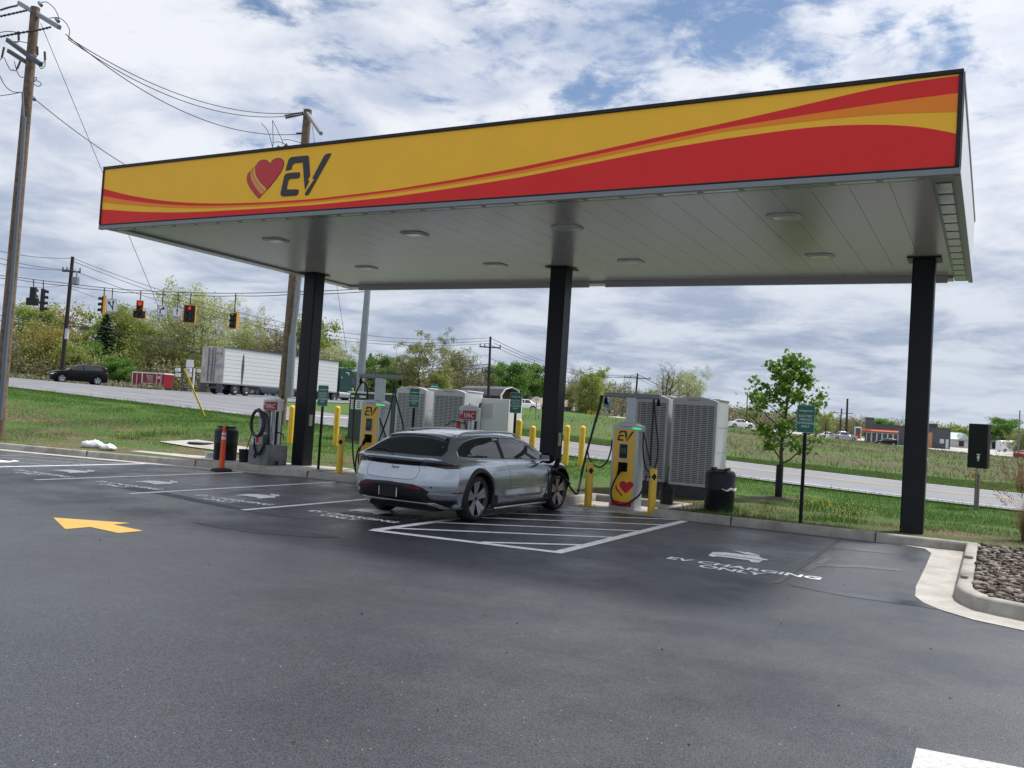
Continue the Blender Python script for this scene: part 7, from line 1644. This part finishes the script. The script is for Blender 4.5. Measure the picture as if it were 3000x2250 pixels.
# ---- young maple on the strip
mb_ = at(2280, 1460, 20.6); mb_.z = gz(mb_.x, mb_.y); MH = at(2300, 1030, 20.6).z-mb_.z
def gen_maple():
    r = np.random.default_rng(44); tb = MB(); tips = []
    tp = [Vector((.02*sin(k*1.3)+.010*k, .02*cos(k), MH*.94*k/9)) for k in range(10)]; tb.tube(tp, [.058*(1-.85*k/9) for k in range(10)], 8)
    for i in range(20):
        f = .24+.72*(i+.5)/20; k = min(int(f*9), 8); s0 = tp[k].lerp(tp[k+1], f*9-k); az = i*2.4+r.normal(0, .25); w = .90*math.sin(min(1, (1-f)*1.5+.12)*pi*.5)**.9*(1.08 if f < .6 else .9)
        ln = w*r.uniform(.78, 1.15); d = Vector((cos(az), sin(az), 0)); P = [s0+d*(ln*t)+Vector((r.normal(0, .02), r.normal(0, .02), ln*(.55*t+.30*t*t)*r.uniform(.75, 1.15))) for t in np.linspace(0, 1, 6)]
        tb.tube(P, [.022*(1-.8*t)*(1.15-f*.6) for t in np.linspace(0, 1, 6)], 5)
        for j in range(5):
            t = r.uniform(.4, 1); q = min(int(t*5), 4); b0 = P[q].lerp(P[q+1], t*5-q); e = b0+Vector((r.normal(), r.normal(), r.normal()*.5+.2)).normalized()*r.uniform(.12, .3); tb.tube([b0, e], [.006, .003], 4); tips += [b0, e, (b0+e)/2]
        tips += [P[-1], P[-1], P[-2]]
    tips += [tp[-1], tp[-1]+Vector((.05, 0, .12)), tp[-2]]*2
    shape = np.array([(0, -.5), (.16, -.32), (.5, -.28), (.34, -.02), (.46, .22), (.2, .2), (0, .55), (-.2, .2), (-.46, .22), (-.34, -.02), (-.5, -.28), (-.16, -.32)])
    V = []; F = []
    T = [tuple(p) for p in tips]
    for i in range(2500):
        c = np.array(T[r.integers(len(T))])+r.normal(0, .075, 3)*[1, 1, .85]; n = np.array([r.normal()*.75, r.normal()*.75, r.normal()*.35+.75]); n /= np.linalg.norm(n); a = np.cross(n, r.normal(size=3)); a /= np.linalg.norm(a); b = np.cross(n, a); s = r.uniform(.06, .125); o = len(V)
        for x, y in shape: V.append(c+a*x*s+b*y*s-np.array([0, 0, .25*s*(x*x+y*y)*2]))
        F.append(tuple(range(o, o+12)))
    me = bpy.data.meshes.new('crown'); me.from_pydata([tuple(v) for v in V], [], F); me.materials.append(M['leaf_maple']); return tb, me
mat('maple_bark', (.07, .062, .055), .85, var=.25, vscale=12)
tb, cm = gen_maple(); t = thing('maple_tree', 'young maple tree with fresh green leaves and a black trunk guard on the grass strip', 'tree', tuple(mb_))
tb.build('trunk', 'maple_bark', t, smooth=60); link('crown', cm, t)
mb = MB(); mb.lathe([(.075, -.05), (.085, .0), (.082, .78), (.07, .80), (.066, .80), (.066, 0)], n=14); mb.build('trunk_guard', 'black_plastic', t, smooth=40)
mb = MB(); mb.lathe([(.9, -.08), (.6, .02), (.2, .06), (0, .06)], n=24); mb.build('mulch_ring', 'soil', t, smooth=180)
# ---- ornamental grass at the right edge
leafmat('dry_blade', (.16, .085, .05), (.26, .16, .09), (.38, .27, .16), .8, .25)
q = onz(3018, 1592, .1); r = np.random.default_rng(51); V = []; F = []
def dry(n, H, sp_, w, plume):
    for i in range(n):
        a = r.uniform(0, 2*pi); tilt = abs(r.normal(.2, sp_)); h = H*r.uniform(.55, 1.1); c, s = cos(a), sin(a); b0 = np.array([c, s, 0])*r.uniform(0, .14); pa = np.array([-s, c, 0])*w; P = []
        for k in range(6): f = k/5; P.append(b0+np.array([c, s, 0])*(h*tilt*f**1.8)+[0, 0, h*(f-.28*tilt*f*f)])
        for k in range(5):
            o = len(V); w0 = 1-k/5.2; w1 = 1-(k+1)/5.2; V.extend([P[k]-pa*w0, P[k]+pa*w0, P[k+1]+pa*w1, P[k+1]-pa*w1]); F.append((o, o+1, o+2, o+3))
        if plume and r.random() < .3:
            for _ in range(26):
                e = P[5]+r.normal(0, .02, 3)+(P[5]-P[4])*r.uniform(-.9, .7); dd = (P[5]-P[4])*.16+r.normal(0, .018, 3); n_ = np.cross(dd, r.normal(size=3)); n_ = n_/np.linalg.norm(n_)*.004; o = len(V); V.extend([e-dd-n_, e-dd+n_, e+dd+n_, e+dd-n_]); F.append((o, o+1, o+2, o+3))
dry(900, .75, .33, .004, False); dry(150, 1.3, .22, .003, True)
me = npmesh('clump', np.array(V), np.array(F), 'dry_blade'); o = link('ornamental_grass', me); o.location = (q.x, q.y, .1); tag(o, 'dry tan ornamental grass clump with feathery plumes at the right edge', 'grass clump')
# ================================================================ CAMERA, SUN, SKY
cam = bpy.data.cameras.new('camera'); co = bpy.data.objects.new('camera', cam); COL.objects.link(co)
m = Matrix((CR[0], -CR[1], -CR[2])).transposed().to_4x4(); m.translation = Vector((0, 0, CAMH)); co.matrix_world = m
cam.sensor_width = 36; cam.lens = 36*CAMF/3000; cam.clip_end = 3000; cam.clip_start = .05; scene.camera = co
SUNV = Vector((.27, .43, .86)).normalized()
sun = bpy.data.lights.new('sun', 'SUN'); sun.energy = 3.3; sun.angle = radians(7); sun.color = (1, .965, .92); so_ = bpy.data.objects.new('sun', sun); COL.objects.link(so_); so_.rotation_euler = SUNV.to_track_quat('Z', 'Y').to_euler()
w = bpy.data.worlds.new('World'); scene.world = w; w.use_nodes = True; nt = w.node_tree; L = nt.links.new
for n in list(nt.nodes): nt.nodes.remove(n)
N = nt.nodes.new
out = N('ShaderNodeOutputWorld'); sky = N('ShaderNodeTexSky'); sky.sky_type = 'NISHITA'; sky.sun_disc = False
sky.sun_elevation = math.asin(SUNV.z); sky.sun_rotation = math.atan2(SUNV.x, SUNV.y); sky.altitude = 150; sky.air_density = 1.; sky.dust_density = .6; sky.ozone_density = 2.
bg = N('ShaderNodeBackground'); bg.inputs['Strength'].default_value = .08; L(sky.outputs[0], bg.inputs['Color'])
tc = N('ShaderNodeTexCoord'); sp_ = N('ShaderNodeSeparateXYZ'); L(tc.outputs['Generated'], sp_.inputs[0])
def math_(op, a, b=None, c=None):
    n = N('ShaderNodeMath'); n.operation = op
    for k, s in enumerate((a, b, c)):
        if s is None: continue
        if isinstance(s, (int, float)): n.inputs[k].default_value = s
        else: L(s, n.inputs[k])
    return n.outputs[0]
def mrange(x, a, b, c=0., d=1., smooth=True):
    n = N('ShaderNodeMapRange'); n.interpolation_type = 'SMOOTHSTEP' if smooth else 'LINEAR'
    for k, s in (('From Min', a), ('From Max', b), ('To Min', c), ('To Max', d)): n.inputs[k].default_value = s
    L(x, n.inputs['Value']); return n.outputs['Result']
zc = math_('MAXIMUM', sp_.outputs['Z'], 0.0); den = math_('ADD', zc, .16)
cx = math_('DIVIDE', sp_.outputs['X'], den); cy = math_('DIVIDE', sp_.outputs['Y'], den)
cmb = N('ShaderNodeCombineXYZ'); L(cx, cmb.inputs[0]); L(cy, cmb.inputs[1])
def cnoise(scale, off, detail=8, rough=.6, dist=.3):
    mp = N('ShaderNodeMapping'); mp.inputs['Location'].default_value = off; L(cmb.outputs[0], mp.inputs['Vector'])
    n = N('ShaderNodeTexNoise'); n.inputs['Scale'].default_value = scale; n.inputs['Detail'].default_value = detail; n.inputs['Roughness'].default_value = rough; n.inputs['Distortion'].default_value = dist
    L(mp.outputs[0], n.inputs['Vector']); return n.outputs['Fac']
cover = cnoise(2.1, (12.2, 3.3, 6.0), 10, .6, .35)
shade = cnoise(2.3, (7.3, 2.2, 3.0), 9, .58, .3)
wisp = cnoise(7.5, (1.3, 9.2, 5.0), 8, .66, .4)
low = mrange(zc, .05, .30)
# blue gaps only well above the horizon
gap_lo = mrange(math_('ADD', cover, math_('MULTIPLY', math_('SUBTRACT', wisp, .5), .36)), .285, .425)
cov = math_('MAXIMUM', gap_lo, math_('SUBTRACT', 1., mrange(zc, .12, .30)))
def col(rgb): n = N('ShaderNodeRGB'); n.outputs[0].default_value = (*rgb, 1); return n.outputs[0]
def cmix(f, a, b):
    n = N('ShaderNodeMix'); n.data_type = 'RGBA'
    if isinstance(f, float): n.inputs['Factor'].default_value = f
    else: L(f, n.inputs['Factor'])
    L(a, n.inputs['A']); L(b, n.inputs['B']); return n.outputs['Result']
sh = mrange(math_('ADD', shade, math_('MULTIPLY', math_('SUBTRACT', wisp, .5), .16)), .33, .64)
hi = cmix(sh, col((.60, .68, .86)), col((1.02, 1.05, 1.12)))
lo_ = cmix(sh, col((.40, .485, .655)), col((.76, .83, .94)))
cl = cmix(low, lo_, hi)
# brighter haze hugging the horizon
hz = mrange(zc, .0, .11, 1., 0.)
cl = cmix(math_('MULTIPLY', hz, .4), cl, col((.74, .81, .90)))
# more glare towards the veiled sun
dt = N('ShaderNodeVectorMath'); dt.operation = 'DOT_PRODUCT'; L(tc.outputs['Generated'], dt.inputs[0]); dt.inputs[1].default_value = SUNV
glare = mrange(dt.outputs['Value'], .45, 1., .97, 1.15)
mg = N('ShaderNodeVectorMath'); mg.operation = 'SCALE'; L(cl, mg.inputs[0]); L(glare, mg.inputs['Scale'])
bg2 = N('ShaderNodeBackground'); bg2.inputs['Strength'].default_value = .63; L(mg.outputs[0], bg2.inputs['Color'])
mx = N('ShaderNodeMixShader'); L(cov, mx.inputs[0]); L(bg.outputs[0], mx.inputs[1]); L(bg2.outputs[0], mx.inputs[2]); L(mx.outputs[0], out.inputs['Surface'])
vs = scene.view_settings; vs.view_transform = 'Standard'; vs.look = 'None'; vs.gamma = 1; vs.exposure = .5; vs.use_curve_mapping = False
scene.render.engine = 'CYCLES'; scene.cycles.use_denoising = True; scene.cycles.max_bounces = 8; scene.cycles.transparent_max_bounces = 8
scene.cycles.sample_clamp_indirect = 6
